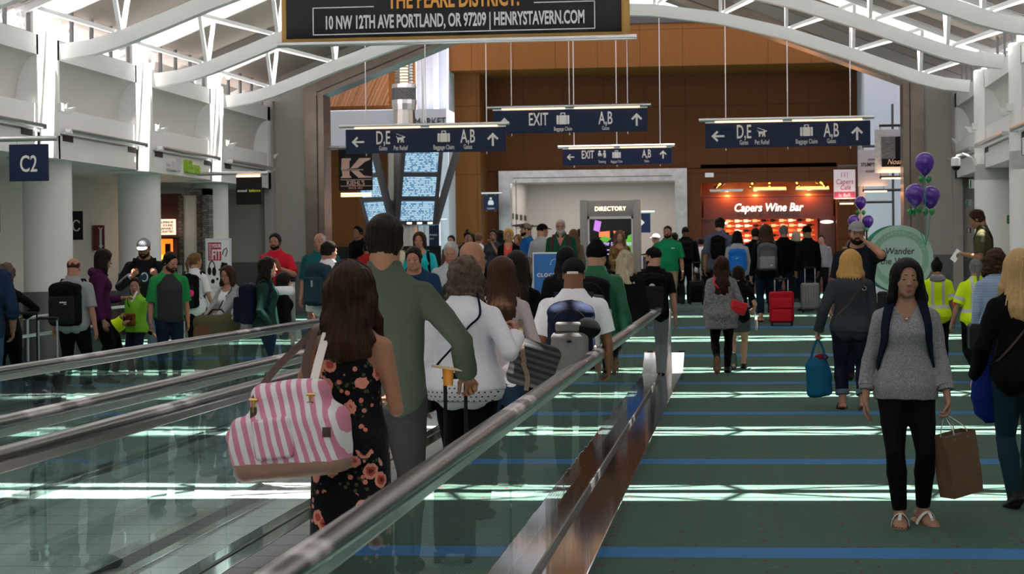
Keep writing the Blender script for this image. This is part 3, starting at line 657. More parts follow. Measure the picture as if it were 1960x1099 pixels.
def wing(side, y, z, label):
    x = xs(side, 0) + ((0.14 if side < 0 else -0.14) if y < 40 else 0.03*side)
    t = thing('wing_sconce', label, 'wall lamp', (x, y, z), 0, 'folded white wing sconces on the columns'); s = 1 if side < 0 else -1
    m = MB(); m.bx(-0.06, 0.03, -0.08, 0.08, -0.07, 0.05, 0.01); m.build('bracket', WHITE, t)
    m = MB()
    for (p1, p2, p3, p4) in (((0, 0.05, -0.03), (s*0.02, 0.30, 0.10), (s*0.02, 0.20, -0.02), (0, 0.06, -0.09)), ((0, 0.05, -0.03), (s*0.16, 0.27, 0.02), (s*0.08, 0.19, -0.10), (0, 0.06, -0.09))):
        q = [Vector(v_) for v_ in (p1, p2, p3, p4)]; q2 = [v_+Vector((0, 0, -0.012)) for v_ in q]
        m._add([v_[:] for v_ in q+q2], [(0, 1, 2, 3), (7, 6, 5, 4), (0, 4, 5, 1), (1, 5, 6, 2), (2, 6, 7, 3), (3, 7, 4, 0)])
    m.build('shade', WHITE, t)
for k, (y, lb_) in enumerate(((28.1, 'white wing sconce on the left column beside the C2 gate sign'), (32.8, 'white wing sconce on the second left column'), (37.5, 'white wing sconce on the third left column above the black shop sign'), (41.75, 'white wing sconce in the left corner beside the steel portal'))): wing(-1, y, 3.86, lb_)
for k, (y, lb_) in enumerate(((32.8, 'white wing sconce on the right column nearest the picture edge'), (37.5, 'white wing sconce on the right column above the dome camera'), (41.4, 'small white wing sconce in the right corner beside the steel portal'))): wing(1, y-0.3, 3.9, lb_)
# coloured shop letters on the left fascia
t = thing('shop_lettering', 'green and white channel letters on the left fascia above the headphone shop', 'sign', (XL+0.03, 35.3, 3.16))
text('sound', (0, -1.35, 0.04), 0.30, mat('frosted_white_letters', (0.75, 0.72, 0.80), 0.4), t, rz=R(90), align='LEFT', ext=0.05, off=0.01, sx=0.95)
text('balance', (0, -0.25, 0.04), 0.30, mat('lime_letters', (0.36, 0.62, 0.03), 0.45), t, rz=R(90), align='LEFT', ext=0.05, off=0.01, sx=0.95)

# shop partition with stone piers, lit display and poster (between the second and third columns)
ys_ = 37.6; DX = 0.42
STONE = brick_mat('grey_stone_tile', (0.30, 0.29, 0.27), (0.13, 0.12, 0.11), (0.05, 0.05, 0.05), 6.0)
STONE2 = brick_mat('brown_stone_tile', (0.20, 0.16, 0.13), (0.09, 0.075, 0.065), (0.03, 0.03, 0.03), 4.0)
m = MB(); m.bx(-10.65, -10.52, ys_-0.1, ys_+0.2, 0.2, 2.98); m.bx(-11.0, -10.52, ys_-0.1, ys_+0.2, 2.86, 2.99); struct(m.build('wall_shop_pier', STONE)).location.x = DX
m = MB(); m.bx(-10.78, -10.65, ys_-0.05, ys_+0.2, 0.2, 2.86); m.bx(-11.14, -11.04, ys_-0.05, ys_+0.2, 0.2, 2.86); struct(m.build('wall_shop_stone', STONE2)).location.x = DX
m = MB(); m.bx(-11.04, -10.78, ys_-0.02, ys_+0.2, 0.2, 2.86); struct(m.build('wall_shop_panel', WALLB)).location.x = DX
m = MB(); m.bx(-12.0, -11.14, ys_, ys_+0.2, 0.2, 2.9); struct(m.build('wall_shop_back', mat('dark_red_panel', (0.06, 0.012, 0.01), 0.5))).location.x = DX
t = thing('display_case', 'lit orange display case with a speaker, left of the stone shop pier', 'display case', (-10.91, ys_-0.16, 1.6))
m = MB(); m.bx(-0.5, 0.19, -0.15, 0.15, 0.42, 0.46); m.bx(-0.5, 0.19, -0.15, 0.15, -0.04, 0.02); m.bx(-0.5, -0.46, -0.15, 0.15, 0, 0.44); m.bx(0.15, 0.19, -0.15, 0.15, 0, 0.44); m.build('case', mat('dark_red_case', (0.10, 0.02, 0.01), 0.4), t)
m = MB(); m.bx(-0.46, 0.15, 0.12, 0.15, 0.02, 0.42); m.build('glowing_back', emit('orange_glow', (1.0, 0.22, 0.02), 1.0), t)
m = MB(); m.bx(-0.46, 0.13, -0.14, 0.0, 0.03, 0.11); m.build('shelf_light', emit('orange_strip', (1.0, 0.42, 0.05), 2.2), t)
m = MB(); m.bx(-0.02, 0.07, -0.1, -0.02, 0.11, 0.33); m.build('speaker', BLACK, t)
m = MB(); m.tube([(-0.24, -0.1, 0.24), (-0.24, -0.06, 0.24)], 0.11, 24); m.build('disc', emit('yellow_disc', (1.0, 0.6, 0.05), 1.5), t)
m = MB(); m.bx(-0.5, 0.17, -0.1, 0.0, 0.5, 0.80); m.build('light_box', emit('warm_lightbox', (1.0, 0.72, 0.52), 1.1), t)
for k, s_ in enumerate(('SUPERIOR', 'SOUND', 'SUSTAINABLY', 'CRAFTED')): text(s_, (0.15, -0.103, 0.72-0.06*k), 0.06, BLACK, t, align='RIGHT', off=0.002)
t = thing('poster', 'black poster of a face wearing white headphones beneath the orange display case', 'poster', (-10.91, ys_-0.12, 0.95))
m = MB(); m.bx(-0.42, 0.25, 0, 0.06, -0.2, 0.56); m.build('frame', mat('grey_frame', (0.35, 0.36, 0.38), 0.4), t)
m = MB(); m.bx(-0.38, 0.17, -0.006, 0.0, -0.16, 0.50); m.build('print', BLACK, t)
GRYP = mat('grey_print', (0.38, 0.38, 0.40), 0.7)
poly_obj('face', [[(-0.13+0.1*math.cos(R(20*i)), 0.17+0.15*math.sin(R(20*i))) for i in range(18)]], GRYP, t, -0.012, -0.006)
poly_obj('headphone_print', [[(-0.15+0.19*math.cos(R(12*i)), 0.25+0.17*math.sin(R(12*i))) for i in range(0, 17)]+[(-0.15+0.15*math.cos(R(12*i)), 0.25+0.13*math.sin(R(12*i))) for i in range(16, -1, -1)], [(0.0+0.075*math.cos(R(20*i)), 0.2+0.09*math.sin(R(20*i))) for i in range(18)]], mat('pale_print', (0.62, 0.63, 0.66), 0.7), t, -0.018, -0.012)

# free-standing poster stand
t = thing('poster_stand', 'white framed headphone poster stand beside the third left column', 'poster stand', (-9.0, 34.0, floor_z(34)))
FRM = mat('pale_frame', (0.62, 0.66, 0.72), 0.4); PAP = mat('white_paper', (0.78, 0.78, 0.80), 0.8); RED = mat('red_print', (0.48, 0.02, 0.06), 0.7)
m = MB(); m.bx(-0.23, 0.23, 0.0, 0.04, 0.2, 1.65, 0.006); m.bx(-0.24, 0.24, -0.2, 0.24, 0.0, 0.03, 0.006); m.bx(-0.03, 0.03, 0.0, 0.03, 0.02, 0.3); m.build('frame', FRM, t)
m = MB(); m.bx(-0.195, 0.195, -0.006, 0.0, 0.80, 1.615); m.build('upper_print', PAP, t)
m = MB(); m.bx(-0.195, 0.195, -0.006, 0.0, 0.22, 0.765); m.build('lower_print', PAP, t)
m = MB(); m.bx(-0.18, 0.055, -0.010, -0.006, 1.26, 1.58); m.build('red_block', RED, t)
text('CUSTOMIZE', (-0.12, -0.012, 1.275), 0.058, PAP, t, rz=0, rx=R(90), sx=0.9, align='LEFT', name='side_lettering').rotation_euler = (R(90), R(-90), 0)
text('YOUR', (-0.03, -0.012, 1.49), 0.088, PAP, t, sx=0.66, off=0.003); text('FIT', (-0.03, -0.012, 1.285), 0.24, PAP, t, sx=0.52, off=0.006)
hp = MB(); hp.tube([(-0.115+0.055*math.cos(a), -0.01, 1.12+0.13*math.sin(a)) for a in np.linspace(0.1, 3.0, 14)], 0.010, 6); hp.ball((-0.16, -0.01, 1.08), (0.035, 0.01, 0.075), 12); hp.ball((-0.075, -0.01, 1.07), (0.038, 0.01, 0.08), 12); hp.build('headphone_picture', BLACK, t, smooth=True)
hp = MB(); hp.tube([(0.075, -0.009, 1.36), (0.10, -0.009, 1.45), (0.15, -0.009, 1.48), (0.165, -0.009, 1.42), (0.13, -0.009, 1.33)], 0.008, 6); hp.build('neckband_picture', BLACK, t)
hp = MB(); hp.box((0.10, -0.009, 1.16), (0.11, 0.006, 0.13), Matrix.Rotation(R(12), 3, 'Y')); hp.build('case_picture', BLACK, t)
hp = MB(); hp.ball((-0.10, -0.009, 0.90), (0.035, 0.004, 0.04), 10); hp.ball((-0.02, -0.009, 0.94), (0.022, 0.004, 0.025), 10); hp.ball((0.02, -0.009, 1.10), (0.018, 0.004, 0.02), 10); hp.build('earbud_picture', BLACK, t)
hp = MB(); hp.tube([(0.0+0.13*math.cos(a), -0.009, 0.50+0.10*math.sin(a)) for a in np.linspace(0.6, 5.6, 24)], 0.012, 6); hp.build('ring_picture', GRYP, t)
for k, s_ in enumerate(('Get the', 'of your', 'with Apple')): text(s_, (0.0, -0.008, 0.70-0.055*k), 0.05, GRYP, t)

# red wall plate with a white arrow, and a small black and white panel, on the left shop wall
t = thing('fire_hose_sign', 'dark red wall plate with white downward arrow on the left shop wall', 'sign', (-11.52, 35.15, 1.80), R(20))
m = MB(); m.bx(-0.10, 0.10, 0.0, 0.10, 0, 0.46); m.build('plate', mat('deep_red', (0.16, 0.008, 0.015), 0.5), t)
poly_obj('arrow', [[(0.03, 0.03), (0.075, 0.09), (0.05, 0.09), (0.05, 0.37), (0.075, 0.43), (0.03, 0.40), (-0.015, 0.43), (0.01, 0.37), (0.01, 0.09), (-0.015, 0.09)]], SIGNW, t, -0.006, 0.0)
t = thing('shop_sign', 'black and white panel behind the first left column', 'sign', (-11.45, 33.55, 1.98), R(15)); m = MB(); m.bx(-0.28, 0.16, 0, 0.05, 0, 0.5); m.build('panel', BLACK, t)
m = MB(); m.tube([(0.05+0.06*math.cos(a), -0.008, 0.25+0.09*math.sin(a)) for a in np.linspace(0.5, 5.8, 20)], 0.012, 6); m.build('ring_print', SIGNW, t)
t = thing('shop_sign', 'black panel with a white curved mark at the left picture edge', 'sign', (-11.3, 29.4, 2.1), R(15)); m = MB(); m.bx(-0.4, 0.1, 0, 0.05, -0.03, 0.42); m.build('panel', BLACK, t)
m = MB(); m.tube([(-0.1+0.12*math.cos(a), -0.008, 0.16+0.12*math.sin(a)) for a in np.linspace(-0.6, 1.6, 14)], 0.014, 6); m.build('mark', SIGNW, t)
# low steel guard rails in front of the left wainscot
t = thing('guard_rail', 'double steel guard rail along the left wainscot behind the luggage', 'rail', (-9.35, 29.5, 0))
for z in (0.62, 0.86):
    m = MB(); m.tube([(0, -4.5, z), (0, 6.0, z+0.1)], 0.022, 8); m.build('rail', ALU, t, smooth=True)
for y in (-4.0, -1.5, 1.0, 3.5, 5.8):
    m = MB(); m.tube([(0, y, 0.0 if y < 0 else 0.0), (0, y, 0.9)], 0.02, 8); m.build('post', ALU, t, smooth=True)
# waste bins
def bin_(x, y, label, hgt=1.0):
    t = thing('waste_bin', label, 'waste bin', (x, y, floor_z(y)), 0, 'steel waste bins with black lids')
    m = MB(); m.lathe([(0.24, 0), (0.25, 0.05), (0.25, hgt-0.22), (0.24, hgt-0.2)], (0, 0, 0), 32); m.build('drum', STEEL, t, smooth=True)
    m = MB(); m.lathe([(0.27, hgt-0.22), (0.275, hgt-0.15), (0.275, hgt-0.02), (0.25, hgt), (0.13, hgt)], (0, 0, 0), 32); m.build('lid', BLACK, t, smooth=True)
bin_(-8.03, 34.6, 'steel waste bin with black lid, taller one behind the woman in grey cardigan', 1.06)
bin_(-7.95, 33.3, 'steel waste bin with black lid, lower one nearer the woman in grey cardigan', 0.90)

# ------------------------------------------------------------------ far hall: departure screens around a pylon
fx, fy = -8.35, 50.0; fz = 0.46
t = thing('departure_board', 'pylon of departure screens leaning outward beneath the left blue sign', 'departure board', (fx, fy, fz))
m = MB(); m.lathe([(0.30, 0.0), (0.30, 2.2), (0.46, 2.6), (0.44, 4.0), (0.28, 4.4), (0.27, 4.9)], (0, 0, 0), 12); m.build('pylon', STEEL, t)
m = MB(); m.lathe([(0.30, 4.9), (0.32, 5.05), (0.32, 5.15)], (0, 0, 0), 16); m.lathe([(0.32, 5.45), (0.31, 5.55)], (0, 0, 0), 16); m.build('collar', ALU, t)
m = MB(); m.lathe([(0.31, 5.15), (0.31, 5.45)], (0, 0, 0), 16); m.build('collar_tiles', brick_mat('dark_tile', (0.05, 0.05, 0.06), (0.09, 0.09, 0.1), (0.4, 0.4, 0.42), 7.0), t)
m = MB()
for k in range(14): m.lathe([(0.22, 5.58+k*0.075), (0.24, 5.60+k*0.075), (0.22, 5.62+k*0.075)], (0, 0, 0), 16)
m.build('lantern_fin', ALU, t)
m = MB(); m.lathe([(0.10, 5.5), (0.10, 6.7)], (0, 0, 0), 12); m.build('lantern_tube', emit('lantern', (1.0, 0.6, 0.3), 3.0), t)
def screen_mat():
    m, N, L, b = nodes('flight_screen'); tc = N.new('ShaderNodeTexCoord'); sp = N.new('ShaderNodeSeparateXYZ'); L.new(tc.outputs['Object'], sp.inputs[0])
    rows = mnode(N, L, 'FRACT', mnode(N, L, 'MULTIPLY', sp.outputs[2], 22)); rm = mnode(N, L, 'GREATER_THAN', rows, 0.45)
    mp = N.new('ShaderNodeMapping'); mp.inputs['Scale'].default_value = (28, 1, 22); L.new(tc.outputs['Object'], mp.inputs[0])
    nz = N.new('ShaderNodeTexWhiteNoise'); sn = N.new('ShaderNodeVectorMath'); sn.operation = 'FLOOR'; L.new(mp.outputs[0], sn.inputs[0]); L.new(sn.outputs[0], nz.inputs[0])
    k = mnode(N, L, 'MULTIPLY', rm, mnode(N, L, 'GREATER_THAN', nz.outputs['Value'], 0.35))
    c = mixc(N, L, k, lin((0.12, 0.28, 0.46)), lin((0.62, 0.85, 0.95)))
    L.new(c, b.inputs['Emission Color']); b.inputs['Emission Strength'].default_value = 0.75; b.inputs['Base Color'].default_value = (0.01, 0.01, 0.01, 1); b.inputs['Roughness'].default_value = 0.3
    return m
SCR = screen_mat(); BEZ = mat('screen_housing', (0.10, 0.10, 0.11), 0.4, 0.4)
TEAL = mat('teal_header', (0.30, 0.50, 0.50), 0.5)
for k, az in enumerate((28, -44, 100, 172, 244)):
    f = bpy.data.objects.new('screen_column', None); C.objects.link(f); f.parent = t
    # each screen column: bezel frame leaning outward; built in its own plane then leaned
    Mx = Matrix.Rotation(R(az), 4, 'Z') @ Matrix.Translation((0, -0.86, 2.05)) @ Matrix.Rotation(R(17), 4, 'X')
    f.matrix_local = Mx
    m = MB()
    m.bx(-0.54, -0.44, 0.0, 0.16, -0.08, 1.86); m.bx(0.44, 0.54, 0.0, 0.16, -0.08, 1.86)
    for z in (-0.08, 0.54, 1.17): m.bx(-0.44, 0.44, 0.0, 0.16, z, z+0.09)
    m.bx(-0.5, 0.5, 0.12, 0.17, -0.05, 1.85); m.build('housing', BEZ, f)
    for j, z in enumerate((0.02, 0.645, 1.27)):
        m = MB(); m.bx(-0.435, 0.435, 0.03, 0.05, z, z+0.50, 0.0); m.build('screen', SCR, f)
    m = MB(); m.bx(-0.52, 0.52, -0.01, 0.17, 1.84, 2.12); m.build('header', TEAL, f)
    text('DEPARTURES', (0, -0.02, 1.92), 0.16, BLACK, f, sx=0.72, shear=0.25)
    m = MB()
    for x in (-0.25, 0.02, 0.3): m.bx(x, x+0.12, -0.005, 0.0, -0.06, -0.02)
    m.build('status_light', emit('small_white_lamp', (1, 0.95, 0.8), 3.0), f)
# pale market fascia with round green letter disc
t = thing('shop_fascia', 'long pale grey fascia with a green disc and dark letters behind the screens', 'sign', (-9.9, 55.0, 5.3))
m = MB(); m.bx(-2.6, 1.9, 0, 1.58, -0.55, 0.45); m.build('panel', LAV, t)
m = MB(); m.lathe([(0.38, -0.04), (0.42, 0), (0.38, 0.04)], (0, 0, 0), 32)
o = m.build('disc', mat('sage_green', (0.11, 0.22, 0.17), 0.5), t, smooth=True); o.rotation_euler = (R(90), 0, 0); o.location = (0.74, -0.10, 0.28); o.scale = (0.62, 1.3, 1)
text('the', (0.74, -0.16, -0.10), 0.32, LAV, t, sx=0.8); text('MARKET', (1.0, -0.03, 0.0), 0.30, mat('charcoal_letters', (0.03, 0.03, 0.035), 0.5), t, sx=0.78, align='LEFT', ext=0.03)
m = MB(); m.bx(-12, -9.9, 56.6, 56.7, 6.0, 7.4); struct(m.build('window_2', emit('cafe_glow', (0.9, 0.5, 0.3), 0.5)))
# vertical blue sign on a post and small sign by the doorway
t = thing('post_sign', 'narrow blue vertical sign clamped between two bars on a thin post', 'sign', (-8.0, 52.0, fz))
m = MB(); m.tube([(-0.18, 0, 0), (-0.18, 0, 6.5)], 0.03, 10); m.build('post', ALU, t)
m = MB(); m.bx(-0.06, 0.20, -0.02, 0.02, 1.32, 2.05); m.build('panel', NAVY, t)
for z in (1.24, 2.14):
    m = MB(); m.tube([(-0.28, 0, z), (0.42, 0, z)], 0.022, 8); m.build('bar', ALU, t)
text('PREFERRED', (-0.05, -0.022, 1.72), 0.06, SIGNW, t, sx=0.7, align='LEFT'); text('Special', (-0.05, -0.022, 1.63), 0.06, SIGNW, t, sx=0.7, align='LEFT')
t, wd, hh = blade('small_sign', 'small navy sign with a nursing pictogram left of the doorway', -7.42, -7.0, 58.5, 2.98, 3.42, NAVY, xwall=-7.55)
poly_obj('pictogram', icon('nurse'), SIGNW, t, -0.026, -0.019, 0, 0.14, 0.25); text('Lactation', (0, -0.022, 0.04), 0.075, SIGNW, t, sx=0.8)
for x, lb_, ic in ((-4.35, 'small navy sign with an up arrow left of the directory kiosk', 'up'), (-3.06, 'small navy sign with a right arrow beside the directory kiosk', 'right')):
    t, wd, hh = blade('small_sign', lb_, x, x+0.62, 57.0, 2.25, 2.8, NAVY, xwall=x-0.1, rail_dz=0.04); poly_obj('pictogram', icon(ic), SIGNW, t, -0.026, -0.019, 0.0, 0.13, 0.32)

# directory kiosk
t = thing('directory_kiosk', 'tall grey kiosk headed DIRECTORY with a dark lit screen', 'kiosk', (-2.92, 46.5, fz))
KG = mat('kiosk_grey', (0.34, 0.32, 0.31), 0.4, 0.4)
m = MB(); m.bx(-0.71, -0.53, -0.12, 0.12, 0, 2.46, 0.05); m.bx(0.53, 0.71, -0.12, 0.12, 0, 2.46, 0.05); m.bx(-0.6, 0.6, -0.08, 0.12, 2.04, 2.44, 0.02); m.bx(-0.6, 0.6, -0.08, 0.12, 0, 0.55, 0.02); m.build('cabinet', KG, t, smooth=True)
m = MB(); m.bx(-0.53, -0.49, -0.10, 0.0, 0.5, 2.06); m.bx(0.49, 0.53, -0.10, 0.0, 0.5, 2.06); m.bx(-0.53, 0.53, -0.10, 0.0, 2.0, 2.06); m.build('screen_frame', ALU, t)
m = MB(); m.bx(-0.5, 0.5, -0.05, 0.05, 0.5, 2.02); m.build('screen', mat('black_screen', (0.008, 0.01, 0.014), 0.12), t)
text('DIRECTORY', (0, -0.085, 2.19), 0.155*0.93, emit('warm_letters', (1.0, 0.82, 0.55), 2.6), t, sx=0.88, off=0.0, sp=1.08)
PUR = emit('purple_print', (0.55, 0.20, 0.75), 0.7); ORG = emit('orange_print_lit', (0.9, 0.25, 0.10), 0.6); GRL = emit('green_print_lit', (0.12, 0.45, 0.05), 0.5); LILA = emit('lilac_print', (0.62, 0.45, 0.95), 0.9)
poly_obj('purple_card', [[(-0.40, 1.74), (-0.26, 1.70), (-0.21, 1.94), (-0.36, 1.98)]], PUR, t, -0.056, -0.05)
poly_obj('orange_basket', [[(-0.27, 1.58), (-0.02, 1.56), (-0.02, 1.72), (-0.27, 1.70)], [(0.10, 1.60), (0.34, 1.70), (0.06, 1.72)]], ORG, t, -0.056, -0.05)
poly_obj('leaf_print', [[(-0.30, 1.50), (-0.10, 1.45), (0.02, 1.54), (-0.15, 1.62)], [(0.36, 1.2), (0.5, 1.2), (0.5, 1.65), (0.40, 1.60)], [(0.30, 1.45), (0.42, 1.42), (0.45, 1.6)]], GRL, t, -0.056, -0.05)
text('Welcome to Oregon', (0, -0.058, 1.38), 0.155, LILA, t, sx=0.78, shear=0.25); text('WINE COUNTRY', (0, -0.058, 1.17), 0.17, LILA, t, sx=0.62, off=0.002)
for k, (x, z) in enumerate(((-0.27, 1.06), (-0.20, 1.10), (-0.32, 1.11), (-0.25, 0.98))):
    pass
m = MB(); [m.ball((x, -0.05, z), 0.055, 12) for x, z in ((-0.27, 1.04), (-0.18, 1.08), (-0.33, 1.08), (-0.24, 0.95))]; m.build('berry_print', emit('berry_red', (0.5, 0.03, 0.03), 0.5), t, smooth=True)
m = MB(); m.bx(-2.9, -1.9, 62.0, 62.8, 0.46, 1.55); o = tag(m.build('service_counter', mat('counter_purple', (0.05, 0.03, 0.07), 0.4)), 'dark counter behind the directory kiosk by the doorway', 'counter')
m = MB(); m.bx(-1.8, -0.8, -0.5, 0.4, 0.0, 0.05); o2 = m.build('counter_top', mat('counter_wood', (0.45, 0.25, 0.14), 0.4), o); o2.location = (-1.1, 62.4, 1.55)

# blue standing sign by the walkway end
t = thing('standing_sign', 'blue standing sign board with CLOC lettering behind the man in the mesh cap', 'sign', (-3.31, 36.0, floor_z(36)))
m = MB(); m.bx(-0.38, 0.38, 0.0, 0.05, 0.0, 1.24, 0.008); m.build('frame', ALU, t)
m = MB(); m.bx(-0.355, 0.355, -0.008, 0.0, 0.1, 1.215); m.build('panel', mat('bright_blue_print', (0.02, 0.17, 0.52), 0.5), t)
text('CLOCK', (-0.30, -0.012, 0.80), 0.088, SIGNW, t, align='LEFT', off=0.004, sp=1.3); text('PLAZA', (-0.11, -0.012, 0.70), 0.088, SIGNW, t, align='LEFT', off=0.004, sp=1.3)
for k in range(9):
    a = R(20+k*17); 
m = MB(); [m.ball((0.05+0.10*math.cos(R(20*k)), -0.012, 1.02+0.10*math.sin(R(20*k))), (0.010, 0.004, 0.010), 8) for k in range(10)]; m.build('dot_print', SIGNW, t)
m = MB(); m.ball((-0.20, -0.012, 0.50), (0.035, 0.004, 0.035), 14); m.build('seal_print', mat('lime_print', (0.35, 0.6, 0.08), 0.6), t)
# low black display rack with promotional boards in the far hall left
t = thing('display_rack', 'low black food display with lettered boards behind the two older women', 'display rack', (-8.2, 46.0, fz))
m = MB(); m.bx(-1.3, 1.3, 0, 0.7, 0, 0.95, 0.02); m.bx(-1.35, 1.35, -0.1, 0.0, 0.95, 1.42); m.build('body', BLACK, t)
m = MB(); m.bx(-1.33, -1.2, -0.105, -0.1, 1.0, 1.4); m.build('green_print', mat('green_board', (0.1, 0.3, 0.15), 0.6), t)
text('A HEALTHY', (-0.35, -0.105, 1.24), 0.12, GRYP, t, align='CENTER'); text('TRAVELER IS HAPPY', (-0.35, -0.105, 1.08), 0.10, GRYP, t, align='CENTER', sx=0.8); text('TREAT YOUR', (0.75, -0.105, 1.24), 0.12, GRYP, t); text('SWEET TOOTH', (0.75, -0.105, 1.08), 0.11, GRYP, t)
t = thing('merchandise_rack', 'tall dark rack of hanging goods beside the left portal jamb', 'display rack', (-8.0, 45.0, fz))
m = MB(); m.tube([(0, 0, 0), (0, 0, 1.95)], 0.04, 10); m.lathe([(0.3, 0), (0.3, 0.04), (0.05, 0.06)], (0, 0, 0), 24); m.build('post', DARKM, t)
for j in range(7):
    for i in range(8):
        a = 2*PI*i/8+j*0.3; m = MB(); m.box((0.2*math.cos(a), 0.2*math.sin(a), 0.35+0.24*j), (0.10, 0.07, 0.2), Matrix.Rotation(a, 3, 'Z'), 0.015); m.build('pack', BLACK if (i+j) % 5 else DARKM, t)

# ------------------------------------------------------------------ wine bar in the wood wall
t = thing('wine_bar', 'dark red wine bar front with glowing bottle racks in the wood wall', 'bar', (0.96, YB+0.9, fz))
MAH = mat('mahogany', (0.085, 0.020, 0.012), 0.35)
m = MB(); m.bx(-1.95, 1.95, 0.0, 0.12, 2.26, 2.90); m.build('fascia', MAH, t)
m = MB(); m.bx(-2.0, 2.0, -0.04, 0.0, 2.2, 2.27); m.bx(-2.0, 2.0, -0.04, 0.0, 2.88, 2.94); m.build('moulding', MAH, t)
m = MB(); m.bx(-2.0, -1.62, 0, 0.5, 0, 2.26); m.bx(1.55, 2.0, 0, 0.5, 0, 2.26); m.bx(-2.0, 2.0, 0.55, 0.65, 0, 2.26); m.build('cabinet', MAH, t)
m = MB(); m.bx(-1.9, 1.9, -1.2, -0.7, 0, 1.05, 0.02); m.build('counter', MAH, t)
text('Capers Wine Bar', (0.0, -0.05, 2.44), 0.34, emit('cream_neon', (1.0, 0.93, 0.86), 2.2), t, sx=0.86, ext=0.015, off=0.002, shear=0.2)
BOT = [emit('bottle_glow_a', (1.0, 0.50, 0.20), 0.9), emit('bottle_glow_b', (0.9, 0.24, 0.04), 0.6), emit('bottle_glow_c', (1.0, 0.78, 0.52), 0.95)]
rnd = random.Random(3)
dark_b = mat('dark_bottle', (0.02, 0.008, 0.005), 0.2)
for j in range(9):
    for i in range(11):
        x = -1.45+i*0.27+(0.03 if j % 2 else 0); z = 2.16-j*0.15
        if z < 1.0: continue
        r_ = rnd.random()
        b = MB(); b.tube([(x-0.10, 0.35, z), (x+0.02, 0.35, z), (x+0.05, 0.35, z), (x+0.13, 0.35, z)], [0.042, 0.042, 0.016, 0.014], 10)
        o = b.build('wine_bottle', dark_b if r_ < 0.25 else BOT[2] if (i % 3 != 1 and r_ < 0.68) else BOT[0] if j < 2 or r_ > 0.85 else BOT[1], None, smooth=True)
        o.location = (0.96, YB+0.9, fz)
        tag(o, 'wine bottle lying in the glowing rack behind the bar', 'bottle', 'bottles in the wine rack')
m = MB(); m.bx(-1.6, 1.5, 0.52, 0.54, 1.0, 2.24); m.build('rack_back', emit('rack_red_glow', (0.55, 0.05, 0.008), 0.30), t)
for x in (-1.36, -0.42, 1.35): point('bar_spot', (0.96+x*0.9, YB+0.65, fz+2.98), 45, (1.0, 0.34, 0.08), 0.04)
for x0, x1, lit in ((-1.75, -0.75, False), (-0.45, 0.55, True), (0.82, 1.82, True)):
    o = thing('linear_lamp', 'amber linear lamp %s above the wine bar lettering' % ('unlit at left' if not lit else 'over the middle letters' if x0 < 0 else 'over the last letters'), 'lamp', (0.96, YB+0.5, fz+3.05), 0, 'linear lamps above the wine bar')
    m = MB(); m.bx(x0, x1, -0.05, 0.05, 0, 0.06); m.build('housing', ALU, o)
    m = MB(); m.bx(x0+0.02, x1-0.02, -0.055, -0.02, 0.03, 0.10) if lit else m.bx(x0+0.02, x1-0.02, -0.03, 0.03, -0.01, 0.0); m.build('diffuser', AMBER if lit else ALU, o)
    for x in (x0+0.1, x1-0.1):
        m = MB(); m.tube([(x, 0, 0.06), (x, 0, 0.30)], 0.008, 6); m.build('stem', DARKM, o)
m = MB(); m.bx(-1.2, 3.1, YB+1.8, YB+2.0, 0.4, 3.95); struct(m.build('wall_bar_rear', MAH))
m = MB(); m.bx(-1.05, 2.98, YB+0.2, YB+3.0, 3.85, 3.95); struct(m.build('ceiling_wine_bar', mat('bar_ceiling', (0.30, 0.24, 0.18), 0.8)))
m = MB(); m.bx(-1.2, -1.05, YB+0.2, YB+3.0, 0.4, 3.9); m.bx(2.98, 3.1, YB+0.2, YB+3.0, 0.4, 3.9); struct(m.build('wall_wine_bar', MAH))
for k, x in enumerate((-0.35, 0.55, 1.0, 1.75, 2.4)):
    o = thing('track_spotlight', 'dark spotlight under the bar soffit, %s from the left' % ordn[min(k, 3)] if k < 4 else 'dark spotlight under the bar soffit, last at the right', 'spotlight', (x, YB+0.42, 3.78), 0, 'spotlights above the wine bar')
    sx = (k-2)*0.14
    m = MB(); m.tube([(0, 0.1, -0.02), (sx, -0.12, -0.16)], 0.05, 12); m.build('barrel', DARKM, o, smooth=True)
    m = MB(); m.tube([(sx*0.4, -0.02, -0.05), (sx*0.9, -0.125, -0.165)], 0.028, 10); m.build('lens', AMBER, o, smooth=True)
for x in (-1.05, 1.3): 
    m = MB(); m.ball((0, 0, 0), (0.2, 0.12, 0.05), 14); o = m.build('bar_lamp', emit('cool_lamp', (0.9, 0.95, 0.9), 1.5), None, smooth=True); o.location = (0.96+x*1.35, YB+0.85, 2.55)
    tag(o, 'pale glowing lamp at the %s end of the bottle racks' % ('left' if x < 0 else 'right'), 'lamp')
m = MB(); m.bx(-0.92, -0.66, YB-0.06, YB, 3.92, 4.05, 0.01); tag(m.build('wall_speaker', ALU), 'small grey box fixed on the wood wall above the bar', 'speaker')

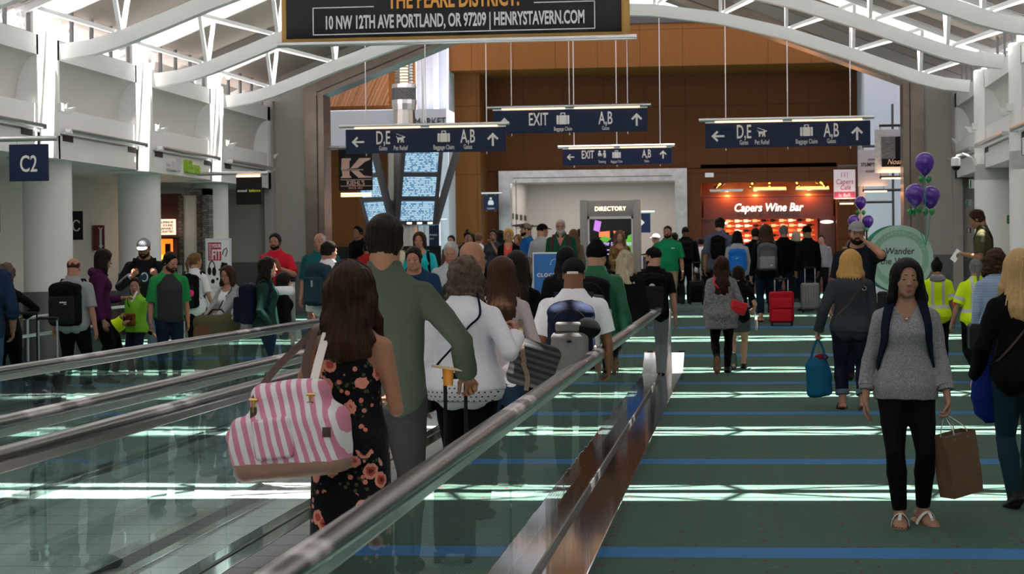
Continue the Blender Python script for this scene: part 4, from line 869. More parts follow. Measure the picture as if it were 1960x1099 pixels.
# ------------------------------------------------------------------ blade signs at the right portal jamb
def hung_panel(label, x0, x1, y, zb, zt, face, barlen, lamp=True):
    t = thing('shop_sign', label, 'sign', ((x0+x1)/2, y, zb)); wd, hh = x1-x0, zt-zb
    m = MB(); m.bx(-wd/2, wd/2, -0.015, 0.015, 0, hh, 0.003); m.build('panel', face, t)
    for z in (hh+0.08, -0.09):
        m = MB(); m.tube([(-wd/2+0.1, 0, z), (wd/2+barlen, 0, z)], 0.03, 10); m.build('bar', DARKM, t, smooth=True)
    for x in (-wd/2+0.12, wd/2-0.12):
        m = MB(); m.tube([(x, 0, hh), (x, 0, hh+0.08)], 0.008, 6); m.tube([(x, 0, 0), (x, 0, -0.09)], 0.008, 6); m.build('hanger', DARKM, t)
    m = MB(); m.tube([(wd/2+barlen, 0, -zb), (wd/2+barlen, 0, 5.2-zb)], 0.03, 10); m.build('post', DARKM, t, smooth=True)
    if lamp:
        m = MB(); m.tube([(-wd/2+0.14, -0.05, -0.12), (wd/2-0.05, -0.05, -0.12)], 0.016, 8); m.build('lamp_tube', TUBE, t)
        area('sign_lamp', ((x0+x1)/2, y-0.12, zb-0.05), (R(160), 0, 0), wd*0.8, 0.05, 1.4, (1.0, 0.6, 0.35))
    return t, wd, hh
CREAM = mat('cream_sign', (0.70, 0.66, 0.72), 0.6); PINKR = mat('crimson_print', (0.45, 0.05, 0.13), 0.6); TAUP = mat('taupe_sign', (0.36, 0.33, 0.35), 0.6)
t, wd, hh = hung_panel('white and crimson hanging cafe sign beside the wine bar', 2.36, 2.88, 49.0, 2.92, 3.63, CREAM, 0.9)
text('Capers', (0, -0.02, 0.36), 0.17, PINKR, t, sx=0.86, shear=0.12); text('Café', (0.02, -0.02, 0.22), 0.16, PINKR, t, sx=0.86, shear=0.12)
m = MB(); m.bx(-0.25, 0.25, -0.02, -0.015, 0.02, 0.17); m.build('crimson_band', PINKR, t); text('le BaR', (0.0, -0.024, 0.05), 0.12, CREAM, t, sx=0.95)
m = MB(); [m.tube([(x, -0.02, 0.52), (x, -0.02, 0.62), (x+0.02, -0.02, 0.65)], 0.006, 5) for x in (-0.07, 0.0, 0.07)]; m.build('glass_marks', PINKR, t)
t, wd, hh = hung_panel('grey-brown hanging coffee sign between the cafe sign and the steel jamb', 2.73, 3.42, 45.5, 3.1, 3.92, TAUP, 0.35)
text('STUMPTOWN', (-0.27, -0.02, 0.45), 0.115, BLACK, t, sx=0.7, align='LEFT', off=0.002); text('COFFEE', (-0.02, -0.02, 0.58), 0.06, BLACK, t, sx=0.9); text('ROASTERS', (-0.02, -0.02, 0.31), 0.07, BLACK, t, sx=0.9)
t, wd, hh = hung_panel('black and white hanging sign with script lettering at the right steel jamb', 2.98, 3.62, 43.6, 3.32, 4.26, mat('marbled_print', (0.62, 0.62, 0.64), 0.3, var=0.5, scale=12, stretch=(1, 1, 5)), 0.2)
m = MB(); m.bx(-0.18, 0.31, -0.02, -0.015, 0.13, 0.78); m.build('inner_print', mat('marbled_dark_print', (0.16, 0.16, 0.17), 0.3, var=0.95, scale=9, stretch=(1, 1, 6)), t)
m = MB(); m.bx(0.12, 0.31, -0.026, -0.02, 0.13, 0.78); m.bx(-0.17, 0.31, -0.026, -0.02, 0.13, 0.30); m.build('black_print', BLACK, t)
text('Nosh', (0.10, -0.03, 0.185), 0.16, mat('peach_print', (0.85, 0.62, 0.48), 0.6), t, sx=0.9, shear=0.3)

# ------------------------------------------------------------------ round sign and balloons
t = thing('round_sign', 'pale green round sign with Wander lettering behind the woman with black hair', 'sign', (2.29, 28.6, floor_z(28.6)))
GRN1 = mat('pale_mint', (0.36, 0.52, 0.46), 0.55); GRN2 = mat('sage_band', (0.22, 0.40, 0.28), 0.55); GRN3 = mat('deep_teal_edge', (0.03, 0.22, 0.15), 0.5); INK = mat('dark_ink', (0.035, 0.025, 0.04), 0.6)
def disc(r, y0, y1, m_, nm, n=64, r0=0.0, cx=0.0, cz=1.46):
    b = MB()
    if r0: 
        vs_ = [(cx+rr*math.cos(2*PI*k/n), y, cz+rr*math.sin(2*PI*k/n)) for y in (y0, y1) for rr in (r0, r) for k in range(n)]
        fs_ = [(n*i+k, n*i+(k+1) % n, n*j+(k+1) % n, n*j+k) for i, j in ((0, 1), (1, 3), (3, 2), (2, 0)) for k in range(n)]; b._add(vs_, fs_)
    else: b.prism([(cx+r*math.cos(2*PI*k/n), cz+r*math.sin(2*PI*k/n)) for k in range(n)], y0, y1)
    return b.build(nm, m_, t)
disc(0.47, 0.0, 0.05, GRN1, 'board'); disc(0.47, 0.06, 0.10, GRN3, 'back_board', cx=-0.07, cz=1.46); disc(0.405, -0.006, 0.0, GRN2, 'band', r0=0.32)
m = MB(); m.bx(-0.05, 0.05, 0.02, 0.05, 0.0, 0.9); m.bx(-0.3, 0.3, -0.2, 0.25, 0.0, 0.03); m.build('stand', ALU, t)
arc = 'WILLAMETTE VALLEY'
for i, ch in enumerate(arc):
    a = R(158-i*(136/(len(arc)-1))); o = text(ch, (0.34*math.cos(a), -0.008, 1.46+0.34*math.sin(a)), 0.056, GRN1, t, off=0.0015, name='arc_letter'); o.rotation_euler = (R(90), -(a-PI/2), 0)
text('Wander', (0.0, -0.004, 1.52), 0.135, INK, t, sx=0.9, shear=0.12, off=0.001); text('the Wine', (-0.04, -0.004, 1.38), 0.135, INK, t, sx=0.9, shear=0.12, off=0.001)
PURB = mat('purple_balloon', (0.085, 0.018, 0.30), 0.22, coat=0.4); GRB = mat('green_balloon', (0.02, 0.26, 0.06), 0.25, coat=0.3); RIB = mat('teal_ribbon', (0.02, 0.28, 0.20), 0.4)
def balloon(name, p, r, m_, label, group, string=None):
    t = thing(name, label, 'balloon', p, 0, group)
    b = MB(); b.lathe([(0.004, -1.28*r), (0.10*r, -1.25*r), (0.42*r, -0.98*r), (0.78*r, -0.55*r), (0.97*r, -0.10*r), (1.0*r, 0.15*r), (0.93*r, 0.5*r), (0.72*r, 0.82*r), (0.42*r, 1.02*r), (0.15*r, 1.1*r), (0.003, 1.11*r)], (0, 0, 0), 28); b.build('skin', m_, t, smooth=True)
    b = MB(); b.lathe([(0.012, -1.27*r), (0.05*r+0.006, -1.38*r)], (0, 0, 0), 10); b.build('knot', m_, t)
    if string:
        b = MB(); b.tube([(0, 0, -1.3*r)]+[Vector(s_)-Vector(p) for s_ in string], 0.006, 6); b.build('ribbon', RIB, t)
by = 28.6
def bp(px, py, y=by): return at(px, py, Y=y)
anch = bp(1772, 470)
for (px, py, lb_) in ((1770, 313, 'purple balloon on top of the right-hand bunch'), (1749, 374, 'purple balloon lower left in the right-hand bunch'), (1784, 376, 'purple balloon lower right in the right-hand bunch')):
    p = bp(px, py); p.y += 0.25*(px == 1784)-0.2*(px == 1749); balloon('balloon', p, 0.142, PURB, lb_, 'purple balloons', [(p.x*0.5+anch.x*0.5, by, p.z-0.5), tuple(anch)])
for k, (px, py) in enumerate(((1763, 343), (1778, 343), (1741, 406), (1750, 405), (1759, 402), (1772, 406), (1783, 405))):
    p = bp(px, py); p.y += -0.06+0.1*(k % 2); balloon('small_balloon', p, 0.043, GRB, 'small green balloon, %s in the right-hand bunch from top to bottom' % ['first', 'second', 'third', 'fourth', 'fifth', 'sixth', 'last'][k], 'small green balloons')
by2 = 46.0
anch2 = at(1649, 520, Y=by2)
for (px, py, lb_) in ((1647, 388, 'purple balloon on top of the distant bunch behind the phone caller'), (1634, 424, 'purple balloon lower left in the distant bunch'), (1661, 424, 'purple balloon lower right in the distant bunch')):
    p = at(px, py, Y=by2); balloon('balloon', p, 0.135, PURB, lb_, 'purple balloons', [tuple(anch2)])
for k, (px, py) in enumerate(((1642, 407), (1653, 407), (1659, 440))):
    p = at(px, py, Y=by2-0.1); balloon('small_balloon', p, 0.05, GRB, 'small green balloon in the distant bunch, %s' % ['upper left', 'upper right', 'lowest'][k], 'small green balloons')

# dome camera and small wall fittings on the right
p = at(1830, 312, Y=36.9)
t = thing('dome_camera', 'white dome security camera on a curved arm on the right wall', 'security camera', p)
m = MB(); m.lathe([(0.02, 0.10), (0.09, 0.09), (0.095, -0.05), (0.08, -0.06)], (0, 0, 0), 24); m.build('housing', WHITE, t, smooth=True)
m = MB(); m.ball((0, 0, -0.06), 0.078, 20); m.build('dome', BLACK, t, smooth=True)
m = MB(); m.tube([(0, 0, 0.09), (0.02, 0, 0.14), (0.12, 0, 0.16), (0.28, 0, 0.10), (0.36, 0, -0.05)], 0.022, 10); m.build('arm', WHITE, t, smooth=True)
for (px, py, y, w_, h_, m_, lb_, cat) in ((1941, 420, 33.0, 0.22, 0.14, BLACK, 'small black wall box on the right white column', 'wall box'), (1861, 352, 40.0, 0.12, 0.18, WHITE, 'white exit sign with green edge beside the right column', 'sign'), (1854, 389, 41.0, 0.1, 0.14, GRYP, 'small grey notice on the right grey wall', 'notice'), (1855, 441, 41.0, 0.07, 0.10, mat('alarm_red', (0.12, 0.01, 0.01), 0.5), 'dark red call point on the right grey wall', 'call point')):
    p = at(px, py, Y=y); t = thing('wall_fitting', lb_, cat, p); m = MB(); m.bx(-w_/2, w_/2, -0.03, 0.03, -h_/2, h_/2, 0.01); m.build('plate', m_, t)
    m = MB(); m.bx(-w_/2+0.01, -w_/2+0.035, -0.035, -0.03, -h_/2+0.01, h_/2-0.01); m.build('edge_strip', GRB if h_ > 0.13 else SIGNW, t)
p = at(421, 163, Y=37.2); t = thing('bracket_camera', 'small white camera on a bracket on top of the third left column', 'security camera', (p.x, p.y, 4.92)); m = MB(); m.tube([(0, 0, 0), (0, 0, 0.12), (0.05, 0, 0.2), (0.12, 0, 0.2)], 0.02, 8); m.build('bracket', WHITE, t); m = MB(); m.ball((0.16, 0, 0.17), 0.05, 12); m.build('head', WHITE, t, smooth=True)

texts_to_mesh()
# ------------------------------------------------------------------ people: implicit surfaces polygonised with surface nets
def A(*x): return np.array(x, dtype=np.float64)
def unit(v):
    v = np.asarray(v, float); n = np.linalg.norm(v); return v/n if n > 1e-9 else v
def rotx(a): c, s = math.cos(a), math.sin(a); return np.array([[1, 0, 0], [0, c, -s], [0, s, c]])
def roty(a): c, s = math.cos(a), math.sin(a); return np.array([[c, 0, s], [0, 1, 0], [-s, 0, c]])
def rotz(a): c, s = math.cos(a), math.sin(a); return np.array([[c, -s, 0], [s, c, 0], [0, 0, 1]])
def smin(a, b, k):
    if k <= 0: return np.minimum(a, b)
    h = np.clip(0.5+0.5*(b-a)/k, 0, 1); return b+(a-b)*h-k*h*(1-h)
def smax(a, b, k): return -smin(-a, -b, k)
class Pr: pass
def prim(fn, lo, hi, k=0.02, op='u'):
    p = Pr(); p.fn, p.lo, p.hi, p.k, p.op = fn, np.array(lo, float), np.array(hi, float), k, op; return p
def cone(a, b, ra, rb, k=0.02, flat0=False, flat1=False, sq=None, op='u'):
    """tapered capsule; flat ends optional; sq=(axis, factor) squashes the section along an axis"""
    a, b = np.asarray(a, float), np.asarray(b, float); d = b-a; L2 = max(d @ d, 1e-9); L = math.sqrt(L2)
    r = max(ra, rb); lo, hi = np.minimum(a, b)-r*1.05, np.maximum(a, b)+r*1.05
    sa = unit(sq[0]) if sq else None
    def f(P):
        pa = P-a; t = np.clip((pa @ d)/L2, 0, 1); q = pa-t[..., None]*d
        if sq is not None:
            u = q @ sa; q = q+(u*(1/sq[1]-1))[..., None]*sa
        D = np.sqrt((q*q).sum(-1))-(ra+(rb-ra)*t)
        if flat1: D = np.maximum(D, (pa @ d)/L-L)
        if flat0: D = np.maximum(D, -(pa @ d)/L)
        return D
    return prim(f, lo, hi, k, op)
def chain(pts, rad, k=0.02, flat1=False):
    """one limb: tapered capsules joined without swelling at the joints"""
    pts = [np.asarray(p, float) for p in pts]; seg = [cone(pts[i], pts[i+1], rad[i], rad[i+1], 0, flat1=flat1 and i == len(pts)-2) for i in range(len(pts)-1)]
    def f(P):
        D = seg[0].fn(P)
        for q in seg[1:]: D = smin(D, q.fn(P), 0.006)
        return D
    return prim(f, np.min([q.lo for q in seg], 0), np.max([q.hi for q in seg], 0), k)
def ell(c, r, M=None, k=0.02, op='u'):
    c, r = np.asarray(c, float), np.asarray(r, float); m = float(r.max())
    def f(P):
        q = P-c
        if M is not None: q = q @ M                  # M columns are the local axes
        u = q/r; n = np.sqrt((u*u).sum(-1)); g = np.sqrt(((u/r)**2).sum(-1))
        return np.where(g > 1e-9, n*(n-1)/np.maximum(g, 1e-9), -float(r.min()))
    ext = m if M is not None else r
    return prim(f, c-ext, c+ext, k, op)
def rbox(c, h, r, M=None, k=0.01, op='u'):
    c, h = np.asarray(c, float), np.asarray(h, float)
    def f(P):
        q = P-c
        if M is not None: q = q @ M
        q = np.abs(q)-(h-r); return np.sqrt((np.maximum(q, 0)**2).sum(-1))+np.minimum(q.max(-1), 0)-r
    e = np.abs(M) @ h if M is not None else h
    return prim(f, c-e, c+e, k, op)
def prof(T, O, zs, a, b, cy, k=0.03, p=2.3, cap=True, cx=None):
    """stack of ellipse-like sections along the local z of frame (T, O)"""
    zs, a, b, cy = [np.asarray(x, float) for x in (zs, a, b, cy)]; cxx = np.zeros_like(zs) if cx is None else np.asarray(cx, float)
    cor = np.array([(x, y, z) for z in (zs[0], zs[-1]) for x in (-a.max()-abs(cxx).max(), a.max()+abs(cxx).max()) for y in ((cy-b).min(), (cy+b).max())]) @ T.T+O
    # smooth interpolation of the profile on a fine table
    zt = np.linspace(zs[0], zs[-1], 200)
    def sm(v):
        y = np.interp(zt, zs, v); kk = np.ones(9)/9; return np.convolve(np.pad(y, 4, mode='edge'), kk, 'valid')
    at_, bt_, ct_, xt_ = sm(a), sm(b), sm(cy), sm(cxx)
    def f(P):
        q = (P-O) @ T; z = q[..., 2]; A_ = np.interp(z, zt, at_); B_ = np.interp(z, zt, bt_); c_ = np.interp(z, zt, ct_); x_ = np.interp(z, zt, xt_)
        n = (np.abs((q[..., 0]-x_)/A_)**p+np.abs((q[..., 1]-c_)/B_)**p)**(1/p)
        D = (n-1)*np.minimum(A_, B_)
        if cap: D = np.maximum(D, np.maximum(z-zs[-1], zs[0]-z))
        return D
    return prim(f, cor.min(0), cor.max(0), k)
_rs = np.random.RandomState(5)
_dirs = _rs.normal(size=(10, 3)); _dirs /= np.linalg.norm(_dirs, axis=1)[:, None]; _ph = _rs.uniform(0, 6.28, 10)
def wob(P, f, seed=0, st=(1, 1, 1)):
    """cheap smooth noise, about -1..1; st stretches the domain"""
    Q = P*np.asarray(st, float)*f+seed*1.7; o = 0
    for i in range(5):
        o = o+np.sin(Q @ _dirs[i]*6.28+_ph[i]+1.3*np.sin(Q @ _dirs[i+5]*4.0+_ph[i+5]))
    return o/3.2
def sdf_mesh(name, prims, vox, material, parent=None, post=None, pad=0.03, zlo=None, slots=None, lo=None, hi=None):
    prims = [p for p in prims if p is not None]
    un = [p for p in prims if p.op == 'u']
    lo = np.min([p.lo for p in un], 0)-pad if lo is None else np.array(lo, float); hi = np.max([p.hi for p in un], 0)+pad if hi is None else np.array(hi, float)
    if zlo is not None: lo[2] = max(lo[2], zlo-2*vox)
    BS = 8; s = BS*vox; nb = np.maximum(1, np.ceil((hi-lo)/s).astype(int)); 
    bi = np.stack(np.meshgrid(*[np.arange(n) for n in nb], indexing='ij'), -1).reshape(-1, 3)
    cen = lo+(bi+0.5)*s-0.5*vox
    def ev(P, blocks):
        D = np.full(P.shape[:-1], 1.0)
        for p in prims:
            m = p.k+0.035+(s/2 if blocks is not None else 0)
            c = blocks if blocks is not None else P
            near = np.all((c >= p.lo-m) & (c <= p.hi+m), -1) if blocks is not None else slice(None)
            if blocks is not None and not near.any(): continue
            Q = P[near]; d = p.fn(Q)
            if p.op == 'u': D[near] = smin(D[near], d, p.k)
            else: D[near] = smax(D[near], -d, p.k)
        if post is not None: D = post(P, D)
        return D
    Dc = ev(cen, None)
    act = np.abs(Dc) < s*0.866*1.35+0.03
    off = np.stack(np.meshgrid(*[np.arange(BS)]*3, indexing='ij'), -1)*vox
    ai = np.nonzero(act)[0]
    arr = np.repeat(np.where(Dc < 0, -1.0, 1.0).astype(np.float32)[:, None], BS**3, 1)
    CH = 1500
    for i in range(0, len(ai), CH):
        ii = ai[i:i+CH]; base = lo+bi[ii]*s
        P = base[:, None, :]+off.reshape(1, -1, 3)
        arr[ii] = ev(P, cen[ii])
    D = arr.reshape(nb[0], nb[1], nb[2], BS, BS, BS).transpose(0, 3, 1, 4, 2, 5).reshape(nb*BS)
    D[0] = D[-1] = 1; D[:, 0] = D[:, -1] = 1; D[:, :, 0] = D[:, :, -1] = 1
    S = (D < 0).astype(np.uint8)
    c = np.zeros(np.array(S.shape)-1, np.uint8)
    for dx in (0, 1):
        for dy in (0, 1):
            for dz in (0, 1): c += S[dx:S.shape[0]-1+dx, dy:S.shape[1]-1+dy, dz:S.shape[2]-1+dz]
    cells = np.argwhere((c > 0) & (c < 8))
    if len(cells) == 0: return None
    idx = np.full(c.shape, -1, np.int32); idx[tuple(cells.T)] = np.arange(len(cells))
    cor = np.array([(x, y, z) for x in (0, 1) for y in (0, 1) for z in (0, 1)])
    V = np.stack([D[tuple((cells+o).T)] for o in cor], 1).astype(np.float64)
    acc = np.zeros((len(cells), 3)); cnt = np.zeros(len(cells))
    for i in range(8):
        for j in range(i+1, 8):
            if np.abs(cor[i]-cor[j]).sum() != 1: continue
            x = (V[:, i] < 0) != (V[:, j] < 0); t = V[x, i]/(V[x, i]-V[x, j])
            acc[x] += cor[i]+t[:, None]*(cor[j]-cor[i]); cnt[x] += 1
    verts = lo+(cells+acc/cnt[:, None])*vox
    quads = []
    for ax in range(3):
        sl0 = [slice(None)]*3; sl1 = [slice(None)]*3; sl0[ax] = slice(0, -1); sl1[ax] = slice(1, None)
        e = np.argwhere(S[tuple(sl0)] != S[tuple(sl1)]); flip = S[tuple(e.T)] == 0
        u, v = (ax+1) % 3, (ax+2) % 3
        du, dv = np.zeros(3, int), np.zeros(3, int); du[u] = 1; dv[v] = 1
        q = np.stack([idx[tuple((e-du-dv).T)], idx[tuple((e-dv).T)], idx[tuple(e.T)], idx[tuple((e-du).T)]], 1)
        q[flip] = q[flip][:, ::-1]; quads.append(q)
    F = np.concatenate(quads); F = F[(F >= 0).all(1)]
    me = bpy.data.meshes.new(name); me.vertices.add(len(verts)); me.vertices.foreach_set('co', verts.astype(np.float32).ravel())
    me.loops.add(F.size); me.loops.foreach_set('vertex_index', F.astype(np.int32).ravel())
    me.polygons.add(len(F)); me.polygons.foreach_set('loop_start', np.arange(0, F.size, 4, dtype=np.int32)); me.polygons.foreach_set('use_smooth', np.ones(len(F), bool))
    for m in (material if isinstance(material, (list, tuple)) else [material]): me.materials.append(m)
    if slots is not None: me.polygons.foreach_set('material_index', slots(verts[F].mean(1)).astype(np.int32))
    me.update(calc_edges=True); me.validate()
    o = bpy.data.objects.new(name, me); C.objects.link(o)
    if parent is not None: o.parent = parent
    return o

# ---- skin, hair and cloth
def skin(tone):
    return mat('skin_'+tone, {'light': (0.42, 0.225, 0.155), 'pink': (0.41, 0.195, 0.135), 'tan': (0.33, 0.16, 0.098), 'brown': (0.21, 0.092, 0.05), 'asian': (0.34, 0.185, 0.125), 'deep': (0.10, 0.045, 0.028)}[tone], 0.55, bump=0.06, scale=60, var=0.10, spec=0.25)
def hairm(tone):
    c = {'black': (0.0045, 0.004, 0.004), 'dark': (0.010, 0.006, 0.004), 'brown': (0.042, 0.018, 0.009), 'redbrown': (0.026, 0.009, 0.005), 'light': (0.15, 0.08, 0.036), 'blonde': (0.46, 0.30, 0.14), 'gold': (0.50, 0.28, 0.085), 'grey': (0.17, 0.16, 0.15), 'white': (0.40, 0.39, 0.38), 'platinum': (0.34, 0.28, 0.20), 'saltbrown': (0.085, 0.058, 0.042)}[tone]
    return mat('hair_'+tone, c, 0.48, bump=0.55, scale=26, var=0.45, stretch=(5, 5, 0.55), spec=0.12)
def cloth(name, col, bump=0.18, scale=70, var=0.10, rough=0.85):
    return mat('cloth_'+name, col, rough, bump=bump, scale=scale, var=var, spec=0.08)
LIPM = mat('lip_skin', (0.30, 0.085, 0.08), 0.4); EYEW = mat('eye_white', (0.33, 0.31, 0.30), 0.25); IRIS = mat('dark_iris', (0.02, 0.012, 0.008), 0.1)
SOLE = mat('rubber_sole', (0.05, 0.05, 0.05), 0.7); WSOLE = mat('white_sole', (0.6, 0.6, 0.58), 0.7); TANS = mat('tan_sole', (0.32, 0.17, 0.08), 0.7)
LEATHER = mat('brown_leather', (0.050, 0.018, 0.011), 0.45, bump=0.1, scale=50)

def ik(a, t, l1, l2, pole):
    a, t = np.asarray(a, float), np.asarray(t, float); d = t-a; L = np.linalg.norm(d); L = min(max(L, abs(l1-l2)+1e-3), (l1+l2)*0.998); u = unit(d)
    x = (l1*l1-l2*l2+L*L)/(2*L); h = math.sqrt(max(l1*l1-x*x, 0)); p = np.asarray(pole, float); p = unit(p-u*(p @ u))
    return a+u*x+p*h, a+u*L

class Fig:
    """skeleton and surface pieces of one person, standing at the origin, facing +y, right hand on +x"""
    def __init__(s, h, sex='m', w=1.0, belly=0.0, lean=0.0, side=0.0, twist=0.0, head=(0, 0, 0), armL='down', armR='down', legs='stand', child=False, bust=0.70, hand=('relax', 'relax'), dz=0.0, lid=0.0022, handdir=(None, None)):
        s.h, s.sex, s.w = h, sex, w; s.lid = lid; f = sex == 'f'; hd = h
        s.u = h/1.75*(1.24 if child else 1.09)*(0.98 if f else 1.0)      # head scale
        if child: s.u = max(s.u, 0.9)
        s.zp = 0.53*h+dz; s.pel = A(0, 0, s.zp)
        s.T = rotz(twist) @ roty(side) @ rotx(-lean)                     # torso frame
        tf = lambda x, y, z: s.pel+s.T @ A(x, y, z*h-0.53*h)
        s.tf = tf
        W = w
        zf = np.array([.455, .49, .52, .56, .60, .64, .68, .72, .757, .782, .803, .823, .842, .862, .88])
        if f:
            a = np.array([.082, .096, .098, .090, .077, .072, .074, .079, .084, .088, .083, .064, .042, .032, .030]); b = np.array([.058, .069, .070, .062, .053, .050, .054, .060, .058, .052, .046, .040, .035, .031, .030])
        else:
            a = np.array([.078, .089, .091, .088, .084, .084, .089, .095, .099, .103, .097, .075, .050, .038, .036]); b = np.array([.055, .064, .066, .063, .060, .060, .064, .067, .065, .058, .051, .045, .040, .037, .036])
        if child: a = a*np.interp(zf, [.45, .8, .83], [.95, .92, .85]); b = b*0.98
        fat = np.interp(zf, [.455, .80, .84], [W, W, 1+(W-1)*0.4])
        cy = np.array([-.004, -.008, -.006, 0, .002, 0, -.004, -.006, -.010, -.012, -.012, -.010, -.008, -.004, 0])
        bb = b*fat+belly*np.exp(-((zf-.595)/.06)**2)*0.5; cy = cy+belly*np.exp(-((zf-.595)/.06)**2)*0.5
        s.zf, s.a, s.b, s.cy = zf, a*fat*h, bb*h, cy*h
        sw = (.0905 if f else .1035)*h*(1+(W-1)*0.7)*(0.9 if child else 1)
        s.sh = {'L': tf(-sw, -.010*h, .777), 'R': tf(sw, -.010*h, .777)}
        l1, l2 = .168*h, .148*h
        s.el, s.wr, s.hd = {}, {}, {}
        for q, sg, arm in (('L', -1, armL), ('R', 1, armR)):
            pole = A(sg*0.35, -1, -0.1)
            if arm == 'down': tgt = s.sh[q]+A(sg*.035*h*(1 if W < 1.1 else 1.5), .015*h, -.308*h)
            elif arm == 'fwd': tgt = s.sh[q]+A(sg*.02*h, .09*h, -.285*h)
            elif arm == 'back': tgt = s.sh[q]+A(sg*.03*h, -.10*h, -.285*h)
            elif arm == 'bent': tgt = s.sh[q]+A(-sg*.03*h, .14*h, -.14*h)
            elif arm == 'strap': tgt = s.sh[q]+A(-sg*.02*h, .12*h, -.07*h); pole = A(sg*0.8, -.2, -1)
            elif arm == 'phone': tgt = s.sh[q]+A(-sg*.035*h, .07*h, .085*h); pole = A(sg*1, .5, -1)
            elif arm == 'belly': tgt = s.sh[q]+A(-sg*.08*h, .13*h, -.19*h)
            elif arm == 'mouth': tgt = s.sh[q]+A(-sg*.085*h, .135*h, .045*h); pole = A(sg*.5, .1, -1)
            else:
                tgt = A(*arm[:3])*h; pole = A(*arm[3:6]) if len(arm) > 3 else pole
            s.el[q], s.wr[q] = ik(s.sh[q], tgt, l1, l2, pole)
        # legs
        s.hp, s.kn, s.an, s.ft = {}, {}, {}, {}
        P = {'stand': ((-.052, .0, .045, 0, .12), (.052, .0, .045, 0, -.12)), 'wide': ((-.085, .0, .045, 0, .15), (.085, .0, .045, 0, -.15)),
             'walkL': ((-.04, .105, .047, .12, .05), (.045, -.12, .085, -.75, -.08)), 'walkR': ((-.045, -.12, .085, -.75, .08), (.04, .105, .047, .12, -.05)),
             'kickL': ((-.045, -.155, .135, -1.15, .05), (.04, .03, .045, 0, -.05)), 'kickR': ((-.04, .03, .045, 0, .05), (.045, -.155, .135, -1.15, -.05))}
        P = P[legs] if isinstance(legs, str) else legs
        for q, sg, L in (('L', -1, P[0]), ('R', 1, P[1])):
            s.hp[q] = s.pel+rotz(twist*0.5) @ A(sg*.050*h*W**.5, -.004*h, -.03*h)
            s.kn[q], s.an[q] = ik(s.hp[q], A(L[0], L[1], L[2])*h, .238*h, .234*h, A(sg*.12, 1, 0))
            s.ft[q] = rotz(L[4]) @ rotx(L[3])
        # head
        s.neck = tf(0, -.004*h, .80); up = s.T @ A(0, 0, 1)
        yaw, pit, rol = head
        s.Hm = rotz(twist*0.5+yaw) @ roty(rol) @ rotx(-pit)
        s.chinp = tf(0, .006*h, .8615); s.hc = s.chinp+s.Hm @ A(0, .012, .105)*s.u
        s.handspec = dict(L=hand[0], R=hand[1]); s.handdir = dict(L=handdir[0], R=handdir[1])
        s.bustk = bust if f and not child else 0
        k = math.sqrt(W); s.rs = [(.032 if not f else .0265)*h*k, (.0275 if not f else .0230)*h*k, (.0218 if not f else .0188)*h*k, (.0225 if not f else .0188)*h*k, (.0150 if not f else .0130)*h]
        s.rl = [.0515*h*k, .0445*h*k, .0310*h*k, .0335*h*k, .0205*h]
        if child: s.rs = [r*0.9 for r in s.rs]; s.rl = [r*0.88 for r in s.rl]
    def torso(s, off=0.0, k=0.03, z0=None, z1=None, grow=None):
        z = s.zf; m = np.ones(len(z), bool)
        g = 0 if grow is None else np.array([grow(v) for v in z])
        o = [prof(s.T, s.pel, (z-.53)*s.h, s.a+off+g, s.b+off+g, s.cy, k)]
        if s.bustk:
            for sg in (-1, 1): o.append(ell(s.tf(sg*.040*s.h, (.046*s.w**.7)*s.h, .727), A(.042, .032, .042)*s.h*s.bustk+off, s.T, 0.05))
        return o
    def seat(s, off=0.0):
        return [ell(s.pel+s.T @ A(sg*.042*s.h, -.036*s.h*s.w**.5, -.025*s.h), A(.052, .046, .055)*s.h*s.w**.5+off, s.T, 0.03) for sg in (-1, 1)]
    def arm(s, q, off=0.0, frac=2.0, k=0.025, flare=0.0):
        """upper arm and forearm; frac counts from the shoulder: 1 = elbow, 2 = wrist"""
        S, E, W_ = s.sh[q], s.el[q], s.wr[q]; r = s.rs; o = []
        mid = (S+E)/2
        if frac <= 1:
            e = S+(E-S)*frac; re = r[0]+(r[2]-r[0])*frac
            o.append(cone(S, e, r[0]+off, re+off+flare, k, flat1=frac < 1))
        else:
            t = frac-1; m2 = E+(W_-E)*0.3; e = E+(W_-E)*t; re = r[3]+(r[4]-r[3])*max(0, (t-.3)/.7)
            o.append(chain([S, mid, E, m2, e], [r[0]+off, r[1]+off, r[2]+off, r[3]+off, re+off+flare], k, flat1=off > 0))
        return o
    def leg(s, q, off=0.0, frac=2.0, k=0.025, flare=0.0, taper=1.0):
        H_, K, N = s.hp[q], s.kn[q], s.an[q]; r = s.rl; o = []; mid = (H_+K)/2
        if frac <= 1:
            e = H_+(K-H_)*frac; o.append(cone(H_, e, r[0]+off, r[0]+(r[2]-r[0])*frac+off+flare, k, flat1=True)); return o
        t = frac-1; m2 = K+(N-K)*0.33-A(0, 0.010, 0)*s.h*0.6
        e = K+(N-K)*min(t, 1.0); re = r[3]+(r[4]-r[3])*max(0, (t-.33)/.67)
        o.append(chain([H_, mid, K, m2, e], [r[0]+off, r[1]+off, r[2]+off, r[3]+off, re*taper+off+flare], k, flat1=off > 0)); return o
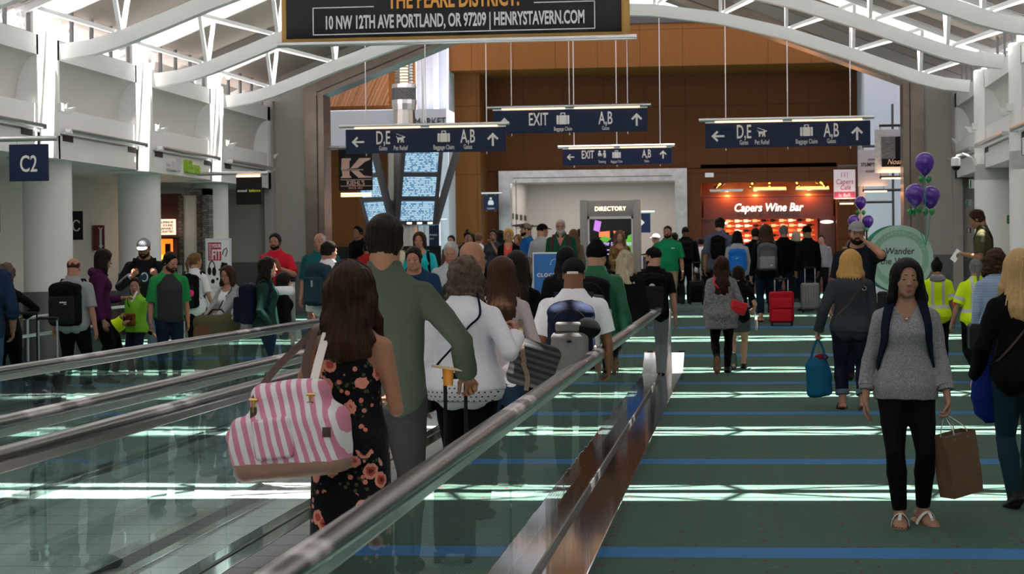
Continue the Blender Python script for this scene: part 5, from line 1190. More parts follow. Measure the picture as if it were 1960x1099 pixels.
    def foot(s, q, off=0.0, grow=1.0):
        N, M = s.an[q], s.ft[q]; L = .150*s.h; h = s.h
        heel = N+M @ A(0, -.028*h, -.024*h); ball = N+M @ A(0, .075*h, -.031*h); toe = N+M @ A(0, .108*h, -.033*h)
        up = M @ A(0, 0, 1)
        return [cone(N, N+M @ A(0, .0, -.02*h), s.rl[4]*0.95+off, s.rl[4]+off, 0.02), cone(heel, ball, .0205*h+off, .026*h+off, .02, sq=(up, .62)), cone(ball, toe, .026*h+off, .019*h+off, .02, sq=(up, .55)), cone(N+M @ A(0, .01*h, -.006*h), ball, .019*h+off, .018*h+off, .02)]
    def hand(s, q):
        """palm, four unequal fingers and a thumb from the side of the palm"""
        W_, E = s.wr[q], s.el[q]; sg = -1 if q == 'L' else 1; f = s.h/1.75*(0.93 if s.sex == 'f' else 1.0)
        d = unit(W_-E) if s.handdir[q] is None else unit(s.handdir[q][:3])
        n = A(-sg, 0.15, 0)                                            # palm faces the thigh
        if abs(d[2]) < 0.6: n = A(-sg*0.35, 0, -1) if d[1] > 0.3 or abs(d[0]) > 0.5 else n
        if s.handdir[q] is not None and len(s.handdir[q]) > 3: n = A(*s.handdir[q][3:6])
        n = unit(n-d*(n @ d)); t = np.cross(d, n)*(1 if q == 'R' else -1)
        if t @ A(0, 1, .5) < 0 and abs(d[2]) > 0.6: t = t
        pose = s.handspec[q]; o = []
        curl = {'relax': (.35, .45, .35), 'grip': (1.15, 1.35, .9), 'flat': (.05, .08, .05), 'half': (.7, .8, .5)}[pose]
        pc = W_+d*.045*f
        o.append(cone(W_-d*.01, W_+d*.025*f, s.rs[4], .021*f, .012, sq=(n, .75)))
        for i, x in enumerate((.028, .009, -.010, -.027)):
            b0 = W_+d*.02*f+t*x*0.55*f; b1 = W_+d*(.086, .090, .087, .079)[i]*f+t*x*f
            o.append(cone(b0, b1, .013*f, .0115*f, .012))
            Ls = [(.040, .024, .019), (.044, .027, .021), (.041, .025, .020), (.032, .020, .017)][i]; p = b1; dd = d; ang = 0
            for j in range(3):
                ang += curl[j]*(1+0.10*(i-1.5)); dd = d*math.cos(ang)+n*math.sin(ang); e = p+dd*Ls[j]*f+t*x*0.06*f
                o.append(cone(p, e, (.0098, .0090, .0082)[j]*f, (.0090, .0082, .0070)[j]*f, .004)); p = e
        th0 = W_+d*.022*f+t*.022*f; td = unit(d*.62+t*.62+n*(.35 if pose != 'flat' else .1)); th1 = th0+td*.040*f
        t2 = unit(d*.85+t*.15+n*(.75 if pose in ('grip', 'half') else .25)); th2 = th1+t2*.032*f; th3 = th2+unit(t2+n*(.6 if pose == 'grip' else .1))*.024*f
        o += [cone(th0, th1, .0145*f, .0115*f, .010), cone(th1, th2, .0112*f, .0100*f, .005), cone(th2, th3, .0100*f, .0078*f, .004)]
        s.hd[q] = W_+d*.10*f+n*.022*f; s.hax = getattr(s, 'hax', {}); s.hax[q] = (d, n, t)
        return o
    def L(s, x, y, z): return s.hc+s.Hm @ (A(x, y, z)*s.u)
    def head(s, lo=False):
        u, M, L = s.u, s.Hm, s.L; f = s.sex == 'f'; o = []
        jw = 0.93 if f else 1.0
        o.append(ell(L(0, -.012, .030), A(.074, .094, .085)*u, M, .02))
        o.append(ell(L(0, .020, -.030), A(.060*jw, .062, .078)*u, M, .03))
        o.append(ell(L(0, .034, -.076), A(.045*jw, .044, .034)*u, M, .025)); o.append(ell(L(0, .066, -.094), A(.019, .014, .015)*u, M, .018))
        if not f: o += [ell(L(sg*.046, .012, -.070), A(.014, .024, .022)*u, M, .02) for sg in (-1, 1)]
        o.append(cone(L(-.034, .074, .019), L(.034, .074, .019), .010*u, .010*u, .014))
        o += [ell(L(sg*.040, .054, -.030), A(.020, .020, .018)*u, M, .022) for sg in (-1, 1)]
        for sg in (-1, 1): o.append(ell(L(sg*.031, .094, .001), A(.0185, .016, .0125)*u, M, .010, 's'))
        o.append(cone(L(0, .078, .006), L(0, .096, -.028), .0075*u, .0100*u, .010))
        o.append(ell(L(0, .101, -.029), A(.0115, .0105, .0095)*u, M, .006)); o += [ell(L(sg*.0115, .094, -.034), A(.0075, .010, .0075)*u, M, .005) for sg in (-1, 1)]
        for sg in (-1, 1):
            o.append(ell(L(sg*.007, .102, -.0405), A(.0032, .005, .003)*u, M, .002, 's'))
            # upper and lower lids over the eyeball
            o.append(ell(L(sg*.031, .0745, .0095-s.lid), A(.0165, .0135, .0060)*u, M, .003)); o.append(ell(L(sg*.031, .0735, -.0120), A(.0155, .0125, .0048)*u, M, .003))
            e = M @ rotz(-sg*0.35)
            o.append(ell(L(sg*.077, -.010, -.004), A(.0075, .019, .032)*u, e, .006)); o.append(ell(L(sg*.084, -.006, .002), A(.005, .011, .020)*u, e, .004, 's'))
        o.append(cone(L(-.017, .0835, -.0622), L(.017, .0835, -.0622), .0055*u, .0055*u, .006)); o.append(ell(L(0, .0875, -.0618), A(.016, .006, .0055)*u, M, .004))
        o.append(ell(L(0, .0855, -.0705), A(.018, .0085, .0065)*u, M, .005)); o.append(cone(L(-.022, .094, -.0660), L(.022, .094, -.0660), .0016*u, .0016*u, .002, op='s'))
        rn = (.031 if f else .037)*s.h*(1+(s.w-1)*0.5)
        o.append(cone(s.neck, L(0, -.028, -.055), rn*1.10, rn*0.98, .02)); o.append(cone(s.tf(0, -.02*s.h, .815), L(0, -.045, -.02), rn*1.0, rn*.95, .02))
        return o
import os
DRAFT = 1.0
def lod(Y):
    return (0.0052 if Y < 10.5 else 0.0062 if Y < 16 else 0.0075 if Y < 24 else 0.009)*DRAFT
def nearface(Y): return Y < 30
def wear_top(F, name, m, parent, vox, off=.013, sleeve=.75, hem=.50, neck='crew', flare=0.0, folds=.004, opening=None, sflare=.012, zneck=None, strapless=False, slots=None, seed=0, slotm=None):
    h = F.h; z = F.zf; zs = [v for v in z if v > hem+0.004]; zs = [hem]+zs
    base = np.interp(zs, z, F.a), np.interp(zs, z, F.b), np.interp(zs, z, F.cy)
    g = np.interp(zs, [hem, max(hem+.10, .60), .72], [flare, flare*0.35, 0]); g2 = g.copy()
    if hem < .49: g2 = g2+np.interp(zs, [hem, .52, .56], [.012, .010, 0])
    # keep the body of the shirt straight below the chest
    mn = np.interp(zs, [hem, .70, .74], [1, 1, 0])*(0.012 if F.sex == 'm' else 0.004)
    pr = [prof(F.T, F.pel, (np.array(zs)-.53)*h, base[0]+off+g+mn, base[1]+off+g2+mn*.7, base[2]-np.interp(zs, [hem, .52, .58], [.004, .003, 0]), .03)]
    if F.bustk: pr += [ell(F.tf(sg*.040*h, (.046*F.w**.7)*h, .727), A(.042, .032, .042)*h*F.bustk+off, F.T, 0.05) for sg in (-1, 1)]
    if hem < .54: pr += F.seat(off+.004)
    if sleeve > 0:
        for q in 'LR': pr += F.arm(q, off*.8, sleeve, .022, flare=sflare)
    zn = {'crew': .853, 'v': .852, 'scoop': .842, 'collar': .862, 'high': .872, 'tank': .834, 'open': .852}[neck]; slp = {'crew': .55, 'v': .40, 'scoop': .55, 'collar': .40, 'high': .15, 'tank': .6, 'open': .2}[neck]
    def post(P, D):
        q = (P-F.pel) @ F.T; x, y, zz = q[..., 0], q[..., 1], q[..., 2]/h+.53
        D = D+folds*(wob(P, 2.6/h, seed, (1, 1, .7))+0.6*wob(P, 6.5/h, seed+3, (1, 1, .8))+0.38*wob(P, 13/h, seed+7, (1.2, 1, .6)))*np.clip((.86-zz)*8, .25, 1)
        cut = (zz-(zn-slp*np.maximum(y/h, -.02)*1.0))*h
        D = np.where(np.abs(x) < .105*h, np.maximum(D, cut*0.8), D)
        if neck == 'v': D = np.maximum(D, -np.maximum(np.abs(x)-.62*(zz-(zneck or .750))*h, -y))
        if neck == 'scoop': D = np.maximum(D, -np.maximum(np.sqrt((x/(.058*h))**2+((zz-.832)/(.05))**2)*.05*h-.05*h, -y))
        if opening is not None:
            wv = np.interp(zz, [o[0] for o in opening], [o[1] for o in opening])*h; D = np.maximum(D, -np.maximum(np.abs(x)-wv, -y-.0))
        if strapless: D = np.maximum(D, (zz-.785)*h)
        return D
    return sdf_mesh(name, pr, vox, m if slotm is None else [m]+slotm, parent, post, slots=slots)
def wear_collar(F, m, parent, vox, rise=.022, spread=.010):
    h = F.h; rn = (.034 if F.sex == 'f' else .040)*h*(1+(F.w-1)*.5)
    z0, z1 = .822, .850+rise/h*0.7
    pr = [prof(F.T, F.pel, (np.array([z0-.012, z0, z1])-.53)*h, np.array([rn+.030, rn+.024, rn+.012]), np.array([rn+.026, rn+.020, rn+.012]), np.array([-.010, -.008, -.002])*h, .01)]
    def post(P, D):
        q = (P-F.pel) @ F.T; x, y, zz = q[..., 0], q[..., 1], q[..., 2]/h+.53
        ins = np.sqrt((x/(rn+.006))**2+((y+.006*h)/(rn+.006))**2)-1
        D = np.maximum(D, -ins*rn); D = np.maximum(D, -np.maximum(np.abs(x)-.5*np.maximum(zz-.80, 0)*h, -y))
        return np.maximum(D, (zz-(z1-.28*y/h))*h)
    return sdf_mesh('collar', pr, vox*0.8, m, parent, post)
def wear_hood(F, m, parent, vox):
    h = F.h; c = F.tf(0, -.055*h, .822)
    return sdf_mesh('hood', [ell(c, A(.070, .034, .042)*h, F.T @ rotx(.35), .03), cone(F.tf(-.05*h, -.02*h, .835), F.tf(-.028*h, .045*h, .805), .020*h, .012*h, .02), cone(F.tf(.05*h, -.02*h, .835), F.tf(.028*h, .045*h, .805), .020*h, .012*h, .02)], vox, m, parent, lambda P, D: D+.004*wob(P, 9))
def wear_pants(F, m, parent, vox, off=.012, frac=1.98, waist=.60, flare=.006, folds=.003, name='trousers', taper=1.0, seed=0):
    h = F.h; z = F.zf; zs = np.array([.452]+[v for v in z if .46 < v < waist]+[waist]); a, b, cy = np.interp(zs, z, F.a), np.interp(zs, z, F.b), np.interp(zs, z, F.cy)
    pr = [prof(F.T, F.pel, (zs-.53)*h, a+off, b+off, cy, .03)]+F.seat(off)+[ell(F.pel+A(0, -.006*h, -.075*h), A(.040, .052, .035)*h, None, .03)]
    for q in 'LR': pr += F.leg(q, off, frac, .03, flare, taper)
    return sdf_mesh(name, pr, vox, m, parent, lambda P, D: D+folds*(wob(P, 3.0/h, seed, (1, 1, .6))+.5*wob(P, 8/h, seed+2)))
def wear_skirt(F, m, parent, vox, off=.014, top=.60, hem=.12, a1=.085, b1=.075, name='skirt', folds=.006, seed=0):
    h = F.h; z = F.zf; zs = np.linspace(hem, top, 9); hip = [v if v > .5 else .5 for v in zs]
    a = np.interp(hip, z, F.a); b = np.interp(hip, z, F.b); cy = np.interp(hip, z, F.cy); t = np.clip((.5-zs)/(.5-hem), 0, 1)
    a = a*(1-t)+a1*h*t+off; b = b*(1-t)+b1*h*t+off
    pr = [prof(F.T, F.pel, (zs-.53)*h, a, b, cy, .03)]+F.seat(off)
    def post(P, D):
        zz = (P[..., 2]-F.pel[2])/h+.53; ang = np.arctan2(P[..., 1], P[..., 0]); return D+folds*np.clip((.52-zz)*4, 0, 1)*np.sin(ang*9+3*np.sin(ang*2+seed))+.003*wob(P, 3/h, seed)
    return sdf_mesh(name, pr, vox, m, parent, post)
def wear_shoes(F, m, parent, vox, sole=SOLE, off=.009, boot=0.0, name='shoe'):
    for q in 'LR':
        pr = F.foot(q, off)
        N, M = F.an[q], F.ft[q]; h = F.h
        if boot: pr.append(cone(N, N+(F.kn[q]-N)*boot, F.rl[4]+off+.004, F.rl[4]+off+.012, .02, flat1=True))
        def post(P, D, N=N, M=M):
            zz = ((P-N) @ M)[..., 2]; D = np.maximum(D, -(zz+.0465*h)); 
            if not boot: D = np.maximum(D, zz-.012*h)
            return D
        sdf_mesh(name, pr, vox*.8, [m, sole], parent, post, slots=lambda c, N=N, M=M: (((c-N) @ M)[:, 2] < -.0365*h).astype(int))
def wear_sandals(F, parent, vox, strap, sole, thick=.016):
    for q in 'LR':
        N, M = F.an[q], F.ft[q]; h = F.h; k = lambda x, y, z: N+M @ A(x*h, y*h, z*h)
        s = sdf_mesh('sandal', [cone(k(0, -.03, -.050), k(0, .075, -.050), .026*h, .033*h, .02, sq=(M @ A(0, 0, 1), .22)), cone(k(0, .075, -.050), k(0, .112, -.050), .033*h, .024*h, .02, sq=(M @ A(0, 0, 1), .22))], .004, [sole, WSOLE], parent, slots=lambda c, N=N, M=M: (((c-N) @ M)[:, 2] < -.0525*h).astype(int))
        n = 14; fw = M @ A(0, 1, 0)
        an = np.linspace(PI*1.02, -PI*.02, n); arc = [k(.0335*math.cos(a), .026+.016*math.sin(a), -.045+.051*math.sin(a)) for a in an]
        ribbon(arc, [M @ A(math.cos(a), 0, math.sin(a)+.15) for a in an], .026, .004, 'strap', strap, s)
        c1 = spline([k(0, .040, .007), k(.001, .058, .000), k(.003, .082, -.012), k(.005, .104, -.036)], 12); ribbon(c1, [M @ A(0, .3, 1)]*len(c1), .018, .004, 'toe_strap', strap, s)
        bk = MB(); bk.ball(tuple(k(.003, .075, -.006)), .006, 8); bk.build('stud', SILV, s, smooth=True)
def hair(F, style, tone, parent, vox, length=.30, width=1.0, wavy=0.0, tag_name='hair', front=True, part=0.0, m=None, seed=0):
    m = m or hairm(tone); u = F.u; t = {'buzz': .004, 'short': .011, 'ring': .0035, 'bob': .020, 'long': .018, 'curly': .028, 'pony': .010, 'bun': .010, 'wave': .022}[style]
    rx = A(.074+t, .094+t, .085+t)*u
    pr = [ell(F.L(0, -.013, .031), rx, F.Hm, .02)]
    long_ = style in ('bob', 'long', 'wave', 'curly')
    if style in ('short', 'pony', 'bun'):
        rn_ = (.031 if F.sex == 'f' else .037)*F.h*(1+(F.w-1)*.5); pr.append(cone(F.L(0, -.040, -.005), F.L(0, -.040, -.085), rn_*1.12+t*.5*u, rn_*.98+t*.4*u, .02))
    long_ = style in ('bob', 'long', 'wave', 'curly')
    yaw = math.atan2(-F.Hm[0, 1], F.Hm[1, 1]); Tz = rotz(yaw)
    if long_:
        Ln = length if style != 'curly' else min(length, .16)
        # the back of the torso, measured from the head centre
        q = F.Hm.T @ (F.tf(0, -F.b[10]-.05*F.h, .76)-F.hc)
        yb = float((Tz.T @ (F.tf(0, -.058*F.h*F.w**.5-.03, .74)-F.hc))[1])
        zs = np.array([-Ln, -Ln*.93, -Ln*.75, -.22*min(1, Ln/.25), -.13*min(1, Ln/.16), -.06, .0, .05, .09])
        aa = np.array([.045, .072, .090, .092, .088, .088, .086, .080, .055])*width*np.where(zs < -.05, 1, 1)+t*0.4
        bb = np.array([.018, .028, .036, .044, .062, .078, .085, .080, .055])+t*.3
        yy = np.interp(zs, [-.6, -.24, -.10, 0, .1], [yb, yb+.01, -.045, -.030, -.02])
        if Ln < .2: yy = np.interp(zs, [-.3, -.10, 0, .1], [-.05, -.045, -.03, -.02])
        pr.append(prof(Tz, F.hc, zs*u, aa*u, bb*u, yy*u, .02, p=2.0))
        if front and Ln > .12:
            for sg in (-1, 1):
                e = min(Ln, .34); pr += [cone(F.L(sg*.072, .010, .02), F.hc+Tz @ (A(sg*.088*width, .005, -.12)*u), .022*u, .030*u, .02), cone(F.hc+Tz @ (A(sg*.088*width, .005, -.12)*u), F.hc+Tz @ (A(sg*.098*width, .012, -e*.92)*u), .030*u, .016*u, .02)]
    if style == 'bun': pr.append(ell(F.L(0, -.055, .125), A(.036, .036, .034)*u, F.Hm, .012))
    if style == 'pony':
        pr += [ell(F.L(0, -.115, .045), A(.022, .022, .022)*u, F.Hm, .015), cone(F.L(0, -.120, .04), F.L(0, -.145, -.04), .020*u, .026*u, .01), cone(F.L(0, -.145, -.04), F.L(.0, -.130, -.04-length*.55), .026*u, .010*u, .01)]
    yk = [-.15, -.065, -.02, .012, .030, .048, .064, .075, .10]
    zk = [-.112, -.098, -.050, -.032, -.004, .035, .062, .078, .082]
    if style in ('buzz', 'ring'): zk = [-.075, -.06, -.03, -.015, .015, .05, .07, .085, .09]
    def post(P, D):
        q = ((P-F.hc) @ F.Hm)/u; x, y, z = q[..., 0], q[..., 1], q[..., 2]
        ang = np.arctan2(x-part, -(y+.01)+1e-6)
        w = (P-F.hc) @ Tz/u
        gr = np.sin(ang*26+3*wob(q, 3.0, seed)+w[..., 2]*6)+.6*np.sin(ang*57+w[..., 2]*11)
        amp = {'buzz': .0004, 'ring': .0006, 'short': .0022, 'pony': .0018, 'bun': .0018}.get(style, .0026)
        D = D+amp*gr*u*np.clip((.115-z)/.05, .15, 1)*(1 if long_ else np.clip((z+.085)/.07, .1, 1))
        if style == 'short': D = D+(.0045*wob(q, 13, seed)-.004*np.clip((z-.05)/.05, 0, 1))*u
        if wavy: D = D+wavy*(np.sin(w[..., 2]*42+2.5*np.sin(ang*4)+ang*3)*.6+wob(q, 9, seed)*.7)*u
        if style == 'curly': D = D+.008*wob(q, 15, seed)*u+.004*np.sin(q[..., 0]*120)*np.sin(q[..., 1]*120)*np.sin(q[..., 2]*120)*u
        zc = np.interp(y, yk, zk)+.005*wob(q, 18, seed+4)*(y < -.02)+.007*wob(q, 22, seed+2)*(y > .03)
        if long_: D = np.maximum(D, (-length+.020*wob(q, 14, seed+1)-w[..., 2])*u)
        if style == 'short': D = D+.009*np.clip((-.035-z)/.06, 0, 1)*u
        if long_:
            ov = (np.abs((x-part*.4)/.0585)**2.6+np.abs((y-.10)/.080)**2.6+np.abs((z+.030)/(.108))**2.6)**(1/2.6)-1       # opening for the face
            D = np.maximum(D, -ov*.06*u)
            nk = np.maximum(np.maximum(np.abs(x)-.052, -(y+.012)), z+.06); D = np.maximum(D, -nk*u)   # and for the throat
            if style == 'curly' or length < .2: D = np.maximum(D, (-(length+.01)-z)*u)
        else: 
            capz = (zc-z)*u
            tail = (style == 'pony')
            D = np.where((y < -.10) & tail, D, np.maximum(D, capz))
        if style == 'ring': D = np.maximum(D, (z-.045-.35*np.abs(x)-.02*np.sin(x*90))*u)
        return D
    return sdf_mesh(tag_name, pr, vox*.85, m, parent, post)
def beard(F, tone, parent, vox, full=True):
    u, M = F.u, F.Hm; t = .0055
    pr = [ell(F.L(0, .020, -.030), (A(.060, .062, .078)+t)*u, M, .03), ell(F.L(0, .034, -.076), (A(.045, .044, .034)+t)*u, M, .025), ell(F.L(0, .066, -.096), (A(.022, .016, .018)+t)*u, M, .018)]
    pr += [ell(F.L(sg*.046, .012, -.070), (A(.014, .024, .022)+t)*u, M, .02) for sg in (-1, 1)]+[cone(F.L(-.022, .084, -.052), F.L(.022, .084, -.052), .0075*u, .0075*u, .004)]
    def post(P, D):
        q = ((P-F.hc) @ M)/u; x, y, z = np.abs(q[..., 0]), q[..., 1], q[..., 2]
        line = np.interp(x, [0, .026, .034, .05, .08], [-.044, -.048, -.066, -.055, -.02]); D = np.maximum(D, (z-line)*u)
        mo = np.sqrt((x/.022)**2+((z+.066)/.010)**2)-1; D = np.maximum(D, -np.maximum(mo*.01, .05-y)*u)
        return np.maximum(D, (-.005-y)*u)+.0012*wob(q, 30)*u
    return sdf_mesh('beard', pr, vox*.7, hairm(tone), parent, post)
def eyes(F, parent, browtone='dark', closed=False):
    for sg in (-1, 1):
        c = F.L(sg*.031, .0725, -.0015); b = MB()
        b.ball((0, 0, 0), .0118*F.u, 14)
        nb = len(b.v); d = F.Hm @ unit(A(0, 1, -.12)); p0 = d*.0074*F.u
        e = b.build('eye', [EYEW], parent, smooth=True); e.location = Vector(c)
        i = MB(); i.ball((0, 0, 0), .0070*F.u, 10); io = i.build('iris', IRIS, e, smooth=True); io.location = Vector(p0)
        br = MB(); pts = [F.L(sg*x, y, z) for x, y, z in ((.011, .0860, .0240), (.021, .0855, .0265), (.034, .079, .0265), (.046, .068, .0200))]
        br.tube([Vector(p) for p in pts], [.0022*F.u, .0028*F.u, .0024*F.u, .0010*F.u], 6); br.build('eyebrow', hairm(browtone), parent, smooth=True)
    lp = [cone(F.L(-.018, .0850, -.0628), F.L(.018, .0850, -.0628), .0045*F.u, .0045*F.u, .006), ell(F.L(0, .0890, -.0625), A(.014, .0055, .0048)*F.u, F.Hm, .004), ell(F.L(0, .0872, -.0700), A(.0165, .0078, .0056)*F.u, F.Hm, .004), cone(F.L(-.022, .0965, -.0662), F.L(.022, .0965, -.0662), .0007*F.u, .0007*F.u, .002, op='s')]
    sdf_mesh('lips', lp, .0022, LIPM, parent, pad=.01)
def cap(F, m, parent, vox, back=False, strap=None, front_m=None, brim=True, tilt=0.0):
    u = F.u; M = F.Hm @ rotz(PI if back else 0) @ rotx(tilt); L = lambda x, y, z: F.hc+F.Hm @ (A(0, -.012, 0)*u)+M @ (A(x, y, z)*u)
    pr = [ell(L(0, 0, .038), A(.086, .106, .088)*u, M, .01)]
    def post(P, D):
        q = ((P-F.hc-F.Hm @ (A(0, -.012, 0)*u)) @ M)/u; x, y, z = q[..., 0], q[..., 1], q[..., 2]
        D = np.maximum(D, (.034-.10*np.maximum(-y, 0)*2.2-z)*u)
        seam = .0012*np.cos(np.arctan2(x, y)*6)**12*u
        if strap is not None:
            D = np.maximum(D, -np.maximum(np.maximum(np.sqrt((x/.040)**2+((z-.012)/.034)**2)-1, 0)*.03+np.where(np.sqrt((x/.040)**2+((z-.012)/.034)**2) < 1, -.01, 0), y+.02)*u)
        return D-seam
    c = sdf_mesh('cap', pr, vox*.8, [m, front_m or m], parent, post, slots=lambda cc: ((((cc-F.hc) @ M)[:, 1]/u > .035)).astype(int))
    if brim: sdf_mesh('brim', [ell(L(0, .118, .036), A(.068, .072, .007)*u, M @ rotx(-.18), .01)], vox*.7, m, c, lambda P, D: np.maximum(D, (.055-((P-F.hc) @ M)[..., 1]/u-0.0)*u))
    b = MB(); b.ball(tuple(L(0, -.005, .126)), .007*u, 8); b.build('button', m, c, smooth=True)
    if strap is not None:
        b = MB(); b.sweep([Vector(L(.080*math.sin(a), -.106*math.cos(a)*0.985+0.0, .004)) for a in np.linspace(-.52, .52, 9)], [(-.001, -.009*u), (.003, -.009*u), (.003, .009*u), (-.001, .009*u)]); b.build('cap_strap', strap, c, smooth=True)
    return c
def beanie(F, m, parent, vox):
    u, M = F.u, F.Hm
    def post(P, D):
        q = ((P-F.hc) @ M)/u; x, y, z = q[..., 0], q[..., 1], q[..., 2]; D = np.maximum(D, (.002+.25*np.minimum(y, .05)-z)*u); ang = np.arctan2(x, y)
        return D-.0015*np.sin(ang*44)*u-np.where(np.abs(z-.022-.25*np.minimum(y, .05)) < .022, .005, 0)*u
    return sdf_mesh('beanie', [ell(F.L(0, -.014, .046), A(.089, .108, .098)*u, M, .01), ell(F.L(0, -.02, .135), A(.04, .05, .03)*u, M, .03)], vox*.7, m, parent, post)
def glasses(F, parent, m=None, sun_up=False):
    u = F.u; b = MB(); dz = .078 if sun_up else .001; dy = -.012 if sun_up else 0
    for sg in (-1, 1):
        b.tube([Vector(F.L(sg*(.031+.021*math.cos(a)), .097+dy, dz+.016*math.sin(a))) for a in np.linspace(0, 2*PI, 17)], .0016*u, 6, cap=False)
        b.tube([Vector(F.L(sg*.052, .095+dy, dz+.006)), Vector(F.L(sg*.078, .07+dy, dz+.008)), Vector(F.L(sg*.083, -.01+dy, dz+.006))], .0016*u, 6)
    b.tube([Vector(F.L(-.010, .099+dy, dz+.004)), Vector(F.L(.010, .099+dy, dz+.004))], .0015*u, 6)
    return b.build('glasses', m or BLACK, parent, smooth=True)

CAST = []
def person(label, px, top, Y, face=0.0, group=None, sex='m', tone='light', w=1.0, hat=0.0, h=None, X=None, z=None, pose=None, feet=True, shoes=BLACK, sole=SOLE, boot=0.0, barefeet=False, vox=None, hairgap=.012, **kw):
    """a standing or walking figure whose crown meets pixel (px, top) at depth Y; returns its skeleton and its body object"""
    p = at(px, top, Y=Y); fz = (0.016 if 'rider' in str(group) else floor_z(Y)) if z is None else z; X = p.x if X is None else X
    hh = (p.z-fz-hat-hairgap) if h is None else h
    F = Fig(hh, sex, w, **kw); v = vox or lod(Y)
    F.Y, F.v, F.fz, F.X = Y, v, fz, X
    pr = F.torso()+F.seat()
    for q in 'LR':
        pr += F.arm(q)+F.hand(q)+F.leg(q)+F.foot(q)
    pr += F.head()
    if barefeet:
        for q, sg in (('L', -1), ('R', 1)):
            N, M = F.an[q], F.ft[q]
            for i, (x, y, r) in enumerate(((-.017, .124, .0085), (-.005, .126, .0066), (.005, .122, .0062), (.014, .116, .0058), (.021, .108, .0054))):
                pr.append(cone(N+M @ (A(sg*x*.8, .098, -.036)*hh), N+M @ (A(sg*x, y, -.0405)*hh), r*hh*.95, r*hh, .005))
    body = sdf_mesh('person', pr, v, skin(tone), None)
    body.location = (X, Y, fz); body.rotation_euler = (0, 0, R(face)); tag(body, label, 'person', group)
    F.body = body; F.face = face
    if not barefeet: wear_shoes(F, shoes, body, v, sole, boot=boot)
    CAST.append((label, round(hh, 2), round(X, 2), Y)); return F
def held(name, label, cat, F, group=None):
    """an Empty that stands where the person stands: things carried or worn as bags are top-level but built in the person's frame"""
    o = thing(name, label, cat, (F.X, F.Y, F.fz), R(F.face), group); return o
def ribbon(pts, nrm, w_, t_, mname, m, parent, closed=False):
    pts = [A(*p) for p in pts]; n = len(pts); vs_, fs_ = [], []
    for i in range(n):
        d = unit(pts[min(i+1, n-1)]-pts[max(i-1, 0)]); nn = np.asarray(nrm[i], float); nn = unit(nn-d*(nn @ d)); sd_ = np.cross(d, nn)
        vs_ += [pts[i]+sd_*a*w_/2+nn*b*t_/2 for a, b in ((-1, -1), (1, -1), (1, 1), (-1, 1))]
    for i in range(n-1):
        for k in range(4): fs_.append((4*i+k, 4*i+(k+1) % 4, 4*i+4+(k+1) % 4, 4*i+4+k))
    fs_ += [(3, 2, 1, 0), tuple(4*(n-1)+k for k in range(4))]
    b = MB(); b._add([tuple(v) for v in vs_], fs_); return b.build(mname, m, parent, smooth=True)
def spline(pts, n=24):
    """Catmull-Rom through pts"""
    P = [A(*p) for p in pts]; P = [2*P[0]-P[1]]+P+[2*P[-1]-P[-2]]; out = []
    m = len(P)-3
    for i in range(m):
        a, b, c, d = P[i:i+4]
        for t in np.linspace(0, 1, max(2, n//m), endpoint=(i == m-1)):
            out.append(.5*((2*b)+(-a+c)*t+(2*a-5*b+4*c-d)*t*t+(-a+3*b-3*c+d)*t**3))
    return out
def torso_pt(F, ang, zf, off):
    """point on the torso surface at angle ang (0 = front, pi/2 = right side) and height zf"""
    a = np.interp(zf, F.zf, F.a)+off; b = np.interp(zf, F.zf, F.b)+off; c = np.interp(zf, F.zf, F.cy)
    sx, cy_ = math.sin(ang), math.cos(ang); r = (abs(sx)**2.3+abs(cy_)**2.3)**(-1/2.3)
    extra = 0
    if F.bustk and cy_ > 0.3: extra = .022*F.h*math.exp(-((zf-.725)/.03)**2)*math.exp(-((abs(ang)-.7)/.5)**2)
    p = F.tf(sx*r*a, c+cy_*r*(b+extra), zf); return p, F.T @ A(sx, cy_, 0)
def shoulder_z(F, x, off):
    k = int(np.argmax(np.where(F.zf > .74, F.a, 0))); zz, aa = F.zf[k:], F.a[k:]+off
    return float(np.interp(-x, -aa, zz))
def pack_straps(F, t, m, off=.020, x=.070, w_=.055, sides=(-1, 1), low=.60):
    h = F.h; x = x*h*F.w**.5
    for sg in sides:
        zt = shoulder_z(F, x, off); pts, nr = [], []
        def add(p, n): pts.append(p); nr.append(n)
        ab = math.asin(min(.9, x/np.interp(.76, F.zf, F.a)))
        p, n = torso_pt(F, sg*(PI-ab*.8), .765, off); add(p, n)
        add(F.tf(sg*x, -.035*h, zt-.012), F.T @ A(0, -.7, .7)); add(F.tf(sg*x, -.006*h, zt+.004), F.T @ A(0, 0, 1)); add(F.tf(sg*x, .028*h, zt-.012), F.T @ A(0, .7, .7))
        p, n = torso_pt(F, sg*ab, .76, off); add(p, n); p, n = torso_pt(F, sg*(ab+.15), .70, off); add(p, n); p, n = torso_pt(F, sg*(ab+.55), .64, off); add(p, n); p, n = torso_pt(F, sg*1.55, low, off); add(p, n); p, n = torso_pt(F, sg*2.2, low-.015, off); add(p, n)
        sp_ = spline(pts, 40); idx = np.linspace(0, len(pts)-1, len(sp_)); nn = [np.array([np.interp(i, range(len(pts)), [q[k] for q in nr]) for k in range(3)]) for i in idx]
        ribbon(sp_, nn, w_, .012, 'strap', m, t)
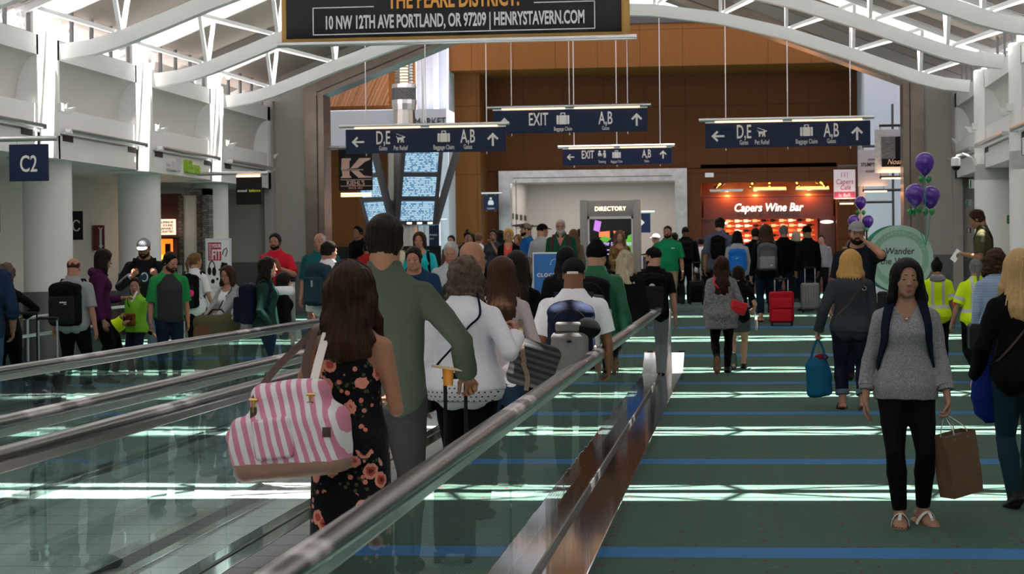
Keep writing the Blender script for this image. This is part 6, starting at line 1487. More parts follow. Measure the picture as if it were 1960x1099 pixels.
def backpack(F, label, m, m2=None, group=None, W=.30, H=.44, D=.16, top=.80, off=.020, pocket=(.72, .42), m3=None, straps=True, logo=None, strapx=.070, sides=(-1, 1), name='backpack', lowpocket=None):
    h = F.h; v = F.v; t = held(name, label, 'backpack', F, group); m2 = m2 or m
    yb = float(np.interp(.70, F.zf, F.cy)-np.interp(.70, F.zf, F.b))-off-D/2
    c = F.tf(0, yb, top)-F.T @ A(0, 0, H/2)
    Tm = F.T; lz = lambda P: ((P-c) @ Tm)
    def post(P, D_):
        q = lz(P); D_ = D_+.005*wob(P, 6, 1)+.0022*wob(P, 15, 2)
        return D_
    sdf_mesh('body', [rbox(c, A(W/2, D/2, H/2), .06, Tm, .03), ell(c+Tm @ A(0, 0, H*.36), A(W*.42, D*.5, H*.2), Tm, .04), ell(c+Tm @ A(0, -D*.22, -H*.12), A(W*.46, D*.5, H*.36), Tm, .05)], v, m, t, post)
    ph = pocket[0]*H; pc = c+Tm @ A(0, -D*.60, -H/2+ph*.5+.01)
    sdf_mesh('front_pocket', [rbox(pc, A(W*pocket[1], D*.20, ph*.46), .035, Tm, .03)], v, m2, t, post)
    if m3 is not None:
        for sg in (-1, 1): sdf_mesh('side_pocket', [rbox(c+Tm @ A(sg*W*.49, 0, -H*.27), A(.02, D*.36, H*.2), .018, Tm, .02)], v, m3, t, post)
    zp = MB(); zp.tube([Vector(c+Tm @ A(W*.42*math.sin(a), -D*.52-.016*math.cos(a), H*.10+H*.34*math.cos(a))) for a in np.linspace(-1.7, 1.7, 21)], .003, 6); zp.build('zip', BLACK, t, smooth=True)
    hd = MB(); hd.tube([Vector(c+Tm @ A(x, D*.25, H*.49+.03*math.cos(x/.05*PI/2))) for x in np.linspace(-.05, .05, 9)], .008, 6); hd.build('grab_loop', m, t, smooth=True)
    if straps: pack_straps(F, t, m, off, strapx, sides=sides)
    t['pc'] = [float(x) for x in pc]
    F.pack = (t, c, pc, Tm, W, H, D)
    return t
def pack_mark(F, polys, m, dy=.0, name='logo', s=1.0, dz=0.0, dx=0.0):
    t, c, pc, Tm, W, H, D = F.pack; b = MB(); o = pc+Tm @ A(dx, -D*.205-.006-dy, dz)
    Mx = Matrix([list(Tm[i])+[o[i]] for i in range(3)]+[[0, 0, 0, 1]])
    for p in polys: b.prism([(x*s, z*s) for x, z in p], -.004, .004, Mx)
    b.build(name, m, t)
def sling(F, t, m, w_=.022, sg=1, off=.024, low=.50, th=.006, lowang=1.45):
    """cross-body strap from the shoulder on side sg down to the other hip, all round the body"""
    h = F.h; x = .05*h; zt = shoulder_z(F, x, off); pts, nr = [], []
    K = [(-lowang*1.0, low), (-.8, .60), (-.2, .68), (.35, .75), (.62, .795)]
    for a_, z_ in K: p, n = torso_pt(F, sg*a_, z_, off); pts.append(p); nr.append(n)
    pts.append(F.tf(sg*x, 0, zt+.002)); nr.append(F.T @ A(0, 0, 1))
    for a_, z_ in ((PI-.62, .79), (PI-.3, .74), (PI+.25, .66), (PI+.9, .58), (2*PI-lowang-.1, low)): p, n = torso_pt(F, sg*a_, z_, off); pts.append(p); nr.append(n)
    sp_ = spline(pts, 60); idx = np.linspace(0, len(pts)-1, len(sp_)); nn = [np.array([np.interp(i, range(len(pts)), [q[k] for q in nr]) for k in range(3)]) for i in idx]
    return ribbon(sp_, nn, w_, th, 'strap', m, t)
# ------------------------------------------------------------------ cloth with patterns
def floral_mat():
    m, N, L, b = nodes('floral_dress')
    tc = N.new('ShaderNodeTexCoord'); O = tc.outputs['Object']
    def voro(sc, feat='F1', off=0.0):
        v = N.new('ShaderNodeTexVoronoi'); v.feature = feat; v.inputs['Scale'].default_value = sc; v.inputs['Randomness'].default_value = 0.9
        if off:
            mp = N.new('ShaderNodeMapping'); mp.inputs['Location'].default_value = (off, off, off); L.new(O, mp.inputs[0]); L.new(mp.outputs[0], v.inputs['Vector'])
        else: L.new(O, v.inputs['Vector'])
        return v
    nz = N.new('ShaderNodeTexNoise'); nz.inputs['Scale'].default_value = 5.0; L.new(O, nz.inputs['Vector'])
    pn = N.new('ShaderNodeTexNoise'); pn.inputs['Scale'].default_value = 60; L.new(O, pn.inputs['Vector'])
    clus = mnode(N, L, 'GREATER_THAN', nz.outputs['Fac'], 0.45)
    v1 = voro(11.0); v2 = voro(26.0, off=1.3); v3 = voro(34.0, off=2.7); v4 = voro(95.0, off=0.4)
    wob_ = mnode(N, L, 'MULTIPLY', mnode(N, L, 'SUBTRACT', pn.outputs['Fac'], 0.5), 0.22)
    big = mnode(N, L, 'MULTIPLY', mnode(N, L, 'LESS_THAN', mnode(N, L, 'ADD', v1.outputs['Distance'], wob_), 0.36), clus)
    ctr = mnode(N, L, 'LESS_THAN', mnode(N, L, 'ADD', v1.outputs['Distance'], wob_), 0.10)
    mid = mnode(N, L, 'LESS_THAN', mnode(N, L, 'ADD', v1.outputs['Distance'], wob_), 0.22)
    sml = mnode(N, L, 'MULTIPLY', mnode(N, L, 'LESS_THAN', mnode(N, L, 'ADD', v2.outputs['Distance'], wob_), 0.27), mnode(N, L, 'GREATER_THAN', nz.outputs['Fac'], 0.45))
    leaf = mnode(N, L, 'MULTIPLY', mnode(N, L, 'LESS_THAN', v3.outputs['Distance'], 0.27), mnode(N, L, 'GREATER_THAN', nz.outputs['Fac'], 0.46))
    dot = mnode(N, L, 'LESS_THAN', v4.outputs['Distance'], 0.16)
    c = mixc(N, L, mnode(N, L, 'MULTIPLY', dot, 0.35), (0.004, 0.004, 0.006, 1), (0.12, 0.11, 0.12, 1))
    c = mixc(N, L, leaf, c, (0.055, 0.075, 0.03, 1)); c = mixc(N, L, sml, c, (0.60, 0.21, 0.15, 1))
    fl = mixc(N, L, mid, (0.66, 0.27, 0.20, 1), (0.42, 0.07, 0.05, 1)); fl = mixc(N, L, ctr, fl, (0.10, 0.02, 0.015, 1))
    c = mixc(N, L, big, c, fl); L.new(c, b.inputs['Base Color']); b.inputs['Roughness'].default_value = 0.8; b.inputs['Specular IOR Level'].default_value = 0.15
    return m
def stripe_mat(name, c1, c2, axis=0, period=0.034, duty=0.5, slant=0.0, wobble=0.012, rough=0.85):
    m, N, L, b = nodes(name); tc = N.new('ShaderNodeTexCoord'); sp = N.new('ShaderNodeSeparateXYZ'); L.new(tc.outputs['Object'], sp.inputs[0])
    nz = N.new('ShaderNodeTexNoise'); nz.inputs['Scale'].default_value = 3.5; L.new(tc.outputs['Object'], nz.inputs['Vector'])
    a = mnode(N, L, 'ADD', sp.outputs[axis], mnode(N, L, 'MULTIPLY', nz.outputs['Fac'], wobble)); a = mnode(N, L, 'ADD', a, mnode(N, L, 'MULTIPLY', sp.outputs[2 if axis != 2 else 0], slant))
    k = mnode(N, L, 'GREATER_THAN', mnode(N, L, 'FRACT', mnode(N, L, 'DIVIDE', mnode(N, L, 'ADD', a, 10), period)), duty)
    L.new(mixc(N, L, k, lin(c1), lin(c2)), b.inputs['Base Color']); b.inputs['Roughness'].default_value = rough
    fine = N.new('ShaderNodeTexNoise'); fine.inputs['Scale'].default_value = 90; L.new(tc.outputs['Object'], fine.inputs['Vector'])
    bp = N.new('ShaderNodeBump'); bp.inputs['Strength'].default_value = 0.25; bp.inputs['Distance'].default_value = 0.004; L.new(fine.outputs['Fac'], bp.inputs['Height']); L.new(bp.outputs[0], b.inputs['Normal'])
    return m
def dots_mat(name, c1, c2, period=0.032, r=0.18):
    m, N, L, b = nodes(name); tc = N.new('ShaderNodeTexCoord'); sp = N.new('ShaderNodeSeparateXYZ'); L.new(tc.outputs['Object'], sp.inputs[0])
    row = mnode(N, L, 'FLOOR', mnode(N, L, 'DIVIDE', sp.outputs[2], period*0.8)); sh = mnode(N, L, 'MULTIPLY', mnode(N, L, 'FRACT', mnode(N, L, 'MULTIPLY', row, 0.5)), 1.0)
    u = mnode(N, L, 'SUBTRACT', mnode(N, L, 'FRACT', mnode(N, L, 'ADD', mnode(N, L, 'DIVIDE', mnode(N, L, 'ADD', sp.outputs[0], 10), period), sh)), 0.5)
    v = mnode(N, L, 'SUBTRACT', mnode(N, L, 'FRACT', mnode(N, L, 'DIVIDE', sp.outputs[2], period*0.8)), 0.5)
    d = mnode(N, L, 'SQRT', mnode(N, L, 'ADD', mnode(N, L, 'MULTIPLY', u, u), mnode(N, L, 'MULTIPLY', v, v)))
    L.new(mixc(N, L, mnode(N, L, 'LESS_THAN', d, r), lin(c1), lin(c2)), b.inputs['Base Color']); b.inputs['Roughness'].default_value = 0.85
    return m
def heather_mat(name, c1, c2, sc=160, stretch=(1, 1, 1), thr=None):
    m, N, L, b = nodes(name); tc = N.new('ShaderNodeTexCoord'); mp = N.new('ShaderNodeMapping'); mp.inputs['Scale'].default_value = stretch; L.new(tc.outputs['Object'], mp.inputs[0])
    nz = N.new('ShaderNodeTexNoise'); nz.inputs['Scale'].default_value = sc; nz.inputs['Detail'].default_value = 3; L.new(mp.outputs[0], nz.inputs['Vector'])
    f = mnode(N, L, 'MULTIPLY_ADD', nz.outputs['Fac'], 3.0, -1.0); n = N.new('ShaderNodeClamp'); L.new(f, n.inputs[0])
    c = mixc(N, L, n.outputs[0], lin(c1), lin(c2))
    if thr:                                                       # thin darker outlines, like a printed scroll pattern
        v = N.new('ShaderNodeTexVoronoi'); v.feature = 'DISTANCE_TO_EDGE'; v.inputs['Scale'].default_value = thr; L.new(tc.outputs['Object'], v.inputs['Vector'])
        v2 = N.new('ShaderNodeTexVoronoi'); v2.inputs['Scale'].default_value = thr*0.9; L.new(tc.outputs['Object'], v2.inputs['Vector'])
        rr = mnode(N, L, 'ABSOLUTE', mnode(N, L, 'SUBTRACT', mnode(N, L, 'FRACT', mnode(N, L, 'MULTIPLY', v2.outputs['Distance'], 3.0)), 0.5))
        e = mnode(N, L, 'MAXIMUM', mnode(N, L, 'LESS_THAN', v.outputs['Distance'], 0.03), mnode(N, L, 'LESS_THAN', rr, 0.10))
        c = mixc(N, L, mnode(N, L, 'MULTIPLY', e, 0.45), c, lin(c1))
    L.new(c, b.inputs['Base Color']); b.inputs['Roughness'].default_value = 0.9; b.inputs['Specular IOR Level'].default_value = 0.15
    return m
K = lambda n, c, **k: cloth(n, c, **k)
BLK = K('black', (0.0045, 0.0045, 0.006)); JEAN = K('dark_jeans', (0.009, 0.017, 0.036)); JEANB = K('blue_jeans', (0.035, 0.085, 0.15)); CHAR = K('charcoal', (0.020, 0.021, 0.025)); NAVYC = K('navy_cloth', (0.007, 0.010, 0.025))
WHT = K('white', (0.72, 0.72, 0.76)); GRYC = K('grey_cloth', (0.20, 0.21, 0.23)); LGR = K('light_grey', (0.40, 0.41, 0.44)); KHA = K('khaki', (0.30, 0.235, 0.15)); OLIV = K('olive', (0.075, 0.070, 0.035))
HIVIS = K('hi_vis', (0.62, 0.85, 0.015), bump=0.1); REFL = K('reflective_tape', (0.50, 0.52, 0.55), bump=0.05, rough=0.4)
ORGN = K('orange_patch', (0.9, 0.12, 0.02)); WSH = mat('white_shoe', (0.55, 0.55, 0.55), 0.5); BRSH = mat('brown_shoe', (0.10, 0.045, 0.02), 0.5); STRAPW = mat('white_strap', (0.66, 0.63, 0.60), 0.6)
GOLDM = mat('gold_hardware', (0.70, 0.45, 0.14), 0.25, 1.0); SILV = mat('silver_chain', (0.75, 0.74, 0.72), 0.25, 1.0)

# ================================================================== riders on the walkway, walking away
def rider_dress():
    F = person('woman in black floral maxi dress with long wavy dark hair, striped bag on her shoulder', 668, 495, 8.15, -4, group='riders on the moving walkways', sex='f', tone='tan', shoes=LEATHER, barefeet=True, w=1.0, hairgap=.02,
               armL=(-.118, .10, .545, -.35, -1, 0), armR=(.080, .135, .625, .35, -1, -.2), head=(0.05, -.05, 0), lean=0.02)
    b, v = F.body, F.v; FM = floral_mat()
    h = F.h; z = F.zf; zs = np.linspace(.05, .775, 14); hip = np.maximum(zs, .50); a, bb, cy = np.interp(hip, z, F.a), np.interp(hip, z, F.b), np.interp(hip, z, F.cy)
    t = np.clip((.50-zs)/.45, 0, 1); a = a+.012+t*.020; bb = bb+.012+t*.02
    pr = [prof(F.T, F.pel, (zs-.53)*h, a, bb, cy, .03)]+F.seat(.012)+[ell(F.tf(sg*.040*h, .046*h, .727), A(.042, .032, .042)*h*F.bustk+.012, F.T, .05) for sg in (-1, 1)]
    def post(P, D):
        zz = (P[..., 2]-F.pel[2])/h+.53; x = P[..., 0]; D = D+.004*wob(P, 1.6, 2, (1, 1, .4))*np.clip((.55-zz)*4, .2, 1)
        return np.maximum(D, (zz-np.interp(np.abs(x), [0, .05*h, .09*h], [.78, .765, .69]))*h)
    sdf_mesh('dress', pr, v, FM, b, post, slots=None)
    ribbon([F.tf(-.05*h, -.058*h-.02, .755), F.tf(-.045*h, -.048*h, .80), F.tf(-.03*h, -.02*h, .845)], [F.T @ A(0, -1, .1), F.T @ A(0, -1, .4), F.T @ A(-.3, -1, .6)], .016, .004, 'halter_strap', BLK, b)
    hair(F, 'wave', 'redbrown', b, .0055, length=.305, width=1.22, wavy=.007)
    wear_sandals(F, b, v, LEATHER, TANS)
    return F
DRESS = rider_dress()
def rider_green():
    F = person('tall man in grey-green sweater with short dark hair, pulling a suitcase', 735, 409, 9.85, 2, group='riders on the moving walkways', tone='tan', shoes=BLACK, armR=(.215, .10, .548, .8, -1, 0), armL='down', hand=('relax', 'grip'), handdir=(None, (.25, .75, -.6, -.2, -.5, -1)), w=1.06)
    b, v = F.body, F.v; M_ = K('sage_sweater', (0.082, 0.098, 0.076))
    wear_top(F, 'sweater', M_, b, v, sleeve=1.93, hem=.500, neck='high', folds=.006, off=.017); wear_collar(F, M_, b, v, rise=.035)
    wear_top(F, 'undershirt', WHT, b, v, sleeve=0, hem=.487, neck='crew', off=.011, folds=.001)
    wear_pants(F, K('grey_chinos', (0.050, 0.050, 0.055)), b, v, off=.015, folds=.005); hair(F, 'short', 'dark', b, .0052)
    return F
GREEN = rider_green()
def rider_white():
    F = person('woman in white denim jacket over dotted blouse, brown curly hair, fist raised', 888, 487, 11.9, -6, group='riders on the moving walkways', sex='f', tone='pink', w=1.28, armR=(.185, .07, .70, .6, -.6, -1), armL='down', hand=('relax', 'grip'), handdir=(None, (-.05, .2, 1, -1, .4, 0)), hairgap=.025)
    b, v = F.body, F.v
    wear_top(F, 'jacket', K('white_denim', (0.66, 0.66, 0.73), bump=0.1), b, v, sleeve=1.88, hem=.505, neck='collar', off=.024, flare=.018, folds=.007, opening=[(.4, .05), (.84, .02)], sflare=.02)
    wear_collar(F, dots_mat('dotted_collar', (0.62, 0.62, 0.66), (0.10, 0.12, 0.2), .03, .12), b, v, rise=.03)
    wear_top(F, 'blouse', dots_mat('dotted_blouse', (0.55, 0.55, 0.58), (0.02, 0.025, 0.05)), b, v, sleeve=0, hem=.462, neck='crew', off=.020, flare=.020)
    wear_pants(F, BLK, b, v); hair(F, 'curly', 'saltbrown', b, .006, length=.15, width=1.05); glasses(F, b)
    return F
WHITEJ = rider_white()
def rider_brown():
    F = person('woman with straight brown hair in pale mauve top, dark striped bag at her hip', 958, 489, 13.6, 4, group='riders on the moving walkways', sex='f', tone='light', w=1.05, armR=(.14, .05, .52), head=(0, -.05, 0.06)); b, v = F.body, F.v
    wear_top(F, 'top', K('mauve_cotton', (0.42, 0.36, 0.38)), b, v, sleeve=1.9, hem=.49, folds=.006, off=.016); wear_pants(F, JEAN, b, v); hair(F, 'long', 'brown', b, .006, length=.34, width=1.12)
    return F
BROWN = rider_brown()
def rider_dark():
    F = person('woman with very long straight black hair in black, ahead of the bald rider', 989, 478, 16.0, 5, group='riders on the moving walkways', sex='f', tone='light', w=0.95); b, v = F.body, F.v
    wear_top(F, 'top', BLK, b, v, sleeve=1.95, hem=.48); wear_pants(F, BLK, b, v); hair(F, 'long', 'dark', b, v, length=.46, width=1.0)
rider_dark()
def rider_bald():
    F = person('bald man looking ahead, seen between the curly haired and brown haired women', 901, 462, 15.2, -25, group='riders on the moving walkways', tone='tan', hairgap=0.0, head=(-.35, 0, 0), w=1.05); b, v = F.body, F.v
    wear_top(F, 'shirt', CHAR, b, v, sleeve=1.9); wear_pants(F, JEAN, b, v)
rider_bald()
def rider_mesh():
    F = person('man in white t-shirt and black mesh cap wearing a navy and grey backpack', 1097, 487, 14.2, 0, group='riders on the moving walkways', tone='brown', hat=.018, w=1.18, h=None, armL=(-.15, .10, .50), armR=(.15, .10, .50), head=(0, .12, 0)); b, v = F.body, F.v
    wear_top(F, 't_shirt', WHT, b, v, sleeve=.72, hem=.44, folds=.006, off=.018, sflare=.022); wear_pants(F, BLK, b, v); hair(F, 'buzz', 'black', b, v)
    cap(F, K('black_mesh', (0.012, 0.012, 0.012), scale=200), b, v, strap=STRAPW)
    backpack(F, 'navy and grey backpack with two zipped compartments on the man in mesh cap', K('navy_pack', (0.012, 0.016, 0.035)), K('grey_pack', (0.16, 0.155, 0.15)), W=.33, H=.50, D=.20, top=.795, off=.024, pocket=(.62, .40), m3=K('grey_pack', (0.16, 0.155, 0.15)), strapx=.066)
    t, c, pc, Tm, W, H, D = F.pack
    sdf_mesh('upper_panel', [rbox(c+Tm @ A(0, -D*.56, H*.19), A(.10, .035, .035), .02, Tm, .01)], .006, K('grey_pack', (0.16, 0.155, 0.15)), t)
    pack_mark(F, [[(0.018*math.cos(a), 0.008*math.sin(a)) for a in np.linspace(0, 2*PI, 14)[:-1]]], NAVYC, dz=.08)
    sdf_mesh('hanging_cap', [ell(c+Tm @ A(.13, -D*.55, H*.17), A(.085, .05, .075), Tm, .02)], .007, BLK, t, lambda P, D_: D_+.004*wob(P, 8))
rider_mesh()
def rider_beanie():
    F = person('man in black beanie and glossy green jacket with a large black pack', 1140, 460, 19.2, -5, group='riders on the moving walkways', tone='light', hat=.02, w=1.12, head=(-.4, .1, 0), armR=(.17, .03, .49)); b, v = F.body, F.v
    wear_top(F, 'jacket', K('green_satin', (0.020, 0.105, 0.055), rough=0.35, bump=0.35, scale=20), b, v, sleeve=1.95, hem=.47, neck='high', off=.028, folds=.008); wear_pants(F, CHAR, b, v); beanie(F, BLK, b, v); hair(F, 'buzz', 'dark', b, v)
    backpack(F, 'large black backpack with grey straps on the man in black beanie', BLK, K('pack_grey', (0.07, 0.07, 0.075)), W=.34, H=.50, D=.22, off=.036, m3=LGR)
    sdf_mesh('sleeve_badge', [ell(F.sh['R']+A(.055, 0, -.10-.1*k), A(.012, .025, .02), None, .01) for k in range(3)], .006, K('yellow_badge', (0.6, 0.5, 0.02)), b)
rider_beanie()
def rider_blackhair():
    F = person('woman with black hair in loose black top before the blue standing sign', 1083, 470, 20.5, 0, group='riders on the moving walkways', sex='f', tone='light', w=1.15, armR=(.16, .05, .50)); b, v = F.body, F.v
    wear_top(F, 'top', BLK, b, v, sleeve=1.9, hem=.45, off=.028, flare=.03); wear_pants(F, BLK, b, v); hair(F, 'long', 'black', b, v, length=.30)
rider_blackhair()
def rider_blonde():
    F = person('woman with wavy platinum hair in black jacket carrying a tan bag', 1197, 480, 24.3, 0, group='riders on the moving walkways', sex='f', tone='light', w=1.15); b, v = F.body, F.v
    wear_top(F, 'jacket', BLK, b, v, sleeve=1.95, hem=.42, off=.026, flare=.02); wear_skirt(F, BLK, b, v, top=.55, hem=.28); hair(F, 'wave', 'platinum', b, .006, length=.29, width=1.15, wavy=.011)
    wear_shoes(F, BRSH, b, v, boot=.35, name='boot')
    t = held('shoulder_bag', 'tan leather shoulder bag of the platinum haired woman', 'bag', F); sdf_mesh('body', [rbox(A(-.24, .05, .80*1.6), A(.05, .14, .13), .03, None, .01)], .008, K('tan_bag', (0.22, 0.15, 0.10)), t); MBq = MB(); MBq.tube([(-.22, 0, 1.38), (-.19, -.01, 1.42), (-.20, .10, 1.38)], .008, 6); MBq.build('strap', LEATHER, t)
rider_blonde()
def rider_cap():
    F = person('bearded man in black cap and t-shirt with black pack, at the walkway end', 1250, 470, 25.3, 0, group='riders on the moving walkways', tone='light', hat=.018, head=(.95, -.05, 0), w=1.1); b, v = F.body, F.v
    wear_top(F, 't_shirt', BLK, b, v, sleeve=.75, hem=.47, off=.018); wear_pants(F, GRYC, b, v); hair(F, 'buzz', 'dark', b, v); beard(F, 'dark', b, v); cap(F, BLK, b, v)
    backpack(F, 'black backpack with white half-moon logo on the man in black cap', BLK, K('pack_black2', (0.018, 0.018, 0.022)), W=.33, H=.50, D=.20); pack_mark(F, [[(.035*math.cos(a), .028*math.sin(a)) for a in np.linspace(0, PI, 12)]], WHT, dz=.17); pack_mark(F, [[(-.03, 0), (.03, 0), (.03, .006), (-.03, .006)]], WHT, dz=-.13)
rider_cap()
# on the other walkway, coming towards the camera
def rider_navy():
    F = person('man in navy sweatshirt leaning forward on the oncoming walkway', 798, 482, 22.4, 180, group='riders on the moving walkways', tone='pink', h=1.75, lean=.38, head=(0, .15, 0), armL=(-.13, .27, .60), armR=(.13, .27, .60), w=1.2); b, v = F.body, F.v
    wear_top(F, 'sweatshirt', K('navy_sweat', (0.012, 0.035, 0.085)), b, v, sleeve=1.9, folds=.006, off=.018); wear_pants(F, JEAN, b, v); hair(F, 'short', 'dark', b, v); eyes(F, b)
    sdf_mesh('logo', [ell(F.tf(-.05*F.h, .068*F.h*1.1+.03, .735), A(.018, .006, .008), F.T, .01)], .004, K('pink_logo', (0.6, 0.15, 0.15)), b)
    return F
rider_navy()
def rider_old():
    F = person('older man with white hair in grey shirt on the oncoming walkway', 864, 462, 25.4, 180, group='riders on the moving walkways', tone='pink', w=1.12, head=(0, .2, 0)); b, v = F.body, F.v
    wear_top(F, 'shirt', LGR, b, v, sleeve=.8, neck='collar'); wear_pants(F, CHAR, b, v); hair(F, 'short', 'white', b, v); eyes(F, b, 'white')
rider_old()

# ================================================================== the right-hand aisle
def asian():
    F = person('woman with shoulder-length black hair in patterned grey top and black leggings, walking towards us', 1732, 492, 11.9, 180, sex='f', tone='asian', w=1.03, barefeet=True, lid=.0065, head=(.10, .03, -.06),
               armL=(-.150, .045, .475), armR=(.150, .0, .475), hand=('half', 'relax'), legs=((-.060, -.015, .052, -.22, .42), (.030, .05, .045, 0, -.06)), handdir=((-.05, .12, -1), (.08, .1, -1)), bust=.55)
    b, v = F.body, F.v
    wear_top(F, 'blouse', heather_mat('scroll_grey', (0.13, 0.13, 0.145), (0.33, 0.33, 0.36), 220, thr=26), b, v, sleeve=1.66, hem=.475, neck='v', zneck=.758, off=.016, flare=.012, folds=.007, sflare=.012)
    for q in 'LR':
        E_, W_ = F.el[q], F.wr[q]; p = E_+(W_-E_)*.58; d = unit(W_-E_)
        sdf_mesh('cuff', [cone(p, p+d*.045, .046, .047, .01, flat0=True, flat1=True)], .005, _M.get('scroll', bpy.data.materials['scroll_grey']), b, lambda P, D: D+.003*wob(P, 10))
    wear_pants(F, BLK, b, v, off=.006, flare=0, frac=1.93, folds=.0015)
    for q, sg in (('L', -1), ('R', 1)):
        nb = MB()
        for x, y in ((-.017, .129), (-.005, .130), (.005, .126), (.014, .120), (.021, .112)): nb.ball(tuple(F.an[q]+F.ft[q] @ (A(sg*x, y, -.0362)*F.h)), (.006, .006, .004), 8)
        nb.build('toenail_varnish', mat('red_varnish', (0.30, 0.01, 0.02), .25), b, smooth=True)
    wear_sandals(F, b, v, mat('white_patent', (0.70, 0.69, 0.68), 0.3), TANS)
    hair(F, 'long', 'black', b, .005, length=.25, width=1.08); eyes(F, b, 'black')
    n = MB(); pts = [torso_pt(F, a, zz, .006)[0] for a, zz in ((-1.2, .822), (-.6, .805), (-.15, .785), (0, .780), (.15, .785), (.6, .805), (1.2, .822))]; n.tube([Vector(p) for p in spline(pts, 30)], .0012, 5); n.build('necklace', SILV, b); n = MB(); n.ball(tuple(torso_pt(F, 0, .776, .010)[0]), .008, 10); n.build('pendant', SILV, b, smooth=True)
    r = MB(); d, nn, tt = F.hax['L']; c = F.wr['L']+d*.10; r.ball(tuple(c), (.013, .013, .006), 10)
    backpack(F, 'dark backpack carried by the woman with shoulder-length black hair', NAVYC, W=.30, H=.46, D=.16, top=.79, off=.036, strapx=.058)
    return F
ASIAN = asian()
def tote_w():
    F = person('blonde woman in charcoal sweater and rolled dark jeans, carrying a teal tote', 1628, 476, 20.6, 0, sex='f', tone='pink', w=1.22, armL=(-.205, .02, .49), hand=('grip', 'relax'), legs=((-.055, .02, .045, 0, .12), (.065, -.06, .05, -.2, -.1)), barefeet=True); b, v = F.body, F.v
    wear_top(F, 'sweater', K('charcoal_knit', (0.035, 0.040, 0.048)), b, v, sleeve=1.93, hem=.50, off=.020, folds=.007); wear_pants(F, K('indigo_jeans', (0.010, 0.013, 0.026)), b, v, frac=1.72, folds=.004)
    for q in 'LR':
        K_, N_ = F.kn[q], F.an[q]; p = K_+(N_-K_)*.66; sdf_mesh('rolled_cuff', [cone(p, K_+(N_-K_)*.80, F.rl[3]*.9+.020, F.rl[3]*.8+.020, .01, flat0=True, flat1=True)], v, K('cuff_denim', (0.11, 0.15, 0.19)), b)
    wear_sandals(F, b, v, BLACK, SOLE); hair(F, 'long', 'gold', b, .006, length=.21, width=1.25, front=True)
    t = held('shoulder_bag', 'dark shoulder bag strap with silver buckle on the blonde woman with teal tote', 'bag', F); sling(F, t, LEATHER, .024, sg=1, off=.030, low=.52)
    sdf_mesh('body', [rbox(F.tf(.155*F.h, .10, .53), A(.05, .10, .10), .03, None, .01)], .009, BLACK, t); bk = MB(); p = torso_pt(F, PI-.62, .79, .036)[0]; bk.tube([Vector(p+A(.02*math.cos(a), -.006, .02*math.sin(a)-.05)) for a in np.linspace(0, 2*PI, 13)], .004, 6); bk.build('buckle', SILV, t)
    return F
TOTE = tote_w()
def phone_man():
    F = person('tall bearded man in grey cap and black t-shirt talking on a phone', 1640, 420, 25.4, 170, tone='pink', hat=.018, w=1.12, armL='phone', armR='down', hand=('half', 'relax'), head=(.18, .03, 0), z=0.0); b, v = F.body, F.v
    wear_top(F, 't_shirt', K('black_tee', (0.012, 0.014, 0.020)), b, v, sleeve=.8, hem=.47, off=.018); wear_pants(F, JEAN, b, v); hair(F, 'buzz', 'dark', b, v); beard(F, 'dark', b, v); eyes(F, b); cap(F, K('grey_felt', (0.25, 0.25, 0.26)), b, v)
    t = held('messenger_bag', 'messenger bag strap, tan and brown, across the man on the phone', 'bag', F); sling(F, t, LEATHER, .035, sg=1, off=.026, low=.50)
    sdf_mesh('shoulder_pad', [rbox(F.tf(.072*F.h, .03, .835), A(.035, .06, .014), .012, None, .01)], .008, K('tan_pad', (0.40, 0.27, 0.13)), t); sdf_mesh('body', [rbox(F.tf(-.16*F.h, -.02, .50), A(.06, .15, .12), .03, None, .01)], .01, BLACK, t)
    w_ = MB(); W_ = F.wr['L']; d = unit(F.wr['L']-F.el['L']); w_.tube([Vector(W_-d*.03), Vector(W_-d*.008)], .031, 14); w_.build('watch_strap', BLACK, b, smooth=True)
    t = held('phone', 'phone held to the ear of the man in grey cap', 'phone', F); m_ = MB(); m_.box(tuple(F.L(-.098, .015, -.03)), (.012, .07, .14), None, .004); m_.build('body', BLACK, t); m_ = MB(); m_.box(tuple(F.L(-.0915, .015, -.03)), (.002, .06, .125)); m_.build('screen', mat('dark_glass', (.01, .01, .012), .1), t)
phone_man()
